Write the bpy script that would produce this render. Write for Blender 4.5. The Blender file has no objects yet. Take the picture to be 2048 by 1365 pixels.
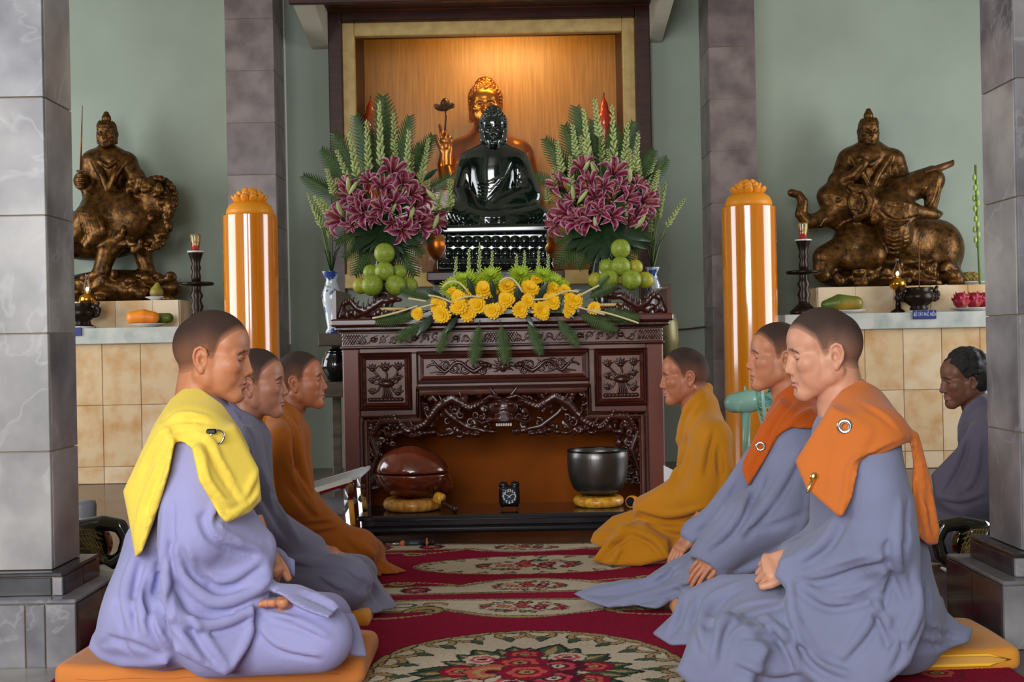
import bpy, bmesh, math, random
import numpy as np
from mathutils import Vector, Matrix, Euler

# ------------------------------------------------------------------ camera, world, light, exposure
F, CZ, ROLL = 2500.0, 0.88, math.radians(1.1)
SC = bpy.context.scene
COL = SC.collection
cam_d = bpy.data.cameras.new('camera'); cam = bpy.data.objects.new('camera', cam_d); COL.objects.link(cam)
cam_d.sensor_width = 36.0; cam_d.lens = F / 2048 * 36.0; cam_d.clip_end = 200
cam.location = (0, 0, CZ); cam.rotation_euler = (Matrix.Rotation(math.pi / 2, 3, 'X') @ Matrix.Rotation(-ROLL, 3, 'Z')).to_euler()
SC.camera = cam
vs = SC.view_settings
vs.view_transform = 'Standard'; vs.look = 'None'; vs.gamma = 1.0; vs.use_curve_mapping = False
vs.exposure = 0.55
wd = bpy.data.worlds.new('world'); SC.world = wd; wd.use_nodes = True
bgn = wd.node_tree.nodes['Background']; bgn.inputs[0].default_value = (0.86, 0.93, 1.0, 1); bgn.inputs[1].default_value = 0.7
def area(name, loc, rot, sx, sy, power, col):
    l = bpy.data.lights.new(name, 'AREA'); l.shape = 'RECTANGLE'; l.size = sx; l.size_y = sy; l.energy = power; l.color = col
    o = bpy.data.objects.new(name, l); COL.objects.link(o); o.location = loc; o.rotation_euler = rot
    return o
# daylight entering by the open front behind the camera and by the openings in the side walls
area('daylight_front', (-1.9, -2.8, 2.25), (math.radians(86), 0, math.radians(-14)), 4.6, 2.3, 300, (0.95, 0.97, 1.0))
area('daylight_left', (-5.0, 6.4, 1.75), (0, math.radians(-90), 0), 2.4, 2.6, 85, (0.95, 0.97, 1.0))
area('daylight_right', (5.0, 6.4, 1.75), (0, math.radians(90), 0), 2.4, 2.6, 85, (0.95, 0.97, 1.0))

# ------------------------------------------------------------------ helpers
def W(px, py, d):
    u, v = px - 1024.0, 682.5 - py
    c, s = math.cos(ROLL), math.sin(ROLL)
    return np.array([(u * c + v * s) * d / F, d, CZ + (-u * s + v * c) * d / F])
def mm(px, d): return px * d / F            # pixels to metres at a distance
def tag(o, label=None, cat=None, group=None, kind=None):
    if label: o['label'] = label
    if cat: o['category'] = cat
    if group: o['group'] = group
    if kind: o['kind'] = kind
    return o
def empty(name, loc=(0, 0, 0), rz=0):
    o = bpy.data.objects.new(name, None); COL.objects.link(o); o.location = loc; o.rotation_euler = (0, 0, rz); o.empty_display_size = 0.05
    return o
def mobj(name, verts, faces, m=None, parent=None, smooth=True, loc=None, cols=None):
    me = bpy.data.meshes.new(name)
    v = np.asarray(verts, dtype=np.float32)
    if loc is not None: v = v - np.asarray(loc, dtype=np.float32)
    f = np.asarray(faces) if len(faces) and all(len(x) == len(faces[0]) for x in (faces[0], faces[-1])) and isinstance(faces, np.ndarray) else None
    if f is not None:
        n, k = f.shape
        me.vertices.add(len(v)); me.vertices.foreach_set('co', v.ravel())
        me.loops.add(n * k); me.loops.foreach_set('vertex_index', f.astype(np.int32).ravel())
        me.polygons.add(n); me.polygons.foreach_set('loop_start', np.arange(0, n * k, k, dtype=np.int32))
        try: me.polygons.foreach_set('loop_total', np.full(n, k, dtype=np.int32))
        except Exception: pass
        me.update(calc_edges=True); me.validate()
    else:
        me.from_pydata([tuple(map(float, x)) for x in v], [], [tuple(int(i) for i in x) for x in faces]); me.update()
    if smooth: me.polygons.foreach_set('use_smooth', np.ones(len(me.polygons), dtype=bool))
    if cols is not None:
        a = me.color_attributes.new('Col', 'FLOAT_COLOR', 'POINT')
        c4 = np.ones((len(v), 4), dtype=np.float32); c4[:, :3] = cols
        a.data.foreach_set('color', c4.ravel())
    if m: me.materials.append(m)
    o = bpy.data.objects.new(name, me); COL.objects.link(o)
    if loc is not None: o.location = loc
    if parent: o.parent = parent
    return o
def dupo(o, parent=None, loc=None, rot=None, sc=None):
    c = o.copy(); COL.objects.link(c)
    if parent is not None: c.parent = parent
    if loc is not None: c.location = loc
    if rot is not None: c.rotation_euler = rot
    if sc is not None: c.scale = sc if hasattr(sc, '__len__') else (sc,) * 3
    return c

class MB:
    """collects simple shapes, build() links them as one mesh"""
    def __init__(s): s.v = []; s.f = []
    def add(s, v, f):
        n = len(s.v); s.v += [tuple(map(float, x)) for x in v]; s.f += [tuple(i + n for i in q) for q in f]; return s
    def box(s, lo, hi, bev=0.0, rot=None, c=None):
        lo, hi = np.minimum(lo, hi), np.maximum(lo, hi)
        b = min(bev, *(0.49 * (hi - lo))) if bev else 0
        if not b:
            v = [(x, y, z) for x in (lo[0], hi[0]) for y in (lo[1], hi[1]) for z in (lo[2], hi[2])]
            f = [(0, 1, 3, 2), (4, 6, 7, 5), (0, 4, 5, 1), (2, 3, 7, 6), (0, 2, 6, 4), (1, 5, 7, 3)]
        else:
            v = []; 
            for x in (0, 1):
                for y in (0, 1):
                    for z in (0, 1):
                        p = np.array([hi[0] if x else lo[0], hi[1] if y else lo[1], hi[2] if z else lo[2]])
                        sg = np.array([1 - 2 * x, 1 - 2 * y, 1 - 2 * z]) * b
                        for a in range(3):
                            q = p + sg; q[a] = p[a]; v.append(q)
            I = lambda x, y, z, a: (x * 4 + y * 2 + z) * 3 + a
            f = []
            for a in range(3):
                o1, o2 = [(1, 2), (2, 0), (0, 1)][a]
                for e in (0, 1):
                    q = []
                    for (g, h) in ((0, 0), (1, 0), (1, 1), (0, 1)):
                        t = [0, 0, 0]; t[a] = e; t[o1] = g; t[o2] = h; q.append(I(*t, a))
                    f.append(tuple(q if e else q[::-1]))
            for a in range(3):
                o1, o2 = [(1, 2), (2, 0), (0, 1)][a]
                for g in (0, 1):
                    for h in (0, 1):
                        t0 = [0, 0, 0]; t1 = [0, 0, 0]; t0[o1] = t1[o1] = g; t0[o2] = t1[o2] = h; t1[a] = 1
                        q = (I(*t0, o1), I(*t1, o1), I(*t1, o2), I(*t0, o2)); f.append(q if (g + h) % 2 else q[::-1])
            for x in (0, 1):
                for y in (0, 1):
                    for z in (0, 1):
                        q = (I(x, y, z, 0), I(x, y, z, 1), I(x, y, z, 2)); f.append(q if (x + y + z) % 2 else q[::-1])
        if rot is not None:
            cc = (lo + hi) / 2 if c is None else np.asarray(c); R = np.array(rot)
            v = [R @ (np.array(p) - cc) + cc for p in v]
        return s.add(v, f)
    def lathe(s, prof, c=(0, 0, 0), n=24, cap=True, axis=None):
        v = []; f = []; m = len(prof); c = np.asarray(c, float)
        R = np.eye(3)
        if axis is not None:
            R = np.array(Vector((0, 0, 1)).rotation_difference(Vector(axis)).to_matrix())
        for (r, z) in prof:
            for i in range(n):
                a = 2 * math.pi * i / n; v.append(R @ np.array([r * math.cos(a), r * math.sin(a), z]) + c)
        for j in range(m - 1):
            for i in range(n):
                k = (i + 1) % n; f.append((j * n + i, j * n + k, (j + 1) * n + k, (j + 1) * n + i))
        if cap:
            f.append(tuple(range(n))[::-1]); f.append(tuple((m - 1) * n + i for i in range(n)))
        return s.add(v, f)
    def tube(s, pts, r, n=8, closed=False, flat=1.0, up=(0, 0, 1), cap=True):
        P = [np.asarray(p, float) for p in pts]; m = len(P)
        R = r if hasattr(r, '__len__') else [r] * m
        v = []; f = []; up = np.asarray(up, float)
        for i, p in enumerate(P):
            t = (P[(i + 1) % m] - P[i - 1]) if closed else (P[min(i + 1, m - 1)] - P[max(i - 1, 0)])
            t = t / (np.linalg.norm(t) + 1e-9)
            a = np.cross(t, up)
            if np.linalg.norm(a) < 1e-3: a = np.cross(t, (1, 0, 0.1))
            a /= np.linalg.norm(a); b = np.cross(a, t)
            for j in range(n):
                g = 2 * math.pi * j / n; v.append(p + R[i] * (a * math.cos(g) + b * math.sin(g) * flat))
        for i in range(m if closed else m - 1):
            for j in range(n):
                k = (j + 1) % n; i2 = (i + 1) % m
                f.append((i * n + j, i * n + k, i2 * n + k, i2 * n + j))
        if not closed and cap:
            f.append(tuple(range(n))[::-1]); f.append(tuple((m - 1) * n + j for j in range(n)))
        return s.add(v, f)
    def ell(s, c, r, n=12, m=8, rot=None):
        v = []; f = []; c = np.asarray(c, float); r = np.ones(3) * np.asarray(r, float)
        R = np.eye(3) if rot is None else np.array(rot)
        for j in range(m + 1):
            t = math.pi * j / m
            for i in range(n):
                a = 2 * math.pi * i / n
                v.append(R @ (r * np.array([math.sin(t) * math.cos(a), math.sin(t) * math.sin(a), -math.cos(t)])) + c)
        for j in range(m):
            for i in range(n):
                k = (i + 1) % n; f.append((j * n + i, j * n + k, (j + 1) * n + k, (j + 1) * n + i))
        return s.add(v, f)
    def prism(s, poly, y0, y1, bev=0.0):
        """polygon in x,z extruded along y (y0 = front)"""
        n = len(poly); P = np.array(poly, float)
        ar = 0.5 * sum(P[i][0] * P[(i + 1) % n][1] - P[(i + 1) % n][0] * P[i][1] for i in range(n))
        if ar < 0: P = P[::-1]
        v = []
        if bev:
            E = np.roll(P, -1, 0) - P; E /= np.linalg.norm(E, axis=1)[:, None] + 1e-9
            N = np.stack([-E[:, 1], E[:, 0]], 1); B = N + np.roll(N, 1, 0); B /= np.maximum(np.linalg.norm(B, axis=1), .35)[:, None]
            Q = P + B * bev
            v += [(x, y0, z) for x, z in Q]; v += [(x, y0 + bev, z) for x, z in P]; v += [(x, y1, z) for x, z in P]
            L = 3
        else:
            v += [(x, y0, z) for x, z in P]; v += [(x, y1, z) for x, z in P]; L = 2
        f = [tuple(range(n)), tuple((L - 1) * n + i for i in range(n))[::-1]]
        for l in range(L - 1):
            for i in range(n):
                k = (i + 1) % n; f.append((l * n + k, l * n + i, (l + 1) * n + i, (l + 1) * n + k))
        return s.add(v, f)
    def build(s, name, m=None, parent=None, smooth=False, loc=None, sharp=None):
        o = mobj(name, s.v, s.f, m, parent, smooth or sharp is not None, loc)
        if sharp is not None:
            try: o.data.set_sharp_from_angle(angle=math.radians(sharp))
            except Exception: pass
        return o

# ------------------------------------------------------------------ materials
def mat(name, col, rough=0.6, metal=0.0, var=0.0, vscale=8.0, bump=0.0, bscale=60.0, coat=0.0, attr=False, sheen=0.0, spec=0.5,
        col2=None, stretch=(1, 1, 1), emit=None, sub=0.0, vdet=4.0, trans=0.0, ior=1.45, alpha=1.0, lo=0.35, hi=0.65, vein=None):
    m = bpy.data.materials.new(name); m.use_nodes = True; nt = m.node_tree; N = nt.nodes; L = nt.links
    b = N['Principled BSDF']
    b.inputs['Roughness'].default_value = rough; b.inputs['Metallic'].default_value = metal
    b.inputs['Coat Weight'].default_value = coat; b.inputs['Coat Roughness'].default_value = 0.06
    b.inputs['Sheen Weight'].default_value = sheen; b.inputs['Specular IOR Level'].default_value = spec
    b.inputs['Transmission Weight'].default_value = trans; b.inputs['IOR'].default_value = ior; b.inputs['Alpha'].default_value = alpha
    if sub: b.inputs['Subsurface Weight'].default_value = sub; b.inputs['Subsurface Radius'].default_value = (0.012, 0.005, 0.003); b.inputs['Subsurface Scale'].default_value = 0.6
    c4 = (*col, 1)
    b.inputs['Base Color'].default_value = c4
    tc = N.new('ShaderNodeTexCoord'); mp = N.new('ShaderNodeMapping'); L.new(tc.outputs['Object'], mp.inputs[0]); mp.inputs['Scale'].default_value = stretch
    src = None
    if attr:
        at = N.new('ShaderNodeVertexColor'); at.layer_name = 'Col'; src = at.outputs[0]
    if var or col2:
        nz = N.new('ShaderNodeTexNoise'); nz.inputs['Scale'].default_value = vscale; nz.inputs['Detail'].default_value = vdet; L.new(mp.outputs[0], nz.inputs['Vector'])
        mr = N.new('ShaderNodeMapRange'); L.new(nz.outputs['Fac'], mr.inputs[0]); mr.inputs[1].default_value = lo; mr.inputs[2].default_value = hi
        mx = N.new('ShaderNodeMix'); mx.data_type = 'RGBA'; L.new(mr.outputs[0], mx.inputs[0])
        if src is not None:
            mx.blend_type = 'MULTIPLY'; L.new(src, mx.inputs[6]); mx.inputs[7].default_value = (1 - var,) * 3 + (1,)
        else:
            mx.inputs[6].default_value = c4
            mx.inputs[7].default_value = (*(col2 if col2 else [c * (1 - var) for c in col]), 1)
        src = mx.outputs[2]
    if vein:
        nv = N.new('ShaderNodeTexNoise'); nv.inputs['Scale'].default_value = vein[3]; nv.inputs['Detail'].default_value = 5; nv.inputs['Distortion'].default_value = 0.6; L.new(mp.outputs[0], nv.inputs['Vector'])
        sb = N.new('ShaderNodeMath'); sb.operation = 'SUBTRACT'; sb.inputs[1].default_value = 0.5; L.new(nv.outputs['Fac'], sb.inputs[0])
        ab = N.new('ShaderNodeMath'); ab.operation = 'ABSOLUTE'; L.new(sb.outputs[0], ab.inputs[0])
        mv = N.new('ShaderNodeMapRange'); mv.inputs[1].default_value = 0.0; mv.inputs[2].default_value = vein[4]; mv.inputs[3].default_value = 0.28; mv.inputs[4].default_value = 0.0; L.new(ab.outputs[0], mv.inputs[0])
        xv = N.new('ShaderNodeMix'); xv.data_type = 'RGBA'; L.new(mv.outputs[0], xv.inputs[0]); L.new(src, xv.inputs[6]); xv.inputs[7].default_value = (*vein[:3], 1); src = xv.outputs[2]
    if src is not None: L.new(src, b.inputs['Base Color'])
    if bump:
        nb = N.new('ShaderNodeTexNoise'); nb.inputs['Scale'].default_value = bscale; nb.inputs['Detail'].default_value = 5; L.new(mp.outputs[0], nb.inputs['Vector'])
        bp = N.new('ShaderNodeBump'); bp.inputs['Strength'].default_value = bump; bp.inputs['Distance'].default_value = 0.01
        L.new(nb.outputs['Fac'], bp.inputs['Height']); L.new(bp.outputs[0], b.inputs['Normal'])
    if emit:
        b.inputs['Emission Color'].default_value = (*emit[:3], 1); b.inputs['Emission Strength'].default_value = emit[3]
    return m
def lin(r, g, b):
    f = lambda c: (c / 255 / 12.92) if c <= 10 else ((c / 255 + 0.055) / 1.055) ** 2.4
    return (f(r), f(g), f(b))

# ------------------------------------------------------------------ implicit surfaces (smooth unions, surface nets)
class SDF:
    def __init__(s, lo, hi, h):
        s.lo = np.asarray(lo, float); s.h = h
        n = np.maximum(np.ceil((np.asarray(hi, float) - s.lo) / h).astype(int) + 1, 4)
        s.ax = [(s.lo[i] + h * np.arange(n[i])).astype(np.float32) for i in range(3)]
        s.D = np.full(tuple(n), 1.0, dtype=np.float32)
    def sub(s, lo, hi):
        sl = []
        for i in range(3):
            a = int(np.floor((lo[i] - s.lo[i]) / s.h)); b = int(np.ceil((hi[i] - s.lo[i]) / s.h)) + 1
            a = max(a, 0); b = min(b, len(s.ax[i]))
            if b <= a: return None
            sl.append(slice(a, b))
        return tuple(sl)
    def grid(s, sl):
        return s.ax[0][sl[0]][:, None, None], s.ax[1][sl[1]][None, :, None], s.ax[2][sl[2]][None, None, :]
    def op(s, fn, lo, hi, k=0.0, cut=False, inter=False):
        g = k + 3 * s.h
        sl = s.sub(np.asarray(lo) - g, np.asarray(hi) + g)
        if sl is None: return s
        d = fn(*s.grid(sl)).astype(np.float32); A = s.D[sl]
        if cut: d = -d
        if k > 0:
            t = np.clip(k - np.abs(A - d), 0, None); t = t * t * (0.25 / k)
            s.D[sl] = (np.maximum(A, d) + t) if cut else (np.minimum(A, d) - t)
        else: s.D[sl] = np.maximum(A, d) if cut else np.minimum(A, d)
        return s
    def ell(s, c, r, k=0.0, cut=False, rot=None):
        c = np.asarray(c, float); r = np.ones(3) * np.asarray(r, float)
        if rot is not None:
            R = np.asarray(rot, float); e = np.abs(R) @ r
        else: R = None; e = r
        def fn(X, Y, Z):
            x, y, z = X - c[0], Y - c[1], Z - c[2]
            if R is not None:
                x, y, z = R[0, 0] * x + R[1, 0] * y + R[2, 0] * z, R[0, 1] * x + R[1, 1] * y + R[2, 1] * z, R[0, 2] * x + R[1, 2] * y + R[2, 2] * z
            q = np.sqrt((x / r[0]) ** 2 + (y / r[1]) ** 2 + (z / r[2]) ** 2); w = np.sqrt((x / r[0] ** 2) ** 2 + (y / r[1] ** 2) ** 2 + (z / r[2] ** 2) ** 2)
            return q * (q - 1) / np.maximum(w, 1e-6)
        return s.op(fn, c - e, c + e, k, cut)
    def rc(s, a, b, ra, rb=None, k=0.0, cut=False, sy=1.0):
        rb = ra if rb is None else rb
        a, b = np.asarray(a, float), np.asarray(b, float); ba = b - a; bb = max(float(ba @ ba), 1e-12)
        def fn(X, Y, Z):
            x, y, z = X - a[0], Y - a[1], Z - a[2]
            t = np.clip((x * ba[0] + y * ba[1] + z * ba[2]) / bb, 0, 1)
            return np.sqrt((x - t * ba[0]) ** 2 + ((y - t * ba[1]) / sy) ** 2 + (z - t * ba[2]) ** 2) - (ra + (rb - ra) * t)
        m = max(ra, rb); e = np.array([m, m * max(sy, 1), m])
        return s.op(fn, np.minimum(a, b) - e, np.maximum(a, b) + e, k, cut)
    def chain(s, pts, rs, k=0.0, cut=False, sy=1.0):
        rs = rs if hasattr(rs, '__len__') else [rs] * len(pts)
        if len(pts) > 2 and not cut and k > 0:      # union the chain first so joints do not bulge
            P = [np.asarray(p, float) for p in pts]; m = max(rs); e = np.array([m, m * max(sy, 1), m])
            def fn(X, Y, Z):
                D = None
                for i in range(len(P) - 1):
                    ba = P[i + 1] - P[i]; bb = max(float(ba @ ba), 1e-12); x, y, z = X - P[i][0], Y - P[i][1], Z - P[i][2]
                    t = np.clip((x * ba[0] + y * ba[1] + z * ba[2]) / bb, 0, 1)
                    d = np.sqrt((x - t * ba[0]) ** 2 + ((y - t * ba[1]) / sy) ** 2 + (z - t * ba[2]) ** 2) - (rs[i] + (rs[i + 1] - rs[i]) * t)
                    D = d if D is None else np.minimum(D, d)
                return D
            return s.op(fn, np.min(P, 0) - e, np.max(P, 0) + e, k)
        for i in range(len(pts) - 1): s.rc(pts[i], pts[i + 1], rs[i], rs[i + 1], k, cut, sy)
        return s
    def box(s, c, r, rd=0.0, k=0.0, cut=False, rot=None):
        c = np.asarray(c, float); r = np.asarray(r, float) - rd; R = None if rot is None else np.asarray(rot, float)
        def fn(X, Y, Z):
            x, y, z = X - c[0], Y - c[1], Z - c[2]
            if R is not None:
                x, y, z = R[0, 0] * x + R[1, 0] * y + R[2, 0] * z, R[0, 1] * x + R[1, 1] * y + R[2, 1] * z, R[0, 2] * x + R[1, 2] * y + R[2, 2] * z
            x, y, z = np.abs(x) - r[0], np.abs(y) - r[1], np.abs(z) - r[2]
            return np.sqrt(np.maximum(x, 0) ** 2 + np.maximum(y, 0) ** 2 + np.maximum(z, 0) ** 2) + np.minimum(np.maximum(x, np.maximum(y, z)), 0) - rd
        e = (np.abs(R) @ (r + rd)) if R is not None else r + rd
        return s.op(fn, c - e, c + e, k, cut)
    def pix(s, sl):
        X, Y, Z = s.grid(sl); a = X * F / Y; b = (Z - CZ) * F / Y
        c, q = math.cos(ROLL), math.sin(ROLL)
        return 1024 + a * c - b * q, 682.5 - (a * q + b * c), Y
    def panel(s, poly, dep, th, k=0.0, cut=False, rd=0.0):
        """cloth panel: outline traced in picture coordinates, given its own distance (plane fitted through the depths) and thickness"""
        P = np.array([p[:2] for p in poly], float); n = len(P)
        dp = np.array([p[2] if len(p) > 2 else 0 for p in poly], float) + dep
        A = np.c_[P, np.ones(n)]; co = np.linalg.lstsq(A, dp, rcond=None)[0]
        w = np.array([W(P[i][0], P[i][1], dp[i]) for i in range(n)])
        lo = w.min(0) - th * 1.5 - rd; hi = w.max(0) + th * 1.5 + rd
        g = k + 3 * s.h
        sl = s.sub(lo - g, hi + g)
        if sl is None: return s
        PX, PY, Y = s.pix(sl)
        d2 = polyd(P, PX, PY) * (dep / F)
        dy = np.abs(Y - (co[0] * PX + co[1] * PY + co[2])) - th
        d2 = d2 + rd; dy = dy + rd
        d = np.sqrt(np.maximum(d2, 0) ** 2 + np.maximum(dy, 0) ** 2) + np.minimum(np.maximum(d2, dy), 0) - rd
        B = s.D[sl]
        if cut: d = -d
        if k > 0:
            t = np.clip(k - np.abs(B - d), 0, None); t = t * t * (0.25 / k)
            s.D[sl] = (np.maximum(B, d) + t) if cut else (np.minimum(B, d) - t)
        else: s.D[sl] = np.maximum(B, d) if cut else np.minimum(B, d)
        return s
    def clip(s, poly, dep, rd=0.0):
        """keep only what lies inside a traced outline"""
        sl = tuple(slice(0, len(a)) for a in s.ax)
        PX, PY, Y = s.pix(sl)
        d2 = polyd(np.array(poly, float), PX, PY) * (dep / F)
        s.D = np.maximum(s.D, d2.astype(np.float32)); return s
    def hit(s, px, py, near=None):
        ys = s.ax[1]; ys = ys if near is None else ys[ys >= near]
        pts = np.array([W(px, py, y) for y in ys])
        v = s.sample(pts); i = np.argmax(v < 0)
        if v[i] >= 0: return None
        if i == 0: return pts[0]
        t = v[i - 1] / (v[i - 1] - v[i] + 1e-9); return pts[i - 1] + t * (pts[i] - pts[i - 1])
    def sample(s, p):
        q = (np.asarray(p) - s.lo) / s.h; n = np.array(s.D.shape)
        q = np.clip(q, 0, n - 1.001); i = q.astype(int); f = q - i; r = 0
        for dx in (0, 1):
            for dy in (0, 1):
                for dz in (0, 1):
                    w = (f[:, 0] if dx else 1 - f[:, 0]) * (f[:, 1] if dy else 1 - f[:, 1]) * (f[:, 2] if dz else 1 - f[:, 2])
                    r = r + w * s.D[i[:, 0] + dx, i[:, 1] + dy, i[:, 2] + dz]
        return r
    def stroke(s, pts, r, k=0.012, cut=False, sink=0.5, step=10, r1=None, pair=0.0):
        """a fold: a ridge (or groove) laid on the surface along a traced line; r in metres, tapered at both ends"""
        P = np.array([p[:2] for p in pts], float)
        if len(P) > 2: P = smooth_line(P)
        L = np.r_[0, np.cumsum(np.linalg.norm(np.diff(P, axis=0), axis=1))]
        m = max(int(L[-1] / step), 2); t = np.linspace(0, L[-1], m)
        Q = np.c_[np.interp(t, L, P[:, 0]), np.interp(t, L, P[:, 1])]
        hs = [s.hit(x, y) for x, y in Q]
        w = [(h, i / (m - 1)) for i, h in enumerate(hs) if h is not None]
        if len(w) < 2: return s
        pts3 = []; rr = []
        for h, u in w:
            e = min(u, 1 - u) * 2; rad = r * (0.35 + 0.65 * min(1, e * 1.6))
            if r1 is not None: rad = (r + (r1 - r) * u)
            pts3.append(h + np.array([0, rad * (sink if not cut else -sink * 0.4), 0])); rr.append(rad)
        if pair and not cut:
            Pn = np.gradient(P, axis=0); Pn = np.c_[-Pn[:, 1], Pn[:, 0]]; Pn /= np.linalg.norm(Pn, axis=1)[:, None] + 1e-9; Pn *= np.where(Pn[:, 1:] < 0, -1, 1)
            s.stroke(P + Pn * (r * 1.7 * F / pts3[0][1]), r * pair, k, True, sink, step)
        for i in range(len(pts3) - 1):
            if abs(pts3[i + 1][1] - pts3[i][1]) < 0.03: s.rc(pts3[i], pts3[i + 1], rr[i], rr[i + 1], k, cut)
        return s
    def mesh(s, relax=2):
        D = s.D; h = s.h
        D[0] = D[-1] = 1; D[:, 0] = D[:, -1] = 1; D[:, :, 0] = D[:, :, -1] = 1
        nx, ny, nz = D.shape; I = D < 0
        cnt = np.zeros((nx - 1, ny - 1, nz - 1), np.int8)
        for a in (0, 1):
            for b in (0, 1):
                for c in (0, 1): cnt += I[a:nx - 1 + a, b:ny - 1 + b, c:nz - 1 + c]
        act = np.argwhere((cnt > 0) & (cnt < 8))
        idx = np.full(cnt.shape, -1, np.int64); idx[tuple(act.T)] = np.arange(len(act))
        acc = np.zeros((len(act), 3)); num = np.zeros(len(act))
        cv = {}
        for a in (0, 1):
            for b in (0, 1):
                for c in (0, 1): cv[a, b, c] = D[act[:, 0] + a, act[:, 1] + b, act[:, 2] + c]
        for e in range(3):
            for g in (0, 1):
                for q in (0, 1):
                    o = [g, q]; o.insert(e, 0); p0 = tuple(o); o[e] = 1; p1 = tuple(o)
                    v0, v1 = cv[p0], cv[p1]; m = (v0 < 0) != (v1 < 0)
                    t = np.where(m, v0 / np.where(m, v0 - v1, 1), 0)
                    p = np.tile(np.array(p0, float), (len(act), 1)); p[:, e] = t
                    acc[m] += p[m]; num[m] += 1
        V = (act + acc / num[:, None]) * h + s.lo
        Q = []
        for e in range(3):
            u, w = [(1, 2), (2, 0), (0, 1)][e]
            sl0 = [slice(None)] * 3; sl1 = [slice(None)] * 3; sl0[e] = slice(0, -1); sl1[e] = slice(1, None)
            A, B = I[tuple(sl0)], I[tuple(sl1)]
            E = np.argwhere(A != B)
            ok = (E[:, u] > 0) & (E[:, w] > 0) & (E[:, u] < D.shape[u] - 1) & (E[:, w] < D.shape[w] - 1); E = E[ok]
            fl = A[tuple(E.T)]
            def at(du, dw):
                c = E.copy(); c[:, u] += du; c[:, w] += dw; return idx[tuple(c.T)]
            q = np.stack([at(-1, -1), at(0, -1), at(0, 0), at(-1, 0)], 1)
            q[~fl] = q[~fl][:, ::-1]; Q.append(q)
        Q = np.concatenate(Q)
        for _ in range(relax):
            S = np.zeros_like(V); n = np.zeros(len(V))
            for i in range(4):
                a, b = Q[:, i], Q[:, (i + 1) % 4]
                for c in range(3): S[:, c] += np.bincount(a, V[b, c], len(V)) + np.bincount(b, V[a, c], len(V))
                n += np.bincount(a, minlength=len(V)) + np.bincount(b, minlength=len(V))
            V = 0.45 * V + 0.55 * S / np.maximum(n, 1)[:, None]
        return V, Q
def smooth_line(P, n=6):
    P = np.asarray(P, float); out = []
    m = len(P)
    for i in range(m - 1):
        p0, p1, p2, p3 = P[max(i - 1, 0)], P[i], P[i + 1], P[min(i + 2, m - 1)]
        for j in range(n):
            t = j / n
            out.append(0.5 * ((2 * p1) + (-p0 + p2) * t + (2 * p0 - 5 * p1 + 4 * p2 - p3) * t * t + (-p0 + 3 * p1 - 3 * p2 + p3) * t ** 3))
    out.append(P[-1]); return np.array(out)
def polyd(P, X, Y):
    d = None; ins = None; n = len(P)
    for i in range(n):
        a, b = P[i], P[(i + 1) % n]; e = b - a; wx, wy = X - a[0], Y - a[1]
        t = np.clip((wx * e[0] + wy * e[1]) / max(e @ e, 1e-9), 0, 1)
        q = (wx - e[0] * t) ** 2 + (wy - e[1] * t) ** 2
        d = q if d is None else np.minimum(d, q)
        c = ((a[1] > Y) != (b[1] > Y)) & (X < (b[0] - a[0]) * (Y - a[1]) / ((b[1] - a[1]) if abs(b[1] - a[1]) > 1e-9 else 1e-9) + a[0])
        ins = c if ins is None else ins ^ c
    return np.where(ins, -1, 1) * np.sqrt(d)
def rotm(ax, deg): return np.array(Matrix.Rotation(math.radians(deg), 3, ax))
def sstep(a, b, x): t = np.clip((x - a) / (b - a), 0, 1); return t * t * (3 - 2 * t)
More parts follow.
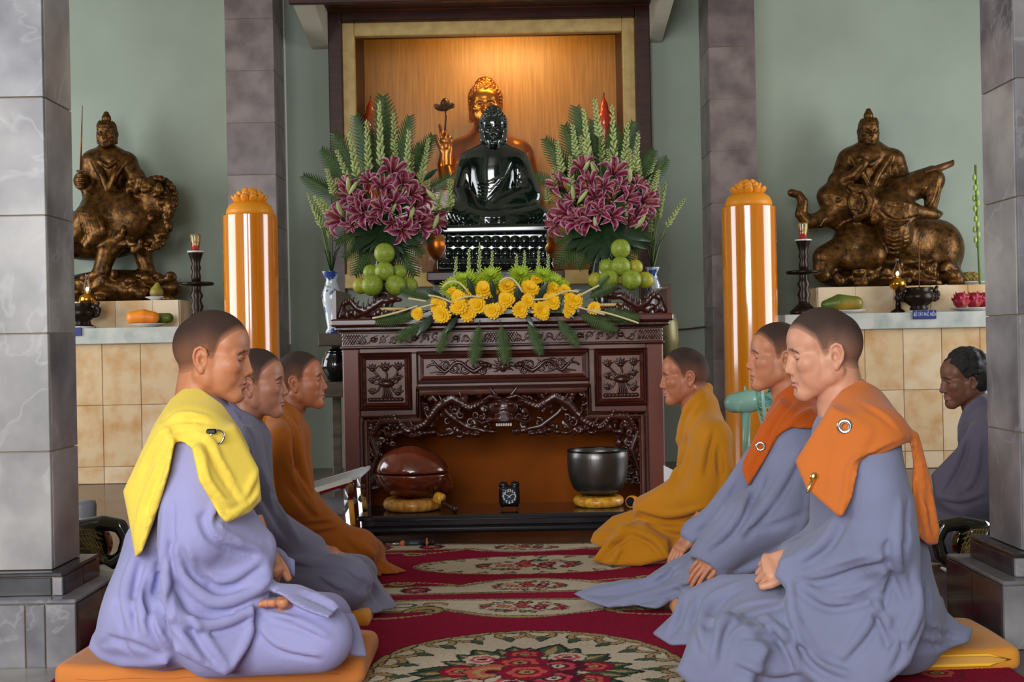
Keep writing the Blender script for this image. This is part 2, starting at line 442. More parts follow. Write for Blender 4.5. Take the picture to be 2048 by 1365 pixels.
# ------------------------------------------------------------------ human heads and hands
HAIRLINE = np.array([(-110, -50), (-60, -48), (-30, -40), (-18, -22), (-10, 8), (8, 12), (16, -8), (25, -6), (31, 14), (40, 34), (52, 45), (64, 56), (80, 68), (92, 76), (110, 80)], float)
def head_sdf(neck_to=(-42, 0, -190), h=2.2, jaw=1.0, nose=1.0, cheek=1.0, eyes='closed', age=0.0, lipf=1.0, buddha=False, neck_r=50, mouth_open=0.0):
    s = SDF((-108, -96, -200 if neck_to is not None else -125), (132, 96, 124 if not buddha else 192), h)
    s.ell((5, 0, 38), (92, 75, 75)); s.ell((-36, 0, 22), (55, 64, 60), 20); s.ell((50, 0, 32), (45, 62, 50), 16)
    s.ell((42, 0, -28), (47, 60, 62), 22)
    s.ell((64, 0, -60), (30, 33 * jaw, 34), 16)
    for y in (-1, 1):
        s.ell((66, 45 * y, -22), (20, 17 * cheek, 17), 18)
        s.rc((10, 47 * y * jaw, -56), (75, 12 * y, -95), 15, 13, 20)
        s.rc((8, 54 * y * jaw, -18), (10, 48 * y * jaw, -56), 16, 15, 20)
    for y in (-1, 1): s.ell((44, 37 * y * jaw, -50), (32, 19, 32), 18)
    s.ell((78, 0, -96), (17, 20 * jaw, 14), 12)
    s.ell((38, 0, -68), (46, 44 * jaw, 30), 20)
    for y in (-1, 1):
        s.rc((91, 10 * y, 12), (77, 46 * y, 11), 7.5, 6, 12)
        s.ell((103, 31 * y, -5), (17, 19, 11.5), 12, cut=True)
        s.ell((80.5, 31.5 * y, -5), (13.5, 15.5, 13), 4)
        # upper lid fold over the eyeball
        s.chain([(91, 17 * y, -3), (95.0, 27 * y, 1.5), (92.5, 38 * y, 1), (84.5, 48 * y, -6)], [2.2, 3.2, 3.2, 2.4], 3)
        if age: s.chain([(90, 20 * y, -17), (89, 33 * y, -21), (82, 44 * y, -18)], [2.5, 4, 2.5], 5)
        if eyes == 'closed':
            s.chain([(92, 18 * y, -9), (96.5, 29 * y, -11.5), (93, 40 * y, -11), (86, 47 * y, -8.5)], [1.0, 1.7, 1.6, 1.0], 2.0, cut=True)
        else:
            s.chain([(93, 19 * y, -6), (97.5, 29 * y, -6.5), (94, 40 * y, -6.5), (87, 46 * y, -6)], [1.4, 3.2, 3.0, 1.4], 1.5, cut=True)
            s.ell((80.5, 31.5 * y, -5.5), (13, 13, 12.5), 0.6)
    # nose
    n = nose
    s.rc((92, 0, 8), (107 * n ** .3, 0, -34 * n), 6.5, 8, 8)
    s.ell((108 * n ** .3, 0, -37 * n), (9.5, 10.5, 8.5), 6)
    for y in (-1, 1):
        s.ell((101, 12.5 * y, -41 * n), (9.5, 7, 7.5), 5); s.ell((107, 6 * y, -47.5 * n), (5, 3, 3.2), 2, cut=True)
    # lips
    for y in (-1, 1):
        s.chain([(99.5, 3 * y, -64.5), (97, 12 * y, -66), (88, 24 * y, -70.5)], [5.2 * lipf, 4.8 * lipf, 2.2], 4)
        s.chain([(98.5, 0, -77), (96, 11 * y, -76.5), (88, 22 * y, -72.5)], [6.2 * lipf, 5.4 * lipf, 2.4], 4)
        s.chain([(106, 0, -70.5), (102, 11 * y, -70.2), (90, 25 * y, -71.5)], [1.5 + mouth_open, 1.4 + mouth_open, 1.2], 1.8, cut=True)
        s.rc((100, 9 * y, -47), (91, 30 * y, -66), 2.0 + 1.5 * age, 2, 8, cut=True) if age else None
    s.ell((103, 0, -55), (5, 3.5, 7), 5, cut=True)
    s.ell((104, 0, -88), (9, 16, 6), 9, cut=True)
    # ears
    for y in (-1, 1):
        E = lambda x, yy, z: (x - 4, (74 + yy) * y, z - 12)
        lz = 1.0
        s.ell(E(-3, 5, 0), (16, 4.5, 26), 5)
        s.chain([E(9, 3, 0), E(14, 5, 13), E(9, 8, 25), E(-4, 11, 31), E(-16, 13, 24), E(-20, 13, 8), E(-16, 11, -9), E(-7, 8, -21), E(2, 5, -28)], [2.6, 3.4, 3.8, 4.0, 4.0, 3.8, 3.6, 4.2, 5.2], 2)
        s.chain([E(-4, 9, 18), E(-10, 10, 6), E(-7, 9, -8), E(0, 8, -15)], [2.6, 3.2, 3.2, 3.0], 2)
        s.ell(E(1, 6, -26), (8, 4.5, 9), 3)
        s.ell(E(12, 3, -4), (4.5, 5, 6.5), 3)
        s.ell(E(3, 11, -1), (8, 8, 11), 3, cut=True)
        if buddha: s.chain([E(0, 5, -26), E(3, 4, -48), E(3, 2, -66)], [7, 8, 9], 4)
    if neck_to is not None:
        nt = np.array(neck_to, float); a = np.array((-20, 0, -45.0))
        s.rc(a, nt, neck_r, neck_r + 8, 20, sy=1.0)
        for y in (-1, 1): s.rc((-12, 58 * y, -50), nt + np.array([52, -40 * y, 0]), 11, 11, 14)
        s.ell(nt * 0.5 + a * 0.5 + np.array([neck_r - 3, 0, -8]), (9, 11, 13), 10)
    return s
def head_cols(V, skin, lip=(0.40, 0.13, 0.11), brow=(0.03, 0.02, 0.018), browf=0.85, ruddy=0.25, eyes='closed'):
    x, y, z = V[:, 0], np.abs(V[:, 1]), V[:, 2]; n = len(V)
    C = np.tile(np.array(skin, float), (n, 1))
    def mixin(mask, c): 
        nonlocal C; C = C * (1 - mask[:, None]) + np.array(c) * mask[:, None]
    def dl(pts):
        P = V.copy(); P[:, 1] = y; D = np.full(n, 1e9)
        S = np.concatenate([np.linspace(pts[i], pts[i + 1], 5)[(1 if i else 0):] for i in range(len(pts) - 1)]); pts = [P[np.argmin(((P - q) ** 2).sum(1))] for q in S]
        for i in range(len(pts) - 1):
            a, b = np.array(pts[i], float), np.array(pts[i + 1], float); e = b - a
            t = np.clip(((P - a) @ e) / max(e @ e, 1e-9), 0, 1); D = np.minimum(D, np.linalg.norm(P - a - t[:, None] * e, axis=1))
        return D
    rd = np.array(skin) * np.array([0.98, 0.74, 0.66])
    mixin(ruddy * np.exp(-((x - 80) ** 2 + (z + 32) ** 2) / 900) * (y > 20), rd)
    mixin(0.4 * sstep(8, 2, dl([(112, 0, -38), (108, 12, -42)])), rd)
    mixin(0.35 * sstep(8, 3, dl([(-8, 84, 12), (-22, 86, -4), (-8, 80, -36)])), rd)
    lm = np.maximum(sstep(6.5, 3.5, dl([(103, 0, -65.5), (99, 12, -67), (90, 24, -71)])), sstep(7.0, 4.0, dl([(102, 0, -76), (98, 11, -75.5), (90, 22, -72.5)])))
    mixin(0.72 * lm * (x > 84), lip)
    mixin(0.7 * sstep(2.4, .8, dl([(103, 0, -70.5), (99, 11, -70.3), (89, 24, -71.5)])) , (0.10, 0.03, 0.025))
    mixin(browf * sstep(5.5, 2.2, dl([(97, 11, 16), (91, 26, 18), (79, 45, 12)])), brow)
    if eyes == 'closed': mixin(0.9 * sstep(2.6, 1.0, dl([(93, 18, -9), (96, 29, -11.5), (92, 40, -11), (85, 48, -8)])), (0.015, 0.01, 0.01))
    else:
        mixin(0.9 * sstep(2.2, 1.0, dl([(94, 18, -5), (96, 29, -2.5), (92, 40, -3), (85, 48, -6)])), (0.015, 0.01, 0.01))
        eb = (np.abs(z + 6.2) < 2.8) & (np.abs(y - 32) < 12) & (np.linalg.norm(np.c_[x - 80.5, y - 31.5, z + 5.5], axis=1) < 13.4)
        C[eb] = (0.62, 0.56, 0.52); ir = eb & (np.hypot(y - 30, z + 5) < 5.2); C[ir] = (0.02, 0.012, 0.01)
    return C
def vnormals(V, Q):
    n = np.cross(V[Q[:, 2]] - V[Q[:, 0]], V[Q[:, 3]] - V[Q[:, 1]]); N = np.zeros_like(V)
    for i in range(4):
        for c in range(3): N[:, c] += np.bincount(Q[:, i], n[:, c], len(V))
    return N / np.maximum(np.linalg.norm(N, axis=1), 1e-9)[:, None]
def hair_shell(V, Q, C, hairc, density=0.8, thick=1.6, line=HAIRLINE, recede=0.0):
    """close-cropped hair: a thin skin over the scalp that thins out into the bare skin at the hairline"""
    N = vnormals(V, Q); x, y, z = V[:, 0], np.abs(V[:, 1]), V[:, 2]
    zl = np.interp(x, line[:, 0], line[:, 1])
    zl = zl + recede * sstep(30, 90, x) * 12 - 6 * sstep(40, 10, y) * sstep(60, 90, x)
    ear = sstep(77, 80, y) * sstep(30, 20, z) * sstep(-40, -30, x)
    m = sstep(-14, 24, z - zl) * (1 - ear) * (V[:, 2] > -60)
    keep = m > 0.03; fm = keep[Q].all(1); q = Q[fm]; u = np.unique(q); re = np.full(len(V), -1); re[u] = np.arange(len(u))
    mm_ = m[u]; dn = (density * (0.62 + 0.38 * sstep(0, 85, V[u, 2] + 0.35 * np.abs(V[u, 0]))))[:, None]; v = V[u] + N[u] * (mm_ * thick - 0.35)[:, None]
    c = C[u] * (1 - dn * mm_[:, None]) + np.array(hairc) * dn * mm_[:, None]
    return v, re[q], c
def place(V, R, sc, t): return (V * sc * 0.001) @ np.asarray(R).T + np.asarray(t)

# fingers: each a bent chain rooted in the palm
def hand_mesh(wrist, fwd, up, side=1, curl=(20, 25, 30, 35), bend=1.0, spread=4.0, thumb=(35, 20), h=2.0, sc=1.0, arm=None, thumb_in=0.0):
    """local: x to the fingertips, y to the thumb, z out of the back of the hand"""
    s = SDF((-75, -70, -95), (200, 85, 45), h)
    s.box((42, 0, -3), (42, 36, 11), 10, 4); s.ell((75, 0, 0), (16, 38, 11), 8); s.ell((30, 22, -9), (32, 17, 14), 10); s.ell((28, -20, -8), (34, 15, 13), 10)
    s.rc((-75, 0, -2), (10, 0, -2), 24, 21, 14, sy=1.25)
    L = [(42, 25, 20), (46, 29, 21), (43, 27, 20), (34, 20, 18)]; Y = [27, 9.5, -8.5, -26]; X0 = [82, 86, 82, 75]; Rr = [8.6, 8.9, 8.5, 7.6]
    for i in range(4):
        p = np.array([X0[i], Y[i], 0.0]); a = 0; pts = [p - np.array([14, 0, 1])]; rr = [Rr[i]]; pts.append(p); rr.append(Rr[i])
        yaw = math.radians(spread * (1.5 - i))
        for j in range(3):
            a += math.radians(curl[i]) * [0.8, 1.15 * bend, 0.8 * bend][j]
            p = p + L[i][j] * np.array([math.cos(a) * math.cos(yaw), math.cos(a) * math.sin(yaw), -math.sin(a)])
            pts.append(p); rr.append(Rr[i] * [0.94, 0.88, 0.74][j])
        s.chain(pts, rr, 3.0)
        n = pts[-1] - pts[-2]; n /= np.linalg.norm(n); upv = np.cross(n, [0, 1, 0]); upv *= np.sign(upv[2]) if abs(upv[2]) > .05 else 1
    a, b = math.radians(thumb[0]), math.radians(thumb[1]); p = np.array([22, 27, -8.0]); d = np.array([math.cos(a), math.sin(a), -math.sin(b)]); pts = [p]; rr = [12.5]
    for j, l in enumerate((38, 30, 23)):
        p = p + l * d / np.linalg.norm(d); pts.append(p); rr.append([11, 9.6, 7.6][j]); a -= math.radians(12 + thumb_in); d = np.array([math.cos(a), math.sin(a), -math.sin(b)])
    s.chain(pts, rr, 6)
    V, Q = s.mesh(2)
    fwd = np.asarray(fwd, float); fwd /= np.linalg.norm(fwd); up = np.asarray(up, float); up -= fwd * (up @ fwd); up /= np.linalg.norm(up); lat = np.cross(up, fwd) * side
    V = V * sc * 0.001
    if side < 0: Q = Q[:, ::-1]
    return V[:, :1] * fwd + V[:, 1:2] * lat + V[:, 2:] * up + np.asarray(wrist), Q
def join(parts):
    vs_, qs, cs, n = [], [], [], 0
    for V, Q, C in parts:
        vs_.append(V); qs.append(Q + n); cs.append(np.broadcast_to(np.asarray(C, float), V.shape)); n += len(V)
    return np.concatenate(vs_), np.concatenate(qs), np.concatenate(cs)
# ------------------------------------------------------------------ people
M_skin = mat('skin', (1, 1, 1), 0.48, attr=True, var=0.10, vscale=45, bump=0.04, bscale=300, sub=0.12)
M_hair = mat('cropped_hair', (1, 1, 1), 0.8, attr=True, var=0.35, vscale=650, bump=0.25, bscale=900)
def cloth(name, c, c2=None, var=0.10):
    return mat(name, c, 0.88, var=var, vscale=5, bump=0.12, bscale=55, sheen=0.15, col2=c2, spec=0.25)
M_chrome = mat('chrome', (0.75, 0.75, 0.75), 0.12, metal=1.0)
M_gold = mat('polished_gold', (0.85, 0.62, 0.22), 0.2, metal=1.0)

class Robe(SDF):
    """implicit garment whose points are given as picture coordinates plus a sideways offset at the wearer's distance"""
    def __init__(s, d, x0, y0, x1, y1, n0, n1, h=0.006):
        s.d = d
        P = [W(x, y, d + mm(n, d)) for x in (x0, x1) for y in (y0, y1) for n in (n0, n1)]
        lo, hi = np.min(P, 0), np.max(P, 0); lo[2] = max(lo[2], -0.03)
        SDF.__init__(s, lo, hi, h)
    def p(s, q): return W(q[0], q[1], s.d + mm(q[2] if len(q) > 2 else 0, s.d))
    def m(s, v): return mm(v, s.d)
    def C(s, a, b, ra, rb=None, k=20, sy=1.0, cut=False): return s.rc(s.p(a), s.p(b), s.m(ra), s.m(rb if rb is not None else ra), s.m(k), cut, sy)
    def CH(s, pts, rs, k=12, sy=1.0, cut=False):
        rs = rs if hasattr(rs, '__len__') else [rs] * len(pts)
        return s.chain([s.p(q) for q in pts], [s.m(r) for r in rs], s.m(k), cut, sy)
    def E(s, c, r, k=20, cut=False, rot=None): return s.ell(s.p(c), np.array([s.m(r[0]), s.m(r[1]), s.m(r[2])]), s.m(k), cut, rot)
    def P(s, poly, th=10, k=10, rd=6, cut=False): return s.panel([(q[0], q[1], mm(q[2] if len(q) > 2 else 0, s.d)) for q in poly], s.d, s.m(th), s.m(k), cut, s.m(rd))
    def S(s, pts, r=7, k=8, cut=False, sink=0.3, r1=None): return s.stroke(pts, s.m(r * 1.05), s.m(k * .7), cut, sink if not cut else 1.2, 9, s.m(r1) if r1 is not None else None, pair=0.0 if cut else 0.8)
    def floor(s, z=0.013):
        s.D = np.maximum(s.D, (z - s.ax[2])[None, None, :]); return s
    def copy(s):
        o = object.__new__(Robe); o.__dict__.update(s.__dict__); o.D = s.D.copy(); return o
    def waves(s, amp, n, ax=(1, 0, 0), f=40, ph=0):
        X, Y, Z = s.ax[0][:, None, None], s.ax[1][None, :, None], s.ax[2][None, None, :]
        t = X * ax[0] + Y * ax[1] + Z * ax[2]
        s.D = s.D + amp * np.sin(t * f + ph + 1.3 * np.sin(Z * 9 + X * 5) + 0.8 * np.sin(Y * 13)).astype(np.float32); return s

def person(label, d, base, ear, pitch, face, skin, neck, headkw={}, yaw=0, hs=1.0, hair='stubble', hairc=lin(17, 17, 19), dens=0.92, body=(), extra=(), recede=0.0, lipc=None, browf=0.75, roll=0):
    """one continuous figure: head and neck, trunk and limbs under the robe, hands"""
    R = rotm('Z', (0 if face > 0 else 180) + yaw) @ rotm('Y', pitch) @ rotm('X', roll)
    near = -82 if face > 0 else 82
    t = W(ear[0], ear[1], d - 0.076 * hs) - R @ (np.array([-6.3, near * .95, -12]) * hs * 0.001)
    nb = W(neck[0], neck[1], d + mm(neck[2], d))
    nl = R.T @ (nb - t) * 1000 / hs / np.array([0.90, 0.95, 0.985])
    s = head_sdf(neck_to=nl, **headkw); V, Q = s.mesh(2)
    eyes = headkw.get('eyes', 'closed')
    kw = dict(lip=lipc) if lipc else {}
    Cc = head_cols(V, skin, eyes=eyes, browf=browf, **kw)
    FS = np.array([0.90, 0.95, 0.985]); Vs = V * FS; parts = [(place(Vs, R, hs, t), Q, Cc)]
    bs = Robe(d, *body[0], h=0.012)
    for a, b, ra, rb, sy in body[1]: bs.C(a, b, ra, rb, 20, sy)
    bs.floor(0.01); bv, bq = bs.mesh(1); parts.append((bv, bq, np.array(skin)))
    for (v, q) in extra: parts.append((v, q, np.array(skin)))
    v, q, c = join(parts); loc = W(base[0], base[1], d); loc[2] = 0
    o = mobj('person', v, q, M_skin, cols=c, loc=loc); tag(o, label, 'person')
    if hair == 'stubble':
        hv, hq, hc = hair_shell(V, Q, Cc, hairc, dens, recede=recede)
        h = mobj('hair', place(hv * FS, R, hs, t) - loc, hq, M_hair, o, cols=hc)
    o['_R'] = 0; del o['_R']
    return o, R, t, loc
def garment(name, sdf, m, parent, loc, relax=2, label=None, clear=None):
    V, Q = sdf.mesh(relax); o = mobj(name, V - loc, Q, m, parent)
    if label: o['label'] = label
    return o
def ring(name, c, r, t, parent, loc, m, tilt=(0, 0), n=20):
    R = rotm('Z', tilt[0]) @ rotm('X', tilt[1]); b = MB()
    pts = [R @ np.array([math.cos(a) * r, 0, math.sin(a) * r]) + c - loc for a in np.linspace(0, 2 * math.pi, n, endpoint=False)]
    b.tube(pts, t, 8, closed=True, up=R @ np.array([0, 1, 0])); return b.build(name, m, parent, True)

LAV = cloth('lavender_grey_cloth', lin(158, 156, 200)); GREY = cloth('blue_grey_cloth', lin(126, 129, 156)); GREY2 = cloth('slate_grey_cloth', lin(118, 116, 138))
GREY3 = cloth('dark_grey_cloth', lin(104, 98, 116))
YEL = cloth('yellow_cloth', lin(246, 214, 84), var=0.06); ORA = cloth('orange_cloth', lin(203, 110, 46), var=0.07); RUST = cloth('rust_cloth', lin(188, 84, 18), var=0.08)
BROWN = cloth('brown_orange_cloth', lin(168, 92, 24), var=0.08); OCHRE = cloth('ochre_cloth', lin(180, 116, 12), var=0.08)

# ---- monk in lavender with the yellow shawl
def monk_yellow():
    d = 3.3
    foot = SDF(W(480, 1290, d - .4), W(670, 1150, d + .05), 0.0026)
    fp = lambda x, y, n: W(x, y, d + mm(n, d))
    foot.chain([fp(610, 1205, -90), fp(565, 1208, -165)], [.028, .02], .01)
    for x, y, r in ((522, 1209, 6.5), (533, 1207, 8), (546, 1206, 9), (566, 1206, 11.5)): foot.chain([fp(x + 10, y + 3, -165), fp(x, y, -196 + r)], [mm(r * .9, d), mm(r, d)], .0012)
    fv, fq = foot.mesh(1)
    hv, hq = hand_mesh(fp(521, 1090, -80), (0.38, -0.12, -0.9), (0.75, -0.5, 0.35), side=1, curl=(62, 66, 70, 72), thumb=(22, -6), sc=0.97, h=2.2)
    o, R, t, loc = person('person in lavender robe with folded yellow shawl, eyes closed, on the near orange cushion', d, (400, 1330), (400, 720), 5, 1, lin(198, 130, 92), (392, 850, 0),
        dict(jaw=0.98, nose=1.0, cheek=1.0), hs=1.06, body=((230, 790, 720, 1345, -200, 200), [((400, 880, 0), (370, 1080, 0), 55, 70, 1.6), ((350, 1220, 0), (420, 1240, 0), 75, 70, 1.5),
        ((390, 880, -110), (400, 1060, -165), 34, 30, 1), ((400, 1060, -165), (520, 1092, -82), 30, 22, 1), ((390, 880, 110), (400, 1060, 165), 34, 30, 1), ((400, 1060, 165), (540, 1120, 60), 30, 20, 1),
        ((420, 1250, -80), (620, 1275, -140), 55, 42, 1), ((420, 1250, 80), (640, 1245, 130), 50, 40, 1)]), extra=[(fv, fq), (hv, hq)])
    r = Robe(d, 160, 750, 750, 1375, -275, 240, 0.0055)
    r.C((405, 868, 0), (385, 1060, 0), 72, 98, 25, 1.75); r.E((352, 1220, 0), (122, 195, 112), 40)
    r.C((398, 825, 0), (402, 850, 0), 52, 60, 25, 1.3)
    for n in (-1, 1): r.C((395, 850, 60 * n), (388, 885, 128 * n), 45, 48, 30)
    r.CH([(366, 776, 0), (374, 790, -38), (400, 815, -58), (440, 858, -45), (468, 930, -15)], [11, 12, 12, 12, 12], 8); r.CH([(366, 776, 0), (380, 800, 48), (440, 856, 40), (468, 930, 10)], 11, 8)
    body = r.copy()
    r.C((300, 1080, 0), (262, 1250, 0), 40, 52, 40, 2.6)
    # near thigh, folded legs, far thigh
    r.C((430, 1262, -100), (640, 1272, -150), 78, 60, 30); r.C((640, 1290, -150), (420, 1310, -130), 48, 42, 25)
    r.C((430, 1235, 80), (655, 1232, 120), 66, 48, 30); r.C((655, 1260, 120), (560, 1310, 60), 50, 40, 25)
    r.E((560, 1250, 0), (90, 110, 60), 30)
    r.P([(540, 1166, -60), (600, 1170, -110), (660, 1194, -150), (678, 1216, -170), (658, 1238, -205), (612, 1222, -205), (582, 1206, -205), (566, 1192, -190), (548, 1186, -150)], 26, 14, 8)
    r.P([(660, 1225, -90), (708, 1228, -60), (722, 1262, -60), (735, 1316, -80), (700, 1312, -110), (690, 1270, -110)], 14, 14, 6)
    # sleeves
    r.CH([(388, 885, -132), (400, 1070, -188), (515, 1098, -105)], [58, 62, 36], 26)
    r.P([(352, 880, -140), (392, 890, -140), (408, 980, -165), (446, 1060, -170), (516, 1096, -120), (540, 1120, -110), (546, 1150, -110), (528, 1192, -135), (510, 1215, -160), (503, 1280, -205), (472, 1340, -225), (452, 1354, -228), (400, 1332, -228), (350, 1305, -225), (328, 1210, -215), (317, 1100, -200), (322, 990, -175)], 26, 26, 14)
    r.CH([(390, 885, 132), (405, 1070, 180), (545, 1128, 60)], [55, 56, 34], 26)
    r.C((468, 1036, -95), (512, 1084, -84), 40, 30, 20)
    r.P([(530, 1094, 30), (590, 1120, 10), (590, 1157, 0), (552, 1134, 0), (530, 1110, 20)], 10, 8, 5)
    # trailing cloth behind
    r.P([(176, 1297, -60), (186, 1274, -60), (224, 1260, -60), (300, 1270, -90), (336, 1310, -150), (334, 1330, -160), (242, 1333, -120), (200, 1318, -90)], 26, 22, 12)
    # folds
    for pts, w in (([(430, 1000), (425, 1040), (450, 1075), (520, 1100)], 9), ([(352, 1090), (372, 1160), (430, 1205), (505, 1185), (540, 1160)], 10), ([(375, 1090), (400, 1140), (450, 1160), (520, 1120)], 8),
                   ([(330, 1150), (352, 1230), (420, 1250), (495, 1225), (535, 1190)], 9), ([(330, 1010), (328, 1130), (345, 1240), (400, 1320)], 8), ([(380, 1230), (420, 1290), (455, 1335)], 7),
                   ([(505, 1215), (498, 1270), (465, 1335)], 7), ([(310, 1110), (285, 1200), (290, 1270)], 10), ([(270, 1110), (250, 1190), (262, 1260)], 9), ([(335, 1160), (318, 1240), (340, 1300)], 8),
                   ([(540, 1235), (600, 1245), (660, 1275)], 6), ([(520, 1255), (560, 1290), (640, 1310)], 6), ([(600, 1180), (650, 1200), (690, 1225)], 5), ([(520, 1225), (560, 1232), (590, 1240)], 4)): r.S(pts, w, 9)
    for pts, w in (([(440, 1020), (440, 1055), (480, 1085)], 9), ([(392, 1120), (430, 1178), (500, 1168)], 8), ([(350, 1170), (395, 1225), (470, 1225)], 8), ([(318, 1130), (322, 1230), (350, 1290)], 7), ([(300, 1150), (300, 1230)], 9),
                   ([(200, 1290), (230, 1285), (262, 1310)], 8), ([(215, 1275), (260, 1290), (320, 1312)], 7), ([(515, 1205), (512, 1260)], 6)): r.S(pts, w, 8, cut=True)
    r.floor(0.05); garment('robe', r, LAV, o, loc)
    # shawl: a folded cloth over the shoulder, following the body below it
    s = body; s.D = s.D - mm(16, d)
    s.C((392, 838, -30), (385, 880, -140), 62, 66, 30)
    out = [(366, 778), (398, 776), (444, 809), (480, 859), (518, 937), (525, 1001), (499, 1026), (453, 1047), (439, 1033), (418, 995), (398, 962), (384, 898), (366, 884), (350, 884), (338, 946), (312, 1033), (284, 1106), (271, 1116), (256, 1033), (246, 983), (280, 905), (312, 843), (340, 800)]
    s.P([(350, 880, -200), (338, 946, -205), (312, 1033, -185), (284, 1106, -170), (271, 1116, -165), (256, 1033, -140), (246, 983, -120), (285, 900, -140), (320, 850, -165)], 34, 22, 12)
    s.P([(470, 850, -140), (517, 937, -130), (523, 1001, -135), (499, 1026, -165), (453, 1047, -205), (439, 1033, -215), (398, 962, -228), (384, 898, -215), (420, 860, -185)], 26, 22, 8)
    for pts, w in (([(352, 884), (330, 950), (300, 1030), (277, 1105)], 7), ([(343, 890), (318, 930), (285, 1010), (268, 1080)], 6), ([(366, 884), (400, 905), (412, 960), (450, 1005), (487, 1000)], 8), ([(380, 860), (420, 880), (440, 925), (487, 1000)], 6),
                   ([(487, 1000), (505, 960), (517, 940)], 6), ([(455, 1040), (495, 1015), (522, 990)], 4), ([(460, 1030), (500, 1005), (522, 980)], 4), ([(330, 850), (360, 830), (420, 835)], 6), ([(310, 880), (350, 850), (400, 850)], 6), ([(300, 930), (330, 880), (352, 870)], 5), ([(270, 960), (300, 900), (320, 860)], 5)): s.S(pts, w, 6)
    for pts, w in (([(337, 905), (310, 970), (282, 1070)], 6), ([(400, 930), (425, 985), (452, 1020)], 6), ([(425, 905), (455, 950), (480, 975)], 5), ([(322, 865), (350, 842), (410, 842)], 5)): s.S(pts, w, 6, cut=True)
    s.clip(out, d); sh = garment('shawl', s, YEL, o, loc, label='folded bright yellow shawl')
    c = s.hit(436, 874); ring('clasp', c + np.array([0, -.008, 0]), 0.016, 0.003, sh, loc, M_chrome, (20, 0)); 
    b = MB(); c2 = s.hit(424, 863) - loc; b.box(c2 + np.array([-.012, -.012, -.006]), c2 + np.array([.012, 0.002, .006]), .003); b.build('clasp_hook', mat('dark_metal', (.03, .03, .03), .35, metal=.8), sh)
    return o

def monk_second():
    d = 4.07
    fp = lambda x, y, n: W(x, y, d + mm(n, d))
    hv, hq = hand_mesh(fp(622, 1094, -92), (0.93, -0.1, -0.32), (0.25, -0.35, 0.9), side=-1, curl=(14, 15, 16, 18), sc=0.92, h=2.6)
    o, R, t, loc = person('person in slate grey robe, eyes open, second from the front on the left', d, (500, 1225), (496, 775), -1, 1, lin(184, 124, 98), (476, 880, 0),
        dict(jaw=1.0, nose=0.97, eyes='open', cheek=1.03), body=((400, 830, 740, 1240, -150, 150), [((490, 900, 0), (470, 1050, 0), 45, 55, 1.6), ((470, 1130, 0), (520, 1150, 0), 55, 55, 1.5),
        ((480, 900, -85), (520, 1050, -120), 26, 24, 1), ((520, 1050, -120), (622, 1094, -92), 24, 18, 1), ((520, 1160, -70), (690, 1160, -110), 40, 34, 1), ((520, 1150, 70), (690, 1140, 100), 40, 34, 1)]), extra=[(hv, hq)], dens=0.92)
    r = Robe(d, 360, 780, 820, 1255, -200, 190, 0.0065)
    r.C((490, 890, 0), (470, 1060, 0), 52, 75, 25, 1.75); r.E((470, 1150, 0), (95, 150, 90), 35); r.C((480, 855, 0), (485, 880, 0), 42, 46, 20, 1.3)
    for n in (-1, 1): r.C((482, 865, 45 * n), (480, 900, 98 * n), 34, 36, 25)
    for n in (-1, 1): r.CH([(444, 805, 0), (462, 815, 36 * n), (492, 842, 36 * n), (512, 900, 12 * n)], 10, 7)
    r.CH([(480, 900, -100), (515, 1050, -138), (625, 1095, -92)], [44, 46, 26], 22); r.CH([(480, 900, 100), (520, 1050, 130), (625, 1095, 60)], [42, 44, 26], 22)
    r.P([(470, 900, -110), (510, 930, -110), (560, 1030, -120), (606, 1084, -100), (642, 1106, -95), (630, 1125, -105), (560, 1150, -140), (480, 1180, -150), (440, 1050, -140)], 18, 20, 10)
    r.C((500, 1160, -70), (690, 1165, -118), 62, 52, 25); r.C((500, 1150, 60), (715, 1150, 90), 60, 42, 25); r.E((610, 1160, 0), (110, 120, 50), 25); r.C((690, 1180, -110), (520, 1200, -100), 40, 40, 20)
    r.P([(690, 1150, -60), (735, 1125, 20), (760, 1165, 0), (797, 1214, -30), (798, 1236, -50), (755, 1234, -70), (722, 1216, -100)], 12, 16, 6)
    for pts, w in (([(520, 930), (545, 1000), (600, 1085)], 7), ([(500, 1100), (560, 1120), (630, 1120)], 7), ([(660, 1110), (720, 1135), (755, 1180), (790, 1225)], 6), ([(600, 1130), (680, 1130), (728, 1170), (725, 1205)], 7), ([(690, 1130), (740, 1170)], 5), ([(640, 1150), (690, 1180)], 5)): r.S(pts, w, 8)
    for pts, w in (([(540, 960), (570, 1040)], 6), ([(680, 1120), (722, 1150), (738, 1190)], 6), ([(560, 1130), (620, 1140)], 6)): r.S(pts, w, 8, cut=True)
    r.S([(450, 806), (478, 826), (504, 868), (512, 915)], 5, 4, cut=True); r.S([(444, 812), (470, 832), (494, 872), (506, 925)], 5, 4)
    r.floor(0.03); garment('robe', r, GREY2, o, loc)
    y = Robe(d, 440, 850, 560, 1030, -160, 160, 0.0065); y.C((492, 880, 60), (470, 1060, 60), 66, 88, 25, 1.3); y.clip([(505, 890), (518, 905), (530, 950), (548, 1012), (530, 1010), (505, 940)], d)
    garment('shawl', y, YEL, o, loc, label='narrow yellow shawl edge down the chest')
    return o

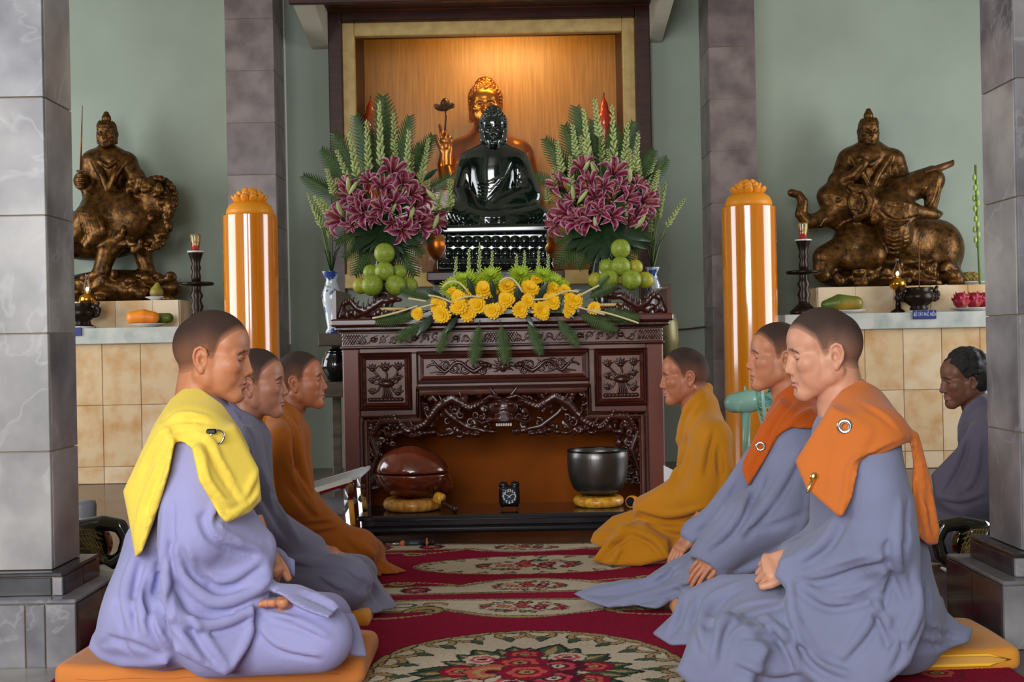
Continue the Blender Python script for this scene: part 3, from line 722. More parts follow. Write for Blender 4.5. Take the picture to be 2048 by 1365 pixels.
def monk_brown():
    d = 4.8
    fp = lambda x, y, n: W(x, y, d + mm(n, d))
    o, R, t, loc = person('person in brown-orange robe kneeling beside the chrome chair', d, (590, 1150), (587, 769), -5, 1, lin(178, 110, 76), (568, 850, 0),
        dict(jaw=0.97, nose=1.03), body=((500, 820, 730, 1150, -130, 130), [((580, 880, 0), (565, 1010, 0), 38, 45, 1.6), ((565, 1080, 0), (690, 1090, 0), 45, 38, 1.6), ((575, 880, -72), (590, 1000, -95), 24, 22, 1)]), dens=0.92)
    r = Robe(d, 470, 780, 850, 1185, -170, 165, 0.0065)
    r.C((575, 880, 0), (568, 1010, 0), 44, 62, 22, 1.7); r.E((560, 1080, 0), (85, 128, 80), 30); r.C((570, 838, 0), (574, 870, 0), 36, 42, 18, 1.3)
    for n in (-1, 1):
        r.C((572, 850, 38 * n), (568, 885, 82 * n), 30, 32, 22); r.CH([(545, 800, 0), (560, 806, 32 * n), (586, 826, 34 * n), (604, 880, 8 * n)], 10, 7)
        r.CH([(568, 890, 84 * n), (585, 1000, 115 * n), (655, 1050, 60 * n)], [38, 42, 26], 20); r.C((590, 1090, 50 * n), (715, 1100, 75 * n), 58, 42, 25); r.C((700, 1120, 80 * n), (570, 1140, 70 * n), 34, 34, 20)
    r.P([(545, 890, -90), (590, 900, -80), (612, 960, -90), (640, 1015, -80), (672, 1045, -70), (640, 1070, -100), (570, 1080, -120), (530, 1040, -110)], 16, 18, 9)
    r.C((650, 1090, 0), (735, 1110, 10), 50, 36, 25, 1.8)
    r.P([(700, 1060, 0), (742, 1090, 0), (770, 1122, -10), (795, 1134, -20), (834, 1152, -30), (824, 1167, -45), (800, 1176, -55), (760, 1174, -70), (742, 1150, -75), (700, 1140, -80)], 16, 18, 8)
    for pts, w in (([(600, 860), (605, 930), (628, 1000)], 6), ([(575, 890), (592, 960), (640, 1030)], 7), ([(560, 1040), (610, 1045), (660, 1040)], 5), ([(565, 1052), (620, 1058), (672, 1052)], 5), ([(690, 1070), (735, 1110), (765, 1160)], 6), ([(720, 1080), (765, 1130), (810, 1160)], 6), ([(700, 1100), (730, 1150)], 5), ([(545, 900), (555, 980), (565, 1030)], 6)): r.S(pts, w, 7)
    for pts, w in (([(588, 900), (602, 970), (640, 1022)], 5), ([(562, 1047), (615, 1051), (668, 1046)], 4), ([(745, 1110), (790, 1150)], 5)): r.S(pts, w, 7, cut=True)
    r.S([(556, 802), (584, 826), (600, 862), (602, 900)], 4, 3, cut=True); r.S([(550, 808), (577, 832), (594, 866), (598, 905)], 4, 3)
    r.floor(); garment('robe', r, BROWN, o, loc)
    return o

def monk_ochre():
    d = 5.0
    o, R, t, loc = person('person in ochre robe kneeling beside the bronze bowl', d, (1400, 1120), (1381, 758), 3, -1, lin(172, 106, 74), (1398, 840, 0),
        dict(jaw=0.95, nose=1.0, age=0.6, cheek=1.05, mouth_open=0.6), body=((1250, 800, 1480, 1120, -130, 130), [((1395, 870, 0), (1410, 1000, 0), 38, 45, 1.6), ((1400, 1060, 0), (1290, 1075, 0), 45, 36, 1.6), ((1405, 870, -70), (1400, 985, -92), 24, 22, 1)]), dens=0.92, recede=1.0)
    r = Robe(d, 1165, 755, 1500, 1150, -165, 160, 0.0065)
    r.C((1405, 870, 0), (1412, 1000, 0), 46, 62, 22, 1.65); r.E((1415, 1060, 0), (82, 122, 70), 30); r.C((1402, 815, 0), (1404, 850, 0), 36, 42, 18, 1.3)
    for n in (-1, 1):
        r.C((1408, 845, 38 * n), (1420, 875, 80 * n), 30, 34, 22); r.CH([(1414, 778, 0), (1402, 790, 32 * n), (1376, 820, 34 * n), (1362, 880, 8 * n)], 11, 7)
        r.CH([(1425, 880, 82 * n), (1400, 990, 108 * n), (1295, 1015, 50 * n)], [38, 46, 26], 20); r.C((1380, 1075, 50 * n), (1260, 1085, 75 * n), 52, 36, 25); r.C((1270, 1105, 80 * n), (1400, 1115, 70 * n), 26, 30, 20)
    r.P([(1440, 850, -80), (1400, 880, -80), (1365, 930, -85), (1330, 970, -80), (1300, 994, -65), (1271, 1008, -50), (1270, 1028, -60), (1300, 1032, -80), (1345, 1035, -110), (1430, 1020, -120), (1470, 940, -105)], 18, 18, 9)
    r.P([(1300, 1010, 0), (1225, 1033, 10), (1187, 1066, 0), (1180, 1084, -10), (1200, 1096, -30), (1260, 1090, -60), (1320, 1070, -70)], 16, 18, 8)
    r.P([(1240, 1056, -80), (1290, 1050, -95), (1336, 1080, -110), (1340, 1118, -120), (1282, 1133, -120), (1218, 1132, -100), (1182, 1122, -80), (1205, 1100, -80)], 20, 18, 10)
    for pts, w in (([(1375, 860), (1360, 930), (1330, 985)], 7), ([(1420, 860), (1408, 900), (1400, 950)], 6), ([(1448, 900), (1452, 960), (1430, 1010)], 6), ([(1270, 1015), (1340, 1030), (1420, 1010)], 6), ([(1185, 1075), (1230, 1062), (1270, 1045)], 5), ([(1195, 1090), (1230, 1080), (1252, 1055)], 5), ([(1190, 1118), (1225, 1085), (1262, 1060)], 6), ([(1262, 1060), (1310, 1080), (1335, 1115)], 6), ([(1225, 1125), (1245, 1090)], 5), ([(1300, 1040), (1350, 1060), (1400, 1050)], 6)): r.S(pts, w, 7)
    for pts, w in (([(1392, 880), (1378, 940), (1345, 1000)], 5), ([(1215, 1100), (1250, 1070)], 5), ([(1280, 1040), (1330, 1045), (1390, 1035)], 5), ([(1438, 880), (1440, 960)], 5)): r.S(pts, w, 7, cut=True)
    r.S([(1408, 782), (1384, 812), (1366, 850), (1362, 900)], 4, 3, cut=True); r.S([(1416, 790), (1393, 820), (1375, 856), (1370, 905)], 4, 3)
    r.floor(); garment('robe', r, OCHRE, o, loc)
    return o

def monk_rust():
    d = 4.1
    fp = lambda x, y, n: W(x, y, d + mm(n, d))
    h1 = hand_mesh(fp(1440, 1096, -142), (-0.66, -0.12, -0.60), (-0.40, -0.75, 0.55), side=1, curl=(10, 12, 14, 16), sc=0.84, h=2.4, thumb=(20, 10))
    h2 = hand_mesh(fp(1384, 1064, 70), (-0.60, -0.15, -0.72), (-0.62, -0.3, 0.7), side=-1, curl=(16, 18, 20, 22), sc=0.9, h=2.4, thumb=(25, 20))
    o, R, t, loc = person('person in blue-grey robe with rust shawl, mouth slightly open, hands resting on both thighs', d, (1560, 1215), (1573, 721), -3, -1, lin(190, 124, 90), (1590, 830, 0),
        dict(jaw=0.98, nose=1.0, mouth_open=1.2, lipf=1.05), body=((1360, 790, 1720, 1215, -150, 150), [((1590, 860, 0), (1595, 1020, 0), 45, 55, 1.6), ((1590, 1110, 0), (1430, 1150, 0), 55, 40, 1.6), ((1600, 870, -85), (1560, 1030, -115), 26, 24, 1), ((1560, 1030, -115), (1424, 1098, -138), 22, 17, 1),
        ((1600, 870, 85), (1530, 1010, 110), 26, 24, 1), ((1530, 1010, 110), (1386, 1062, 70), 22, 17, 1)]), extra=[h1, h2], dens=0.92)
    r = Robe(d, 1130, 740, 1720, 1235, -200, 195, 0.0062)
    r.C((1590, 870, 0), (1600, 1030, 0), 55, 78, 25, 1.7); r.E((1605, 1110, 0), (95, 150, 95), 35); r.C((1592, 800, 0), (1594, 840, 0), 44, 50, 22, 1.3)
    body = r.copy(); 
    for n in (-1, 1): body.C((1594, 845, 45 * n), (1604, 875, 98 * n), 36, 40, 25)
    for n in (-1, 1): r.C((1594, 845, 45 * n), (1604, 875, 98 * n), 34, 38, 25); r.CH([(1604, 775, 0), (1590, 785, 36 * n), (1560, 820, 38 * n), (1535, 890, 12 * n)], 10, 7)
    r.CH([(1604, 880, -100), (1560, 1030, -130), (1425, 1112, -102)], [46, 58, 30], 24); r.CH([(1604, 880, 100), (1520, 1000, 120), (1388, 1062, 72)], [44, 46, 24], 22)
    r.P([(1590, 870, -115), (1560, 880, -115), (1496, 976, -118), (1446, 1052, -110), (1412, 1070, -105), (1386, 1116, -100), (1390, 1130, -100), (1436, 1160, -112), (1520, 1150, -130), (1600, 1120, -140), (1640, 1000, -130)], 20, 20, 10)
    r.C((1490, 1050, -132), (1424, 1116, -142), 56, 42, 20); r.E((1398, 1142, -148), (34, 44, 26), 5, cut=True)
    r.P([(1500, 890, 60), (1450, 965, 80), (1404, 1026, 75), (1362, 1068, 62), (1382, 1088, 50), (1450, 1050, 40), (1500, 985, 40)], 14, 16, 7)
    r.C((1560, 1130, -70), (1400, 1165, -105), 60, 36, 25); r.C((1560, 1120, 70), (1400, 1130, 80), 58, 40, 25); r.C((1420, 1150, -30), (1330, 1180, -20), 46, 26, 25, 2.0)
    r.P([(1420, 1090, 60), (1343, 1121, 40), (1290, 1157, 20), (1244, 1160, 10), (1180, 1174, 0), (1147, 1188, -10), (1172, 1202, -30), (1218, 1217, -50), (1270, 1212, -60), (1313, 1219, -75), (1330, 1212, -80), (1345, 1192, -90), (1420, 1190, -110), (1480, 1140, -100)], 14, 18, 7)
    for pts, w in (([(1500, 985), (1460, 1055), (1410, 1100)], 7), ([(1600, 900), (1540, 1000), (1480, 1070)], 8), ([(1620, 960), (1600, 1060), (1520, 1130), (1440, 1150)], 8), ([(1470, 960), (1430, 1020), (1390, 1060)], 6), ([(1380, 1120), (1290, 1165), (1190, 1182)], 6), ([(1420, 1150), (1330, 1180), (1225, 1205)], 6), ([(1400, 1180), (1310, 1205)], 5), ([(1350, 1125), (1300, 1170)], 5)): r.S(pts, w, 8)
    for pts, w in (([(1500, 1060), (1560, 1050), (1620, 1020)], 7), ([(1440, 1000), (1410, 1040)], 5), ([(1370, 1140), (1270, 1180), (1170, 1190)], 5), ([(1400, 1165), (1320, 1195), (1240, 1208)], 5), ([(1530, 950), (1490, 1030)], 6)): r.S(pts, w, 8, cut=True)
    r.floor(0.013); garment('robe', r, GREY, o, loc)
    s = body; s.D = s.D - mm(12, d)
    s.P([(1560, 800, -60), (1522, 850, -90), (1486, 923, -110), (1484, 942, -112), (1496, 974, -118), (1526, 927, -125), (1560, 868, -128), (1600, 840, -110)], 14, 16, 6)
    s.C((1600, 830, -30), (1612, 872, -110), 44, 50, 25)
    for pts, w in (([(1575, 800), (1530, 870), (1492, 950)], 5), ([(1600, 800), (1560, 850), (1510, 940)], 5), ([(1640, 810), (1590, 840), (1560, 866)], 5)): s.S(pts, w, 6)
    s.S([(1590, 810), (1545, 870), (1505, 940)], 4, 5, cut=True)
    s.clip([(1592, 762), (1553, 790), (1522, 850), (1486, 923), (1484, 942), (1496, 974), (1526, 927), (1561, 868), (1582, 856), (1622, 858), (1680, 880), (1690, 800), (1640, 770)], d)
    sh = garment('shawl', s, RUST, o, loc, label='rust orange shawl over the shoulder')
    c = s.hit(1520, 893); ring('clasp', c + np.array([0, -.006, 0]), 0.012, 0.004, sh, loc, M_chrome, (-15, 0))
    return o

def monk_orange():
    d = 3.26
    fp = lambda x, y, n: W(x, y, d + mm(n, d))
    h1 = hand_mesh(fp(1592, 1118, -75), (-0.93, 0.15, -0.30), (-0.15, -0.75, 0.6), side=1, curl=(58, 62, 64, 66), sc=0.94, h=2.2, thumb=(25, -5))
    h2 = hand_mesh(fp(1580, 1112, 30), (-0.85, -0.45, -0.25), (-0.2, 0.4, 0.9), side=-1, curl=(50, 54, 58, 60), sc=0.94, h=2.4)
    o, R, t, loc = person('person in blue-grey robe with bright orange shawl and silver clasp, hands clasped', d, (1690, 1330), (1674, 713), 6, -1, lin(210, 150, 120), (1690, 850, 0),
        dict(jaw=1.02, nose=1.0, cheek=1.0, lipf=1.1), hs=1.04, body=((1400, 800, 1830, 1365, -200, 200), [((1695, 890, 0), (1720, 1080, 0), 55, 72, 1.6), ((1720, 1220, 0), (1640, 1250, 0), 78, 70, 1.5), ((1720, 890, -110), (1740, 1080, -160), 34, 30, 1), ((1740, 1080, -160), (1594, 1118, -78), 30, 20, 1), ((1720, 890, 110), (1700, 1070, 150), 34, 30, 1), ((1700, 1070, 150), (1582, 1112, 32), 28, 20, 1),
        ((1640, 1260, -80), (1470, 1300, -140), 55, 45, 1), ((1640, 1230, 80), (1450, 1220, 130), 52, 42, 1)]), extra=[h1, h2], lipc=(0.5, 0.16, 0.16))
    r = Robe(d, 1290, 735, 1965, 1400, -275, 240, 0.0055)
    r.C((1700, 880, 0), (1725, 1070, 0), 72, 100, 25, 1.7); r.E((1745, 1220, 0), (118, 190, 118), 40); r.C((1702, 828, 0), (1702, 852, 0), 54, 60, 25, 1.3)
    for n in (-1, 1): r.C((1708, 852, 60 * n), (1728, 885, 128 * n), 45, 48, 30)
    r.CH([(1722, 768, 0), (1716, 782, -40), (1694, 812, -60), (1655, 870, -45), (1628, 950, -15)], [9, 10, 11, 12, 12], 8); r.CH([(1722, 768, 0), (1712, 790, 46), (1655, 862, 40), (1628, 945, 10)], [9, 10, 11, 11], 8)
    body = r.copy()
    r.C((1800, 1110, 0), (1800, 1270, 0), 45, 60, 40, 2.4)
    r.C((1650, 1270, -90), (1445, 1310, -150), 88, 66, 35); r.C((1450, 1330, -150), (1700, 1350, -140), 55, 45, 25); r.C((1650, 1220, 80), (1440, 1205, 120), 72, 50, 30); r.E((1540, 1235, 0), (105, 120, 80), 35)
    r.P([(1440, 1150, 60), (1361, 1186, 60), (1345, 1230, 40), (1304, 1268, 20), (1342, 1292, -20), (1400, 1290, -60), (1480, 1220, -60), (1520, 1150, -20)], 16, 20, 8)
    r.P([(1410, 1240, -130), (1380, 1300, -140), (1350, 1342, -150), (1380, 1372, -170), (1500, 1380, -210), (1540, 1300, -210), (1480, 1235, -170)], 22, 24, 12)
    r.CH([(1738, 890, -132), (1755, 1085, -185), (1600, 1118, -95)], [58, 68, 34], 26); r.CH([(1730, 890, 132), (1700, 1070, 165), (1585, 1112, 40)], [55, 56, 32], 26)
    r.P([(1770, 890, -140), (1735, 900, -145), (1690, 1000, -165), (1640, 1075, -140), (1596, 1100, -105), (1560, 1118, -95), (1548, 1152, -100), (1572, 1180, -130), (1566, 1250, -190), (1590, 1330, -225), (1640, 1380, -235), (1760, 1380, -235), (1820, 1330, -215), (1850, 1250, -190), (1840, 1140, -175), (1825, 1000, -160)], 26, 28, 14)
    r.P([(1562, 1114, -20), (1590, 1080, 10), (1620, 1085, 10), (1612, 1130, -30), (1548, 1150, -60)], 12, 12, 5)
    # trailing cloth on the cushion
    r.P([(1870, 1200, -30), (1884, 1196, -20), (1890, 1222, -30), (1920, 1247, -50), (1947, 1258, -60), (1938, 1286, -80), (1892, 1300, -110), (1840, 1302, -140), (1820, 1270, -130)], 24, 20, 10)
    for pts, w in (([(1690, 1010), (1650, 1080), (1600, 1120)], 8), ([(1790, 1110), (1720, 1120), (1640, 1145), (1590, 1150)], 10), ([(1790, 1130), (1740, 1180), (1660, 1200), (1600, 1165)], 9), ([(1800, 1000), (1795, 1110), (1820, 1200)], 9), ([(1770, 1140), (1740, 1240), (1680, 1320)], 8), ([(1580, 1160), (1590, 1240), (1640, 1320), (1700, 1350)], 9),
                   ([(1840, 1170), (1835, 1230), (1800, 1310)], 8), ([(1480, 1165), (1420, 1200), (1400, 1250), (1410, 1300)], 8), ([(1560, 1200), (1490, 1215), (1440, 1250), (1425, 1330)], 9), ([(1620, 1290), (1540, 1260), (1480, 1260)], 8), ([(1530, 1230), (1580, 1290), (1600, 1350)], 7), ([(1750, 1200), (1790, 1280), (1770, 1340)], 8),
                   ([(1365, 1190), (1350, 1240), (1330, 1270)], 6), ([(1390, 1200), (1370, 1260)], 6), ([(1470, 1320), (1540, 1345), (1600, 1340)], 7), ([(1850, 1240), (1890, 1262), (1938, 1268)], 6), ([(1840, 1270), (1890, 1285)], 6)): r.S(pts, w, 9)
    for pts, w in (([(1760, 1110), (1700, 1135), (1620, 1150)], 8), ([(1780, 1150), (1720, 1200), (1640, 1195)], 9), ([(1460, 1190), (1425, 1230), (1420, 1290)], 8), ([(1600, 1250), (1630, 1300), (1700, 1335)], 8), ([(1810, 1050), (1812, 1140)], 8), ([(1520, 1240), (1470, 1280), (1455, 1340)], 7), ([(1860, 1260), (1910, 1272)], 5), ([(1800, 1230), (1770, 1300)], 7)): r.S(pts, w, 8, cut=True)
    r.floor(0.02); garment('robe', r, GREY, o, loc)
    s = body; s.D = s.D - mm(16, d)
    s.C((1712, 840, -30), (1752, 880, -140), 62, 64, 30)
    s.P([(1663, 810, -90), (1631, 859, -110), (1590, 923, -130), (1613, 978, -150), (1677, 1034, -195), (1686, 1033, -200), (1704, 997, -208), (1718, 928, -215), (1740, 860, -190)], 20, 20, 5)
    s.P([(1800, 860, -150), (1836, 866, -130), (1860, 960, -110), (1880, 1062, -100), (1876, 1089, -105), (1856, 1091, -110), (1832, 1070, -115), (1805, 1033, -130), (1825, 987, -140), (1826, 923, -150), (1815, 885, -155)], 24, 16, 5)
    for pts, w in (([(1836, 868), (1800, 885), (1720, 920), (1705, 960), (1684, 1030)], 5), ([(1815, 870), (1760, 895), (1706, 925), (1692, 975), (1680, 1028)], 5), ([(1830, 880), (1842, 960), (1850, 1040), (1868, 1085)], 8), ([(1826, 930), (1830, 1000), (1838, 1070)], 7), ([(1836, 870), (1858, 960), (1878, 1070)], 6), ([(1808, 1033), (1830, 1045), (1850, 1085)], 5), ([(1680, 850), (1655, 900), (1640, 980)], 3), ([(1720, 800), (1770, 830), (1800, 860)], 4)): s.S(pts, w, 5)
    for pts, w in (([(1826, 875), (1760, 905), (1712, 930), (1700, 985)], 4), ([(1834, 920), (1842, 1010), (1855, 1080)], 5), ([(1822, 1000), (1826, 1040), (1840, 1070)], 4)): s.S(pts, w, 5, cut=True)
    s.clip([(1684, 780), (1723, 759), (1773, 785), (1819, 830), (1838, 864), (1861, 960), (1880, 1061), (1876, 1089), (1856, 1091), (1832, 1070), (1804, 1033), (1824, 987), (1826, 923), (1820, 882), (1808, 889), (1718, 930), (1714, 964), (1704, 997), (1687, 1034), (1676, 1034), (1613, 978), (1589, 923), (1631, 859), (1663, 804)], d)
    sh = garment('shawl', s, ORA, o, loc, label='folded bright orange shawl')
    c = s.hit(1688, 853); ring('clasp', c + np.array([0, -.008, 0]), 0.014, 0.006, sh, loc, M_chrome, (-20, 0))
    a = s.hit(1622, 966) ; b = MB(); q0 = W(1629, 955, a[1] - .006) - loc; q1 = W(1614, 986, a[1] - .02) - loc
    b.tube([q0, q1], [.006, .003], 8); b.ell(q0, (.011, .006, .012)); b.build('pin', M_gold, sh, True)
    return o

def old_person():
    d = 4.9
    o, R, t, loc = person('person with wavy dark hair in dark grey robe, half behind the right column', d, (1950, 1080), (1948, 764), 6, -1, lin(120, 78, 60), (1962, 835, 0),
        dict(jaw=0.95, nose=1.05, age=1.0), hs=0.96, hair='none', body=((1850, 800, 2030, 1090, -130, 130), [((1965, 870, 0), (1975, 1000, 0), 36, 45, 1.6), ((1970, 1050, 0), (1880, 1060, 0), 42, 36, 1.6)]))
    rnd = random.Random(4); hb = SDF((-125, -105, -75), (105, 105, 140), 3.0)
    hb.ell((-12, 0, 36), (97, 90, 90)); hb.ell((-46, 0, 0), (60, 86, 62), 20)
    for i in range(150):
        a = rnd.uniform(-math.pi, math.pi); e = rnd.uniform(-0.5, 1.45); v = np.array([math.cos(a) * math.cos(e), math.sin(a) * math.cos(e), math.sin(e)]); c = np.array([-14, 0, 32]) + v * (92, 84, 84)
        w = np.cross(v, (rnd.uniform(-1, 1), rnd.uniform(-1, 1), 1)); w /= np.linalg.norm(w)
        hb.chain([c - w * 22, c + v * 6, c + w * 22 - v * 4], [6, 9, 5], 7)
    X, Y, Z = hb.ax[0][:, None, None], hb.ax[1][None, :, None], hb.ax[2][None, None, :]
    face_cut = np.maximum(X - (26 + 0.75 * (Z - 20)), -1e3) ; lim = np.where(Z < 66, X - np.where(Z > 0, 18 + 0.7 * Z, 18 + 0.3 * Z), X - 66 - (Z - 66) * 2)
    hb.D = np.maximum(hb.D, lim.astype(np.float32)); hb.D = np.maximum(hb.D, (-58 - Z).astype(np.float32))
    hb.ell((6, -84, -14), (22, 30, 26), 5, cut=True); hb.ell((6, 84, -14), (22, 30, 26), 5, cut=True)
    hv, hq = hb.mesh(1); mobj('hair', place(hv * (.92, .95, .985), R, 0.96, t) - loc, hq, mat('dark_hair', lin(34, 30, 30), 0.55, var=0.4, vscale=90, bump=0.5, bscale=160, stretch=(1, 1, 3)), o)
    r = Robe(d, 1825, 775, 2060, 1135, -165, 160, 0.0075)
    r.C((1968, 870, 0), (1975, 1000, 0), 44, 58, 22, 1.65); r.E((1975, 1060, 0), (78, 122, 70), 30); r.C((1965, 822, 0), (1966, 850, 0), 36, 42, 18, 1.3)
    for n in (-1, 1): r.C((1970, 845, 38 * n), (1985, 875, 80 * n), 30, 34, 22); r.CH([(1975, 795, 0), (1962, 800, 32 * n), (1938, 820, 34 * n), (1925, 880, 8 * n)], 10, 7); r.CH([(1985, 880, 82 * n), (1955, 985, 105 * n), (1880, 1010, 50 * n)], [38, 46, 28], 20)
    r.P([(1945, 850, -80), (1920, 890, -85), (1862, 950, -70), (1870, 1000, -75), (1920, 1030, -110), (2000, 1020, -120), (2020, 900, -100)], 18, 18, 9)
    r.C((1950, 1065, -40), (1870, 1075, -60), 55, 42, 25, 1.8); r.P([(1850, 1060, -60), (1838, 1120, -90), (1905, 1128, -110), (1960, 1120, -120), (1960, 1050, -110)], 20, 18, 9)
    for pts, w in (([(1935, 860), (1910, 930), (1880, 985)], 6), ([(1960, 880), (1945, 960), (1900, 1000)], 6), ([(1870, 990), (1920, 1000), (1970, 985)], 5)): r.S(pts, w, 7)
    r.floor(); garment('robe', r, GREY3, o, loc)
    return o
for fn in (monk_yellow, monk_second, monk_brown, monk_ochre, monk_rust, monk_orange, old_person): fn()
# ------------------------------------------------------------------ the hall
def XZ(px, py, d):
    w = W(px, py, d); return w[0], w[2]
M_wall = mat('green_plaster', lin(150, 160, 146), 0.75, var=0.14, vscale=1.6, bump=0.05, bscale=40, vdet=8)
M_floor = mat('brown_floor', lin(96, 78, 70), 0.35, var=0.25, vscale=3, coat=0.2)
M_ceil = mat('ceiling_white', lin(170, 165, 150), 0.9)
M_stone = mat('grey_marble_light', lin(150, 146, 146), 0.32, col2=lin(98, 95, 99), vscale=4.5, vdet=9, lo=0.34, hi=0.68, vein=(.42, .41, .42, 2.2, .012))
M_stone2 = mat('grey_marble_mid', lin(136, 133, 136), 0.3, col2=lin(84, 82, 88), vscale=6.5, vdet=9, lo=0.34, hi=0.7, vein=(.36, .35, .36, 3, .010))
M_stone3 = mat('grey_marble_pale', lin(166, 161, 158), 0.34, col2=lin(116, 112, 114), vscale=3.6, vdet=10, lo=0.38, hi=0.66, vein=(.5, .49, .48, 1.8, .010))
M_black = mat('black_marble', lin(58, 56, 60), 0.25, col2=lin(30, 30, 34), vscale=8, vdet=8, coat=0.3)
M_pst = mat('brown_grey_stone', lin(112, 98, 96), 0.35, col2=lin(84, 72, 72), vscale=7, vdet=9)
M_pst2 = mat('brown_grey_stone_pale', lin(126, 112, 108), 0.35, col2=lin(92, 80, 78), vscale=6, vdet=9)
M_grout = mat('grout', lin(168, 150, 120), 0.9)
M_mtile = mat('yellow_marble', lin(205, 178, 140), 0.22, col2=lin(186, 138, 84), vscale=7, vdet=10, lo=0.42, hi=0.72, coat=0.2)
M_mtile2 = mat('yellow_marble_pale', lin(212, 190, 158), 0.22, col2=lin(192, 150, 100), vscale=6, vdet=10, lo=0.45, hi=0.75, coat=0.2)
M_white = mat('white_marble', lin(188, 190, 182), 0.3, col2=lin(140, 150, 142), vscale=9, vdet=8, lo=0.4, hi=0.8)
BW = 8.9
fl = MB().box((-7, -3, -0.2), (7, 10.2, 0)).build('floor', M_floor); tag(fl, kind='structure')
ce = MB().box((-5.3, -3.15, 3.9), (5.3, 9.05, 4.1)).build('ceiling', M_ceil); tag(ce, kind='structure')
ox0, oz1 = XZ(684, 48, BW); ox1, _ = XZ(1268, 48, BW); _, oz0 = XZ(980, 562, BW)
b = MB(); b.box((-5.2, BW, 0), (ox0, BW + .15, 3.9)); b.box((ox1, BW, 0), (5.2, BW + .15, 3.9)); b.box((ox0, BW, oz1), (ox1, BW + .15, 3.9)); b.box((ox0, BW, 0), (ox1, BW + .15, oz0))
wb = b.build('wall_back', M_wall); tag(wb, kind='structure')
def holed(name, horiz, at, lo, hi, holes, z1=3.9):
    """wall with openings; holes are (from, to, bottom, top)"""
    b = MB(); cuts = sorted(holes); x = lo
    bx = (lambda a, c, z0, zt: b.box((a, at - .15, z0), (c, at, zt))) if horiz else (lambda a, c, z0, zt: b.box((at - .075, a, z0), (at + .075, c, zt)))
    for (a, c, z0, zt) in cuts:
        if a > x: bx(x, a, 0, z1)
        if z0 > 0: bx(a, c, 0, z0)
        if zt < z1: bx(a, c, zt, z1)
        x = c
    if x < hi: bx(x, hi, 0, z1)
    o = b.build(name, M_wall); tag(o, kind='structure'); return o
holed('wall_left', False, -5.2, -3, BW, [(5.1, 7.7, .45, 3.0)]); holed('wall_right', False, 5.2, -3, BW, [(5.1, 7.7, .45, 3.0)]); holed('wall_front', True, -3, -5.2, 5.2, [(-4.3, .5, 0, 3.4)])
for i, (px, y0, y1) in enumerate(((561, 0, 690), (1409, 366, 760))):
    x, z1 = XZ(px, y0, BW - .02); x2, z0 = XZ(px + 8, y1, BW - .02)
    o = MB().box((x, BW - .03, z0), (x + .026, BW, z1 + (.6 if y0 == 0 else 0)), .004).build('trim_%d' % (i + 1), mat('white_trim%d' % i, lin(205, 208, 200), .5)); tag(o, kind='structure')
wx0 = XZ(1345, 660, 8.85)[0]; b = MB(); b.tube([W(1330 + i * 9, 657 + 2.5 * math.sin(i * .5) , 8.87) for i in range(12)], .007, 6); o = b.build('cable', mat('dark_cable', lin(60, 50, 40), .6), None, True); tag(o, 'thin dark cable hanging across the green wall right of the altar', 'cable')

def text_mesh(name, f, parent):
    t = bpy.data.objects.new(name, f); COL.objects.link(t); bpy.context.view_layer.update()
    me = bpy.data.meshes.new_from_object(t.evaluated_get(bpy.context.evaluated_depsgraph_get())); bpy.data.objects.remove(t)
    o = bpy.data.objects.new(name, me); COL.objects.link(o); o.parent = parent; return o
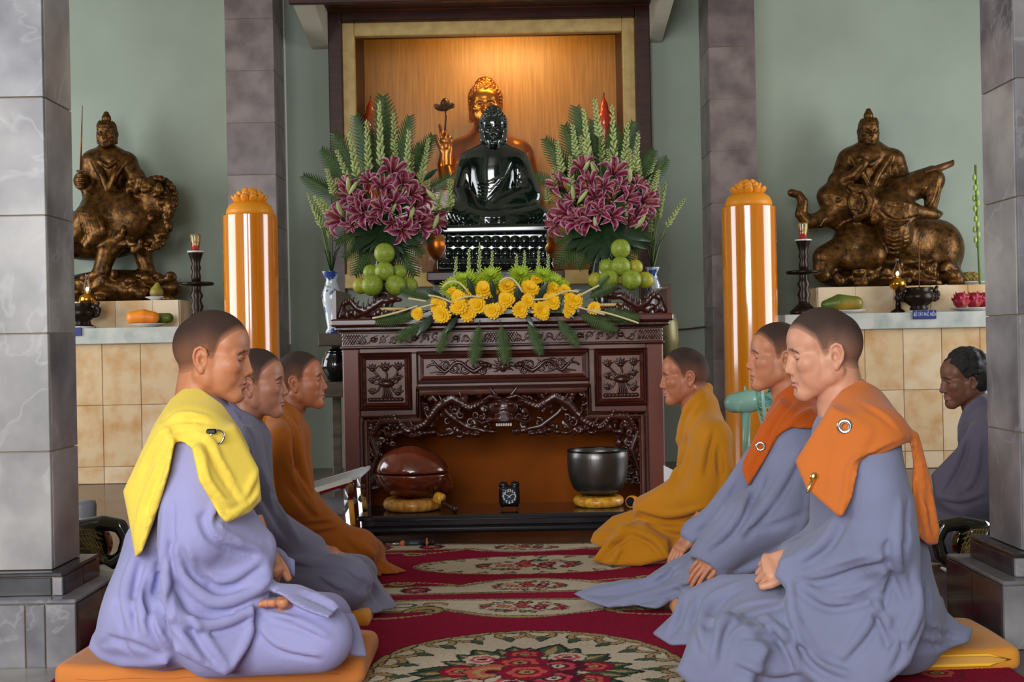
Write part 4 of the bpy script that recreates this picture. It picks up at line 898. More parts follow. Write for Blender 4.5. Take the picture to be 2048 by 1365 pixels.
# ---- tiled columns
def tiled_column(label, x0, x1, y0, y1, ztop, step, z00, mats, name='stone_column', plinth=True, inner=1, split=None, grp=None):
    c = empty(name, ((x0 + x1) / 2, (y0 + y1) / 2, 0)); tag(c, label, 'column', grp); L = np.array(c.location)
    g = .006
    MB().box(np.array((x0 + g, y0 + g, 0)) - L, np.array((x1 - g, y1 - g, ztop)) - L).build('core', M_grout, c)
    z = z00; i = 0; rnd = random.Random(int(abs(x0) * 100))
    while z < ztop:
        zz = min(z + step, ztop); a = .0016
        xs = [x0, x1] if split is None else [x0] + list(split) + [x1]
        zb = max(z, .0) 
        if zz - zb > .02:
            for k in range(len(xs) - 1):
                MB().box(np.array((xs[k] + (a if k else 0), y0 - .002, zb + a)) - L, np.array((xs[k + 1] - (a if k < len(xs) - 2 else 0), y0 + .012, zz - a)) - L, .0015).build('tile', mats[rnd.randrange(len(mats))], c)
            xi = x1 if inner > 0 else x0; sx = 1 if inner > 0 else -1
            MB().box(np.array((xi - .012 * sx, y0 + .012, zb + a)) - L, np.array((xi + .002 * sx, y1, zz - a)) - L, .0015).build('tile', mats[rnd.randrange(len(mats))], c)
        z = zz; i += 1
    if plinth:
        def block(e, z0, z1, m, m2, w):
            X0, X1, Y0, Y1 = x0 - e, x1 + e, y0 - e, y1 + e
            MB().box(np.array((X0 + g, Y0 + g, z0)) - L, np.array((X1 - g, Y1 - g, z1 - .003)) - L).build('plinth_core', M_grout, c)
            x = X1 if inner > 0 else X0; sx = -1 if inner > 0 else 1; n = 0; a = .0018; ws = [.03] + [w] * 8 if w < .25 else [.085, .055] + [w] * 8
            for q in ws:
                xn = x + sx * q
                if abs(xn - (X1 if inner > 0 else X0)) > (X1 - X0): xn = X0 if inner > 0 else X1
                lo, hi = min(x, xn) + a, max(x, xn) - a
                if hi - lo > .01: MB().box(np.array((lo, Y0 - .002, z0 + .001)) - L, np.array((hi, Y0 + .012, z1 - .014)) - L, .0015).build('plinth_tile', (m if n != 1 else m2) if w >= .25 else (m2 if n == 0 else m), c)
                x = xn; n += 1
                if abs(x - (X0 if inner > 0 else X1)) < .005: break
            xi = X1 if inner > 0 else X0; sx = 1 if inner > 0 else -1
            ys = np.linspace(Y0 + .012, Y1, 3)
            for k in range(2): MB().box(np.array((xi - .012 * sx, ys[k] + a, z0 + .001)) - L, np.array((xi + .002 * sx, ys[k + 1] - a, z1 - .014)) - L, .0015).build('plinth_tile', M_black, c)
            MB().box(np.array((X0, Y0 - .002, z1 - .012)) - L, np.array((X1, Y1, z1)) - L, .003).build('plinth_top', M_black if w < .25 else M_stone2, c)
        block(.10, 0, .19, M_stone, M_stone2, .3); block(.045, .19, .255, M_black, M_stone, .22)
    return c
ST = [M_stone, M_stone2, M_stone3, M_stone3]
xl = W(96, 682, 3.55)[0]; xr = W(2040, 682, 3.55)[0]
tiled_column('grey marble column on stepped plinth at the left edge', xl - .42, xl, 3.55, 3.77, 3.9, .336, .255 - .0, ST, inner=1)
tiled_column('grey marble column on stepped plinth at the right edge', xr, xr + .42, 3.55, 3.80, 3.9, .336, .255, ST, inner=-1)
px0, px1 = XZ(452, 200, 8.5)[0], XZ(549, 200, 8.5)[0]
tiled_column('slim brown-grey stone column left of the niche', px0, px1, 8.5, BW, 3.9, .354, -.08, [M_pst, M_pst2], plinth=False, inner=1, name='wall_column')
px0, px1 = XZ(1419, 200, 8.5)[0], XZ(1512, 200, 8.5)[0]
tiled_column('slim brown-grey stone column right of the niche', px0, px1, 8.5, BW, 3.9, .354, .02, [M_pst, M_pst2], plinth=False, inner=-1, name='wall_column')
o = MB().box((-3.2, 1.0, 0), (xl + .09, 3.44, .004)).build('floor_slab', M_stone3); tag(o, kind='structure')

# ---- niche with wooden frame, hood and glass
M_dwood = mat('dark_red_wood', lin(66, 27, 15), 0.5, col2=lin(44, 17, 10), vscale=5, stretch=(1, 1, 8), coat=0.08)
M_cream = mat('cream_wood', lin(196, 166, 104), 0.5, col2=lin(176, 144, 84), vscale=4, stretch=(3, 1, 3))
M_gwood = mat('golden_veneer', lin(192, 138, 62), 0.4, col2=lin(168, 114, 44), vscale=14, stretch=(5, 1, .25), vdet=6, lo=0.3, hi=0.7)
M_soff = mat('cream_soffit', lin(178, 172, 152), 0.6, var=.15, vscale=3)
n = empty('niche_cabinet', (0, BW, oz0)); tag(n, 'wood framed golden niche with projecting hood in the back wall', 'niche'); NL = np.array(n.location)
def nb(name, lo, hi, m, bev=.006): return MB().box(np.array(lo) - NL, np.array(hi) - NL, bev).build(name, m, n)
fx0, fx1 = XZ(658, 50, BW)[0], XZ(1297, 50, BW)[0]; ft = XZ(980, 22, BW)[1]; _, gz0 = XZ(980, 545, BW)
nb('outer_frame', (fx0, BW - .07, 0.6), (ox0, BW, ft), M_dwood); nb('outer_frame', (ox1, BW - .07, 0.6), (fx1, BW, ft), M_dwood); nb('outer_frame', (ox0, BW - .07, oz1), (ox1, BW, ft), M_dwood)
ix0, iz1 = XZ(709, 74, BW); ix1 = XZ(1244, 74, BW)[0]
nb('inner_frame', (ox0, BW - .03, oz0), (ix0, BW + .05, oz1), M_cream); nb('inner_frame', (ix1, BW - .03, oz0), (ox1, BW + .05, oz1), M_cream); nb('inner_frame', (ix0, BW - .03, iz1), (ix1, BW + .05, oz1), M_cream)
nb('ledge', (ox0, BW - .12, oz0 - .04), (ox1, BW + .05, gz0), M_cream)
ND = BW + .62
nb('back_panel', (ix0 - .2, ND, oz0 - .3), (ix1 + .2, ND + .03, iz1 + .2), M_gwood, 0); nb('side_panel', (ix0 - .03, BW + .05, oz0 - .3), (ix0 - .005, ND, iz1 + .13), M_dwood, 0); nb('side_panel', (ix1 + .005, BW + .05, oz0 - .3), (ix1 + .03, ND, iz1 + .13), M_dwood, 0)
nb('ceiling_board', (ix0 - .03, BW + .05, iz1 + .13), (ix1 + .03, ND, iz1 + .15), M_dwood, 0); nb('niche_floor', (ix0, BW + .05, oz0 - .3), (ix1, ND, oz0 - .25), M_dwood, 0)
M_glass = mat('clear_glass', (1, 1, 1), 0.02, trans=1.0, ior=1.2)
nb('glass_pane', (ix0, BW + .02, gz0), (ix1, BW + .024, iz1), M_glass, 0)
ha, hb_ = W(585, 6, 8.25), W(1350, -5, 8.25); hc, hd = W(625, 98, BW), W(1323, 87, BW); hz = (ha[2] + hb_[2]) / 2; bz = (hc[2] + hd[2]) / 2
for a_, b_, c_, d_ in ((ha[0], fx0, fx0, hc[0]), (fx1, hb_[0], hd[0], fx1)):
    P8 = [(a_, 8.25, hz), (b_, 8.25, hz), (c_, BW, bz), (d_, BW, bz)]
    v = [np.array(p) - NL for p in P8] + [np.array((p[0], p[1], 3.88)) - NL for p in P8]
    mobj('hood_wing', v, [(0, 3, 2, 1), (4, 5, 6, 7), (0, 1, 5, 4), (1, 2, 6, 5), (2, 3, 7, 6), (3, 0, 4, 7)], M_soff, n, False)
nb('hood_fascia', (ha[0] - .02, 8.21, hz - .01), (hb_[0] + .02, 8.25, hz + .3), M_dwood)
lz = XZ(980, 22, BW)[1]
nb('lintel', (fx0, BW - .1, ft - .005), (fx1, BW, lz + .9), mat('brown_lintel', lin(104, 50, 22), .4, col2=lin(80, 34, 16), vscale=4, coat=.15))
nb('hood_board', (fx0, 8.25, hz + .1), (fx1, BW, hz + .14), M_dwood)
# the lamp tube inside the niche, above the figure, behind the lintel
nb('lamp_tube', (-.35, BW + .08, iz1 + .07), (.3, BW + .105, iz1 + .095), mat('lamp', (1, .8, .45), emit=(1, .72, .34, 60)), .004)

# ---- side altars
def side_altar(label, xa, xb, tier_a, tier_b, zc, zt, sign_px, sign_txt, end):
    o = empty('side_altar', ((xa + xb) / 2, 8.12, 0)); tag(o, label, 'altar'); L = np.array(o.location)
    MB().box(np.array((xa, 8.14, 0)) - L, np.array((xb, BW - .002, zc - .1)) - L).build('body', M_grout, o)
    w, h = .25, .4; x = xa; rnd = random.Random(int(xa * 10))
    top = zc - .105
    r = 0
    while top > 0.0:
        x = xb if end > 0 else xa; hh = min(h, top)
        while (x > xa + .02 if end > 0 else x < xb - .02):
            x2 = max(x - w, xa) if end > 0 else min(x + w, xb)
            MB().box(np.array((min(x, x2) + .0015, 8.125, top - hh + .003)) - L, np.array((max(x, x2) - .0015, 8.145, top)) - L, .002).build('tile', [M_mtile, M_mtile2][rnd.random() < .4], o); x = x2
        top -= h
    MB().box(np.array((xa - .02, 8.09, zc - .105)) - L, np.array((xb + .02, 8.62, zc)) - L, .004).build('counter', M_white, o)
    MB().box(np.array((tier_a, 8.37, zc)) - L, np.array((tier_b, BW - .01, zt - .004)) - L).build('tier_core', M_grout, o)
    x = tier_a; k = 0
    while x < tier_b - .02:
        x2 = min(x + .25, tier_b)
        MB().box(np.array((x + .001, 8.36, zc + .002)) - L, np.array((x2 - .001, 8.38, zt)) - L, .002).build('tile', [M_mtile2, M_mtile][k % 3 == 2], o); x = x2; k += 1
    xs = tier_b if end > 0 else tier_a; sx = 1 if end > 0 else -1
    MB().box(np.array((xs - .01 * sx, 8.38, zc + .002)) - L, np.array((xs + .006 * sx, BW - .01, zt)) - L, .002).build('tile', M_mtile, o)
    if sign_px:
        sx0, sz0 = XZ(sign_px[0], sign_px[1], 8.08); sx1, sz1 = XZ(sign_px[2], sign_px[3], 8.08)
        sg = MB().box(np.array((sx0, 8.078, sz1)) - L, np.array((sx1, 8.09, sz0)) - L, .002).build('name_plate', mat('blue_plate', lin(38, 46, 110), .4), o)
        if sign_txt:
            f = bpy.data.curves.new('plate_lettering', 'FONT'); f.body = sign_txt; f.align_x = 'CENTER'; f.align_y = 'CENTER'; f.size = .034; f.extrude = .0006
            f.materials.append(mat('plate_letters', lin(190, 198, 220), .5)); t_ = text_mesh('plate_lettering', f, sg)
            t_.location = np.array(((sx0 + sx1) / 2, 8.0765, (sz0 + sz1) / 2)) - L; t_.rotation_euler = (math.pi / 2, 0, 0); t_.scale = ((sx1 - sx0) * .92 / .27, 1.0, 1)
    return o
zcl = XZ(250, 657, 8.1)[1]; ztl = XZ(300, 602, 8.36)[1]; zcr = XZ(1700, 626, 8.1)[1]; ztr = XZ(1700, 573, 8.36)[1]
zc = (zcl + zcr) / 2; zt = (ztl + ztr) / 2
side_altar('marble tiled side altar under the lion rider statue', -3.6, XZ(432, 660, 8.1)[0], -3.4, XZ(357, 620, 8.36)[0], zc, zt, (120, 656, 163, 672), None, 1)
side_altar('marble tiled side altar under the elephant rider statue', XZ(1576, 640, 8.1)[0], 3.9, XZ(1637, 600, 8.36)[0], 3.8, zc, zt, (1826, 621, 1873, 638), 'BỒ TÁT PHỔ HIỀN', -1)
# ------------------------------------------------------------------ carved altar table
AD = 5.8
M_lac = mat('red_brown_lacquer', lin(92, 38, 24), 0.36, col2=lin(68, 25, 15), vscale=4, stretch=(1, 1, 5), coat=0.35)
M_carve = mat('dark_carved_lacquer', lin(58, 22, 14), 0.34, coat=0.35, bump=0.15, bscale=45)
M_ground = mat('lacquer_sky_sheen', lin(122, 88, 76), 0.38, col2=lin(92, 56, 44), vscale=9, vdet=6, coat=0.35)  # lacquer colour lightened to stand for sky reflected in the gloss
M_post = mat('lacquer_post', lin(114, 50, 34), 0.42, col2=lin(92, 38, 25), vscale=3, stretch=(1, 1, .3), coat=0.15)
alt = empty('altar_table', (XZ(1007, 700, AD)[0], AD + .3, 0)); AL = np.array(alt.location); tag(alt, 'carved red-brown lacquered altar table with dragon openwork', 'altar')
def A(px, py, dy=0.0):
    w = W(px, py, AD); return np.array([w[0], AD + dy, w[2]])
def abox(name, a, b, y0, y1, m, bev=.004):
    p, q = A(*a), A(*b); z0, z1 = (p[2] + q[2]) / 2, 0
    pa = A((a[0] + b[0]) / 2, a[1]); pb = A((a[0] + b[0]) / 2, b[1])
    return MB().box(np.array((p[0], AD + y0, pb[2])) - AL, np.array((q[0], AD + y1, pa[2])) - AL, bev).build(name, m, alt)
zof = lambda py: A(1007, py)[2]; xof = lambda px: A(px, 690)[0]
def lbox(name, x0, x1, z0, z1, y0, y1, m, bev=.004): return MB().box(np.array((x0, AD + y0, z0)) - AL, np.array((x1, AD + y1, z1)) - AL, bev).build(name, m, alt)
# levels are taken along the middle of the table
XL, XR = xof(684), xof(1326); XC = (XL + XR) / 2; HWD = (XR - XL) / 2
Ztop, Zs1, Zs2, Zb0, Zb1 = zof(633), zof(648), zof(657), zof(660), zof(689)
lbox('cornice', XL - .045, XR + .045, Zs1, Ztop, -.06, .62, M_lac, .008); lbox('cornice', XL - .028, XR + .028, Zs2, Zs1, -.042, .6, M_carve, .006); lbox('cornice', XL - .012, XR + .012, Zb0, Zs2, -.02, .6, M_lac)
lbox('frieze', XL, XR, Zb1, Zb0, 0, .6, M_ground); lbox('frieze_bead', XL - .006, XR + .006, Zb1 - .008, Zb1 + .004, -.012, .1, M_carve, .004); lbox('frieze_bead', XL - .006, XR + .006, Zb0 - .006, Zb0 + .003, -.012, .1, M_carve, .003)
PW = .078
for x0, x1 in ((XL, XL + PW), (XR - PW, XR)): lbox('post', x0, x1, 0, Zb1 - .008, 0, .07, M_post, .006); lbox('post', x0, x1, 0, Zb1 - .008, .52, .6, M_post, .006)
lbox('top_rail', XL + PW, XR - PW, zof(703), Zb1 - .008, .004, .06, M_ground)
lbox('side_panel', XL + .005, XL + .025, 0.05, Zb1, .07, .53, M_lac); lbox('side_panel', XR - .025, XR - .005, .05, Zb1, .07, .53, M_lac)
lbox('top_board', XL, XR, Zb1, Zb0, .02, .6, M_lac)
o = lbox('cloth_backing', XL + .03, XR - .03, .02, Zb1, .5, .51, cloth('orange_backing_cloth', lin(150, 74, 10), var=.2), 0)
# squares, middle panel
sq = .245; zq1, zq0 = zof(703), zof(815); xq0 = XL + PW; xq1 = xq0 + .238
mx0, mx1, mz1, mz0 = xq1 + .03, XR - PW - .238 - .03, zof(703), zof(763)
def frame(name, x0, x1, z0, z1, y, r, m):
    b = MB()
    b.tube([np.array((x, AD + y, z)) - AL for x, z in ((x0, z0), (x1, z0), (x1, z1), (x0, z1))], r, 4, closed=True, up=(0, 1, 0)); return b.build(name, m, alt)
def panel(x0, x1, z0, z1):
    lbox('panel_ground', x0, x1, z0, z1, .022, .045, M_ground)
    for e, r, y, m in ((.0, .007, .002, M_carve), (.008, .004, -.001, M_lac), (.015, .005, .006, M_carve)): frame('panel_moulding', x0 + e, x1 - e, z0 + e, z1 - e, y, r, m)
    v = []; e0, e1 = .017, .03
    for (e, y) in ((e0, .006), (e1, .021)): v += [np.array((x, AD + y, z)) - AL for x, z in ((x0 + e, z0 + e), (x1 - e, z0 + e), (x1 - e, z1 - e), (x0 + e, z1 - e))]
    mobj('panel_bevel', v, [(0, 1, 5, 4), (1, 2, 6, 5), (2, 3, 7, 6), (3, 0, 4, 7)], M_lac, alt, False)
panel(xq0, xq1, zq0, zq1); panel(XR - PW - .238, XR - PW, zq0, zq1); panel(mx0, mx1, mz0, mz1)
for x0, x1 in ((xq1, mx0), (mx1, XR - PW - .238)): lbox('stile', x0, x1, zof(832), zof(703), .006, .05, M_ground)
lbox('rail', mx0, mx1, zof(772), mz0, .006, .05, M_ground)
# stepped moulding round the opening
st = [(XL + PW + .008, .1), (XL + PW + .008, zof(830)), (mx0 - .006, zof(830)), (mx0 - .006, zof(775)), (mx1 + .006, zof(775)), (mx1 + .006, zof(830)), (XR - PW - .008, zof(830)), (XR - PW - .008, .1)]
for off, r, y, m in ((0, .010, .0, M_carve), (.016, .008, .0, M_ground), (.027, .006, .004, M_lac)):
    pts = []
    sgn = [(1, 0), (1, -1), (1, -1), (1, -1), (-1, -1), (-1, -1), (-1, -1), (-1, 0)]
    for (x, z), (sx, sz) in zip(st, sgn): pts.append(np.array((x + sx * off, AD + y, z + sz * off)) - AL)
    MB().tube(pts, r, 4, up=(0, 1, 0)).build('opening_moulding', m, alt)
lbox('square_rail', xq0, mx0, zof(830), zq0, .008, .05, M_lac); lbox('square_rail', mx1, XR - PW, zof(830), zq0, .008, .05, M_lac)
# relief carving helpers (x, z in metres in the plane of the front)
def spiral(c, r0, turns, start, hand=1, n=26):
    return [(c[0] + r0 * (1 - i / n) ** .8 * math.cos(start + hand * turns * 2 * math.pi * i / n), c[1] + r0 * (1 - i / n) ** .8 * math.sin(start + hand * turns * 2 * math.pi * i / n)) for i in range(n)]
class Relief(MB):
    def line(s, pts, r0, r1=None, y=.02, flat=.8, sm=True):
        P = np.array(pts, float)
        if sm and len(P) > 2: P = smooth_line(P, 5)
        n = len(P); r1 = r0 if r1 is None else r1
        s.tube([np.array((x, AD + y, z)) - AL for x, z in P], [r0 + (r1 - r0) * i / (n - 1) for i in range(n)], 6, up=(0, 1, 0), flat=flat); return s
    def blob(s, x, z, rx, rz, y=.016, ry=.012, rot=0): s.ell(np.array((x, AD + y, z)) - AL, (rx, ry, rz), 10, 6, rotm('Y', rot)); return s
# dragons and pearl on the middle panel
pcx, pcz = (mx0 + mx1) / 2, (mz0 + mz1) / 2; hw = (mx1 - mx0) / 2 - .02; hh = (mz1 - mz0) / 2 - .026
b = Relief(); b.blob(pcx, pcz - .004, .021, .024, ry=.02)
for i in range(11):
    a = math.radians(-30 + 24 * i); b.line([(pcx + .024 * math.cos(a), pcz + .024 * math.sin(a)), (pcx + .04 * math.cos(a + .15), pcz + .036 * math.sin(a + .15)), (pcx + .055 * math.cos(a), pcz + .046 * math.sin(a))], .007, .0015)
b.build('flaming_pearl', M_carve, alt, True)
for s in (-1, 1):
    b = Relief(); q = lambda u, w: (pcx + s * hw * u, pcz + hh * w)
    b.line([q(.24, .1), q(.30, -.25), q(.36, -.5), q(.44, -.1), q(.52, .45), q(.60, .35), q(.66, -.2), q(.72, -.5), q(.78, -.1), q(.83, .3), q(.90, .25), q(.94, 0)], .012, .005)
    b.blob(*q(.215, .18), .024, .014, ry=.02); b.blob(*q(.17, .1), .014, .010, ry=.016); b.line([q(.17, .05), q(.15, -.15), q(.19, -.3)], .005, .002); b.line([q(.22, .3), q(.26, .55), q(.31, .6)], .006, .002); b.line([q(.19, .3), q(.2, .5)], .005, .002)
    for u, w, r, st_, hd in ((.335, .12, .024, -1.6, -1), (.475, -.2, .026, .2, 1), (.60, -.1, .026, 2.4, -1), (.70, .25, .022, -1.2, 1), (.26, -.42, .020, 1.2, 1)): b.line([(x, z) for x, z in spiral(q(u, w), r, 1.4, st_, hd * s)], .007, .004, sm=False)
    for p0, p1, p2 in ((q(.40, -.4), q(.36, -.7), q(.30, -.72)), (q(.55, .5), q(.6, .75), q(.66, .7)), (q(.46, .1), q(.45, .5), q(.42, .7)), (q(.68, -.35), q(.73, -.7), q(.82, -.75)), (q(.80, 0), q(.85, .6), q(.88, .75)), (q(.78, .1), q(.74, .55), q(.78, .8)), (q(.62, -.3), q(.58, -.6), q(.5, -.7)), (q(.72, -.45), q(.82, -.5), q(.9, -.6))): b.line([p0, p1, p2], .007, .002)
    b.build('dragon_relief', M_carve, alt, True)
# lotus pictures on the squares
for x0, x1 in ((xq0, xq1), (XR - PW - .238, XR - PW)):
    cx, cz = (x0 + x1) / 2, (zq0 + zq1) / 2; hx, hz_ = (x1 - x0) / 2 * .70, (zq1 - zq0) / 2 * .72; q = lambda u, w: (cx + hx * u, cz + hz_ * w)
    b = Relief()
    b.blob(*q(.05, -.12), .038, .018, ry=.02); 
    for k in range(7): b.line([q(.05 + (k - 3) * .09, -.05), q(.05 + (k - 3) * .15, .08), q(.05 + (k - 3) * .19, .2 - abs(k - 3) * .03)], .009, .002)
    for k in range(5): b.line([q(-.02 + .05 * k - .08, -.25), q(-.12 + .1 * k, -.6), q(-.2 + .14 * k, -.85)], .005, .005)
    for k in range(9): b.blob(*q(-.85 + k * .21, -.9), .015, .010, ry=.014)
    def lotus(u, w, r):
        x, z = q(u, w)
        for k in range(5):
            a = math.radians(30 + 30 * k); b.line([(x, z), (x + r * .7 * math.cos(a), z + r * .6 * math.sin(a)), (x + r * math.cos(a) * 1.1, z + r * math.sin(a))], r * .3, .002)
        b.blob(x, z, r * .5, r * .35, ry=.014)
    lotus(0, .62, .034); lotus(-.72, .6, .028); lotus(.72, .66, .03); lotus(.72, .12, .024); lotus(.68, -.62, .028); lotus(-.75, -.55, .024); lotus(-.75, 0, .022)
    for u0, w0, u1, w1 in ((0, .55, .02, .1), (-.7, .55, -.25, .1), (.7, .6, .35, .12), (.7, .08, .4, -.1), (.66, -.7, .3, -.3), (-.74, -.6, -.3, -.2), (-.74, -.05, -.3, -.1), (.55, -.5, .85, -.2), (-.5, .35, -.7, .2)): b.line([q(u0, w0), q((u0 + u1) / 2 + .08, (w0 + w1) / 2 - .05), q(u1, w1)], .005, .005)
    b.build('lotus_relief', M_carve, alt, True)
# frieze carving
b = Relief(); rnd = random.Random(3); fz = (Zb0 + Zb1) / 2; fh = (Zb0 - Zb1) / 2 * .68
for k in range(30):
    x = XL + .05 + (XR - XL - .1) * k / 29
    if abs(x - XC) < .045 or k in (0, 29):
        for j in range(-3, 4): b.line([(x - .035 + j * .012, fz - fh), (x - .035 + j * .012 + .03, fz + fh)], .002, .002, y=-.001, sm=False); b.line([(x + .035 - j * .012, fz - fh), (x + .035 - j * .012 - .03, fz + fh)], .002, .002, y=-.001, sm=False)
        continue
    b.line(spiral((x, fz + rnd.uniform(-.3, .3) * fh), .018, 1.2, rnd.uniform(0, 6), rnd.choice((-1, 1)), 14), .0045, .002, y=-.001, sm=False)
    b.line([(x - .022, fz - fh * .8), (x, fz + rnd.uniform(-.5, .5) * fh), (x + .024, fz + fh * .8 * rnd.choice((-1, 1)))], .0045, .002, y=-.001)
    if k % 4 == 2: b.blob(x, fz, .016, .011, y=-.001, ry=.008)
b.build('frieze_carving', M_carve, alt, True)
# openwork: clouds, dragon bodies and a dragon mask, cut in thick wood
ow = SDF((XL + PW, AD - .045, .2), (XR - PW, AD + .085, zof(770)), .0042); yc = AD + .03
rnd = random.Random(8); zo = lambda py: zof(py)
def owp(px, py, y=0): return np.array((XC + (px - 1007) * AD / F, yc + y, zo(py)))
for s in (-1, 1):
    X = lambda px: 1007 + s * (px - 1007)
    ow.chain([owp(X(x), y, -.012) for x, y in ((1040, 800), (1075, 815), (1110, 795), (1140, 812), (1165, 845), (1200, 858), (1225, 832), (1255, 838), (1275, 870), (1262, 905), (1275, 945))], [.016, .021, .022, .022, .021, .02, .019, .018, .016, .014, .010], .006)
    ow.chain([owp(X(x), y, -.005) for x, y in ((1150, 790), (1115, 830), (1080, 855), (1040, 862))], [.012, .014, .014, .010], .006)
    for k in range(150):
        t = rnd.random()
        if t < .62: px = rnd.uniform(1030, 1290); py = rnd.uniform(782 if px < 1176 else 835, 868 if px < 1230 else 900)
        else: px = rnd.uniform(1252, 1288); py = rnd.uniform(835, 985)
        r = rnd.uniform(.011, .024); c = owp(X(px), py, rnd.uniform(-.016, .03)); a0 = rnd.uniform(0, 6.3); hd = rnd.choice((-1, 1))
        pts = [c + np.array((r * (1 - i / 9) ** .7 * math.cos(a0 + hd * i * .85), -.012 * i / 9, r * (1 - i / 9) ** .7 * math.sin(a0 + hd * i * .85))) for i in range(9)]
        ow.chain(pts, [.0085 - .0004 * i for i in range(9)], .004)
    for k in range(44):
        u = k / 43; pt = smooth_line(np.array([(1040, 800), (1075, 815), (1110, 795), (1140, 812), (1165, 845), (1200, 858), (1225, 832), (1255, 838), (1275, 870)], float)); q = pt[int(u * (len(pt) - 1))]
        for dz in (-5, 2): ow.ell(owp(X(q[0] + 2 * (dz > 0)), q[1] + dz, -.03), (.0055, .005, .0055), .0015)
    for x, y in ((1092, 790), (1130, 800), (1158, 835), (1190, 848), (1222, 838)): ow.chain([owp(X(x), y, -.03), owp(X(x + 8), y - 14, -.03)], [.008, .003], .004)
    for px in range(1030, 1235, 17): ow.ell(owp(X(px), 866 + 4 * math.sin(px), 0), (.024, .02, .013), .008)
ow.ell(owp(1007, 815, -.03), (.07, .03, .045), .012); ow.ell(owp(1007, 838, -.045), (.05, .03, .026), .01); ow.ell(owp(1007, 826, -.068), (.022, .016, .014), .008)
for s in (-1, 1):
    ow.ell(owp(1007 + s * 14, 808, -.058), (.016, .012, .012), .004); ow.chain([owp(1007 + s * 8, 796, -.05), owp(1007 + s * 26, 792, -.055), owp(1007 + s * 40, 800, -.04)], [.009, .01, .005], .005)
    ow.chain([owp(1007 + s * 16, 790, -.03), owp(1007 + s * 28, 775, -.03), owp(1007 + s * 24, 762, -.02)], [.01, .008, .004], .005); ow.chain([owp(1007 + s * 20, 838, -.05), owp(1007 + s * 44, 846, -.04), owp(1007 + s * 60, 836, -.03)], [.008, .007, .003], .005)
ow.rc(owp(990, 848, -.07), owp(1024, 848, -.07), .009, .009, .004, cut=True)
V, Q = ow.mesh(1); mobj('openwork_carving', V - AL, Q, M_carve, alt)
b = MB()
for k in range(7): c = owp(993 + k * 4.6, 849, -.066) - AL; b.box(c - (.0045, .005, .007), c + (.0045, .003, .007), .002)
b.build('dragon_teeth', mat('ivory', lin(200, 190, 180), .4), alt)
# tray rim with dragon carvings on the top
zr = Ztop
for s in (-1, 1):
    xe = XC + s * (HWD + .036)
    MB().prism([(0, 0), (.018, 0), (.018, .135), (.006, .125), (0, .115)], 0, .55).build('tray_end', M_lac, alt).location = np.array((xe - (.018 if s > 0 else 0), AD - .04, zr)) - AL
    t = SDF((xe - .36 if s > 0 else xe, AD - .07, zr - .01), (xe if s > 0 else xe + .36, AD + .05, zr + .14), .0045); q = lambda u, z, y=0: np.array((xe - s * u, AD - .02 + y, zr + z))
    t.chain([q(.03, .02), q(.05, .07), q(.08, .085), (q(.11, .05)), q(.15, .035), q(.19, .06), q(.23, .085), q(.26, .08)], [.009, .012, .013, .014, .016, .017, .017, .014], .006)
    t.ell(q(.275, .09), (.028, .02, .02), .006); t.ell(q(.305, .085), (.018, .014, .010), .005); t.chain([q(.27, .105), q(.24, .12), q(.22, .115)], [.008, .006, .003], .004)
    for k in range(16):
        u = .03 + k * .018; t.ell(q(u, .012 + .02 * abs(math.sin(k * 1.7)), .004 * (k % 3)), (.014, .012, .014 + .012 * abs(math.sin(k))), .005)
    for k in range(9): u = .05 + k * .022; t.chain([q(u, .07 + .02 * math.sin(k), -.01), q(u + .008, .095 + .015 * math.sin(k * 1.3), -.01)], [.007, .003], .004)
    V, Q = t.mesh(1); mobj('tray_dragon', V - AL, Q, M_carve, alt)
lbox('tray_back', XL - .03, XR + .03, zr, zr + .05, .57, .6, M_lac)

# ---- low black bench and what stands on it
M_blk = mat('black_lacquer', lin(34, 33, 38), 0.22, coat=0.6, var=.3, vscale=6)
BD0, BD1, BX0, BX1 = 5.42, 5.78, W(716, 1030, 5.42)[0], W(1302, 1025, 5.42)[0]
bz1 = .132
be = empty('low_bench', ((BX0 + BX1) / 2, (BD0 + BD1) / 2, 0)); BL = np.array(be.location); tag(be, 'low black lacquered bench in front of the altar', 'bench')
def bb(name, lo, hi, m=M_blk, bev=.006): return MB().box(np.array(lo) - BL, np.array(hi) - BL, bev).build(name, m, be)
bb('top', (BX0 - .005, BD0 - .01, bz1 - .022), (BX1 + .005, BD1, bz1), M_blk, .007); bb('apron', (BX0 + .012, BD0 + .012, bz1 - .05), (BX1 - .012, BD0 + .03, bz1 - .022), M_blk, .004); bb('rail', (BX0, BD0, bz1 - .082), (BX1, BD0 + .04, bz1 - .05), M_blk, .012)
for x in (BX0, BX1 - .06):
    for y in (BD0, BD1 - .06): bb('leg', (x, y, 0), (x + .06, y + .06, bz1 - .08), M_blk, .01)
def on_bench(px, d): return np.array((W(px, 1010, d)[0], d, bz1))
M_ring = mat('gold_brocade', lin(206, 150, 62), 0.4, col2=lin(170, 100, 40), vscale=40, stretch=(1, 1, .2), lo=.4, hi=.6, coat=.3)
M_ringY = mat('yellow_brocade', lin(222, 170, 50), 0.4, col2=lin(190, 120, 24), vscale=40, lo=.4, hi=.6, coat=.3)
def ring_cushion(label, c, R, r, m):
    o = empty('ring_cushion', c); tag(o, label, 'cushion')
    n = 40; b = MB(); pts = [(R * math.cos(2 * math.pi * i / n), R * math.sin(2 * math.pi * i / n), r * .9) for i in range(n)]
    b.tube(pts, [r * (1 + .035 * (i % 2)) for i in range(n)], 12, closed=True, flat=.9); b.build('ring', m, o, True); return o
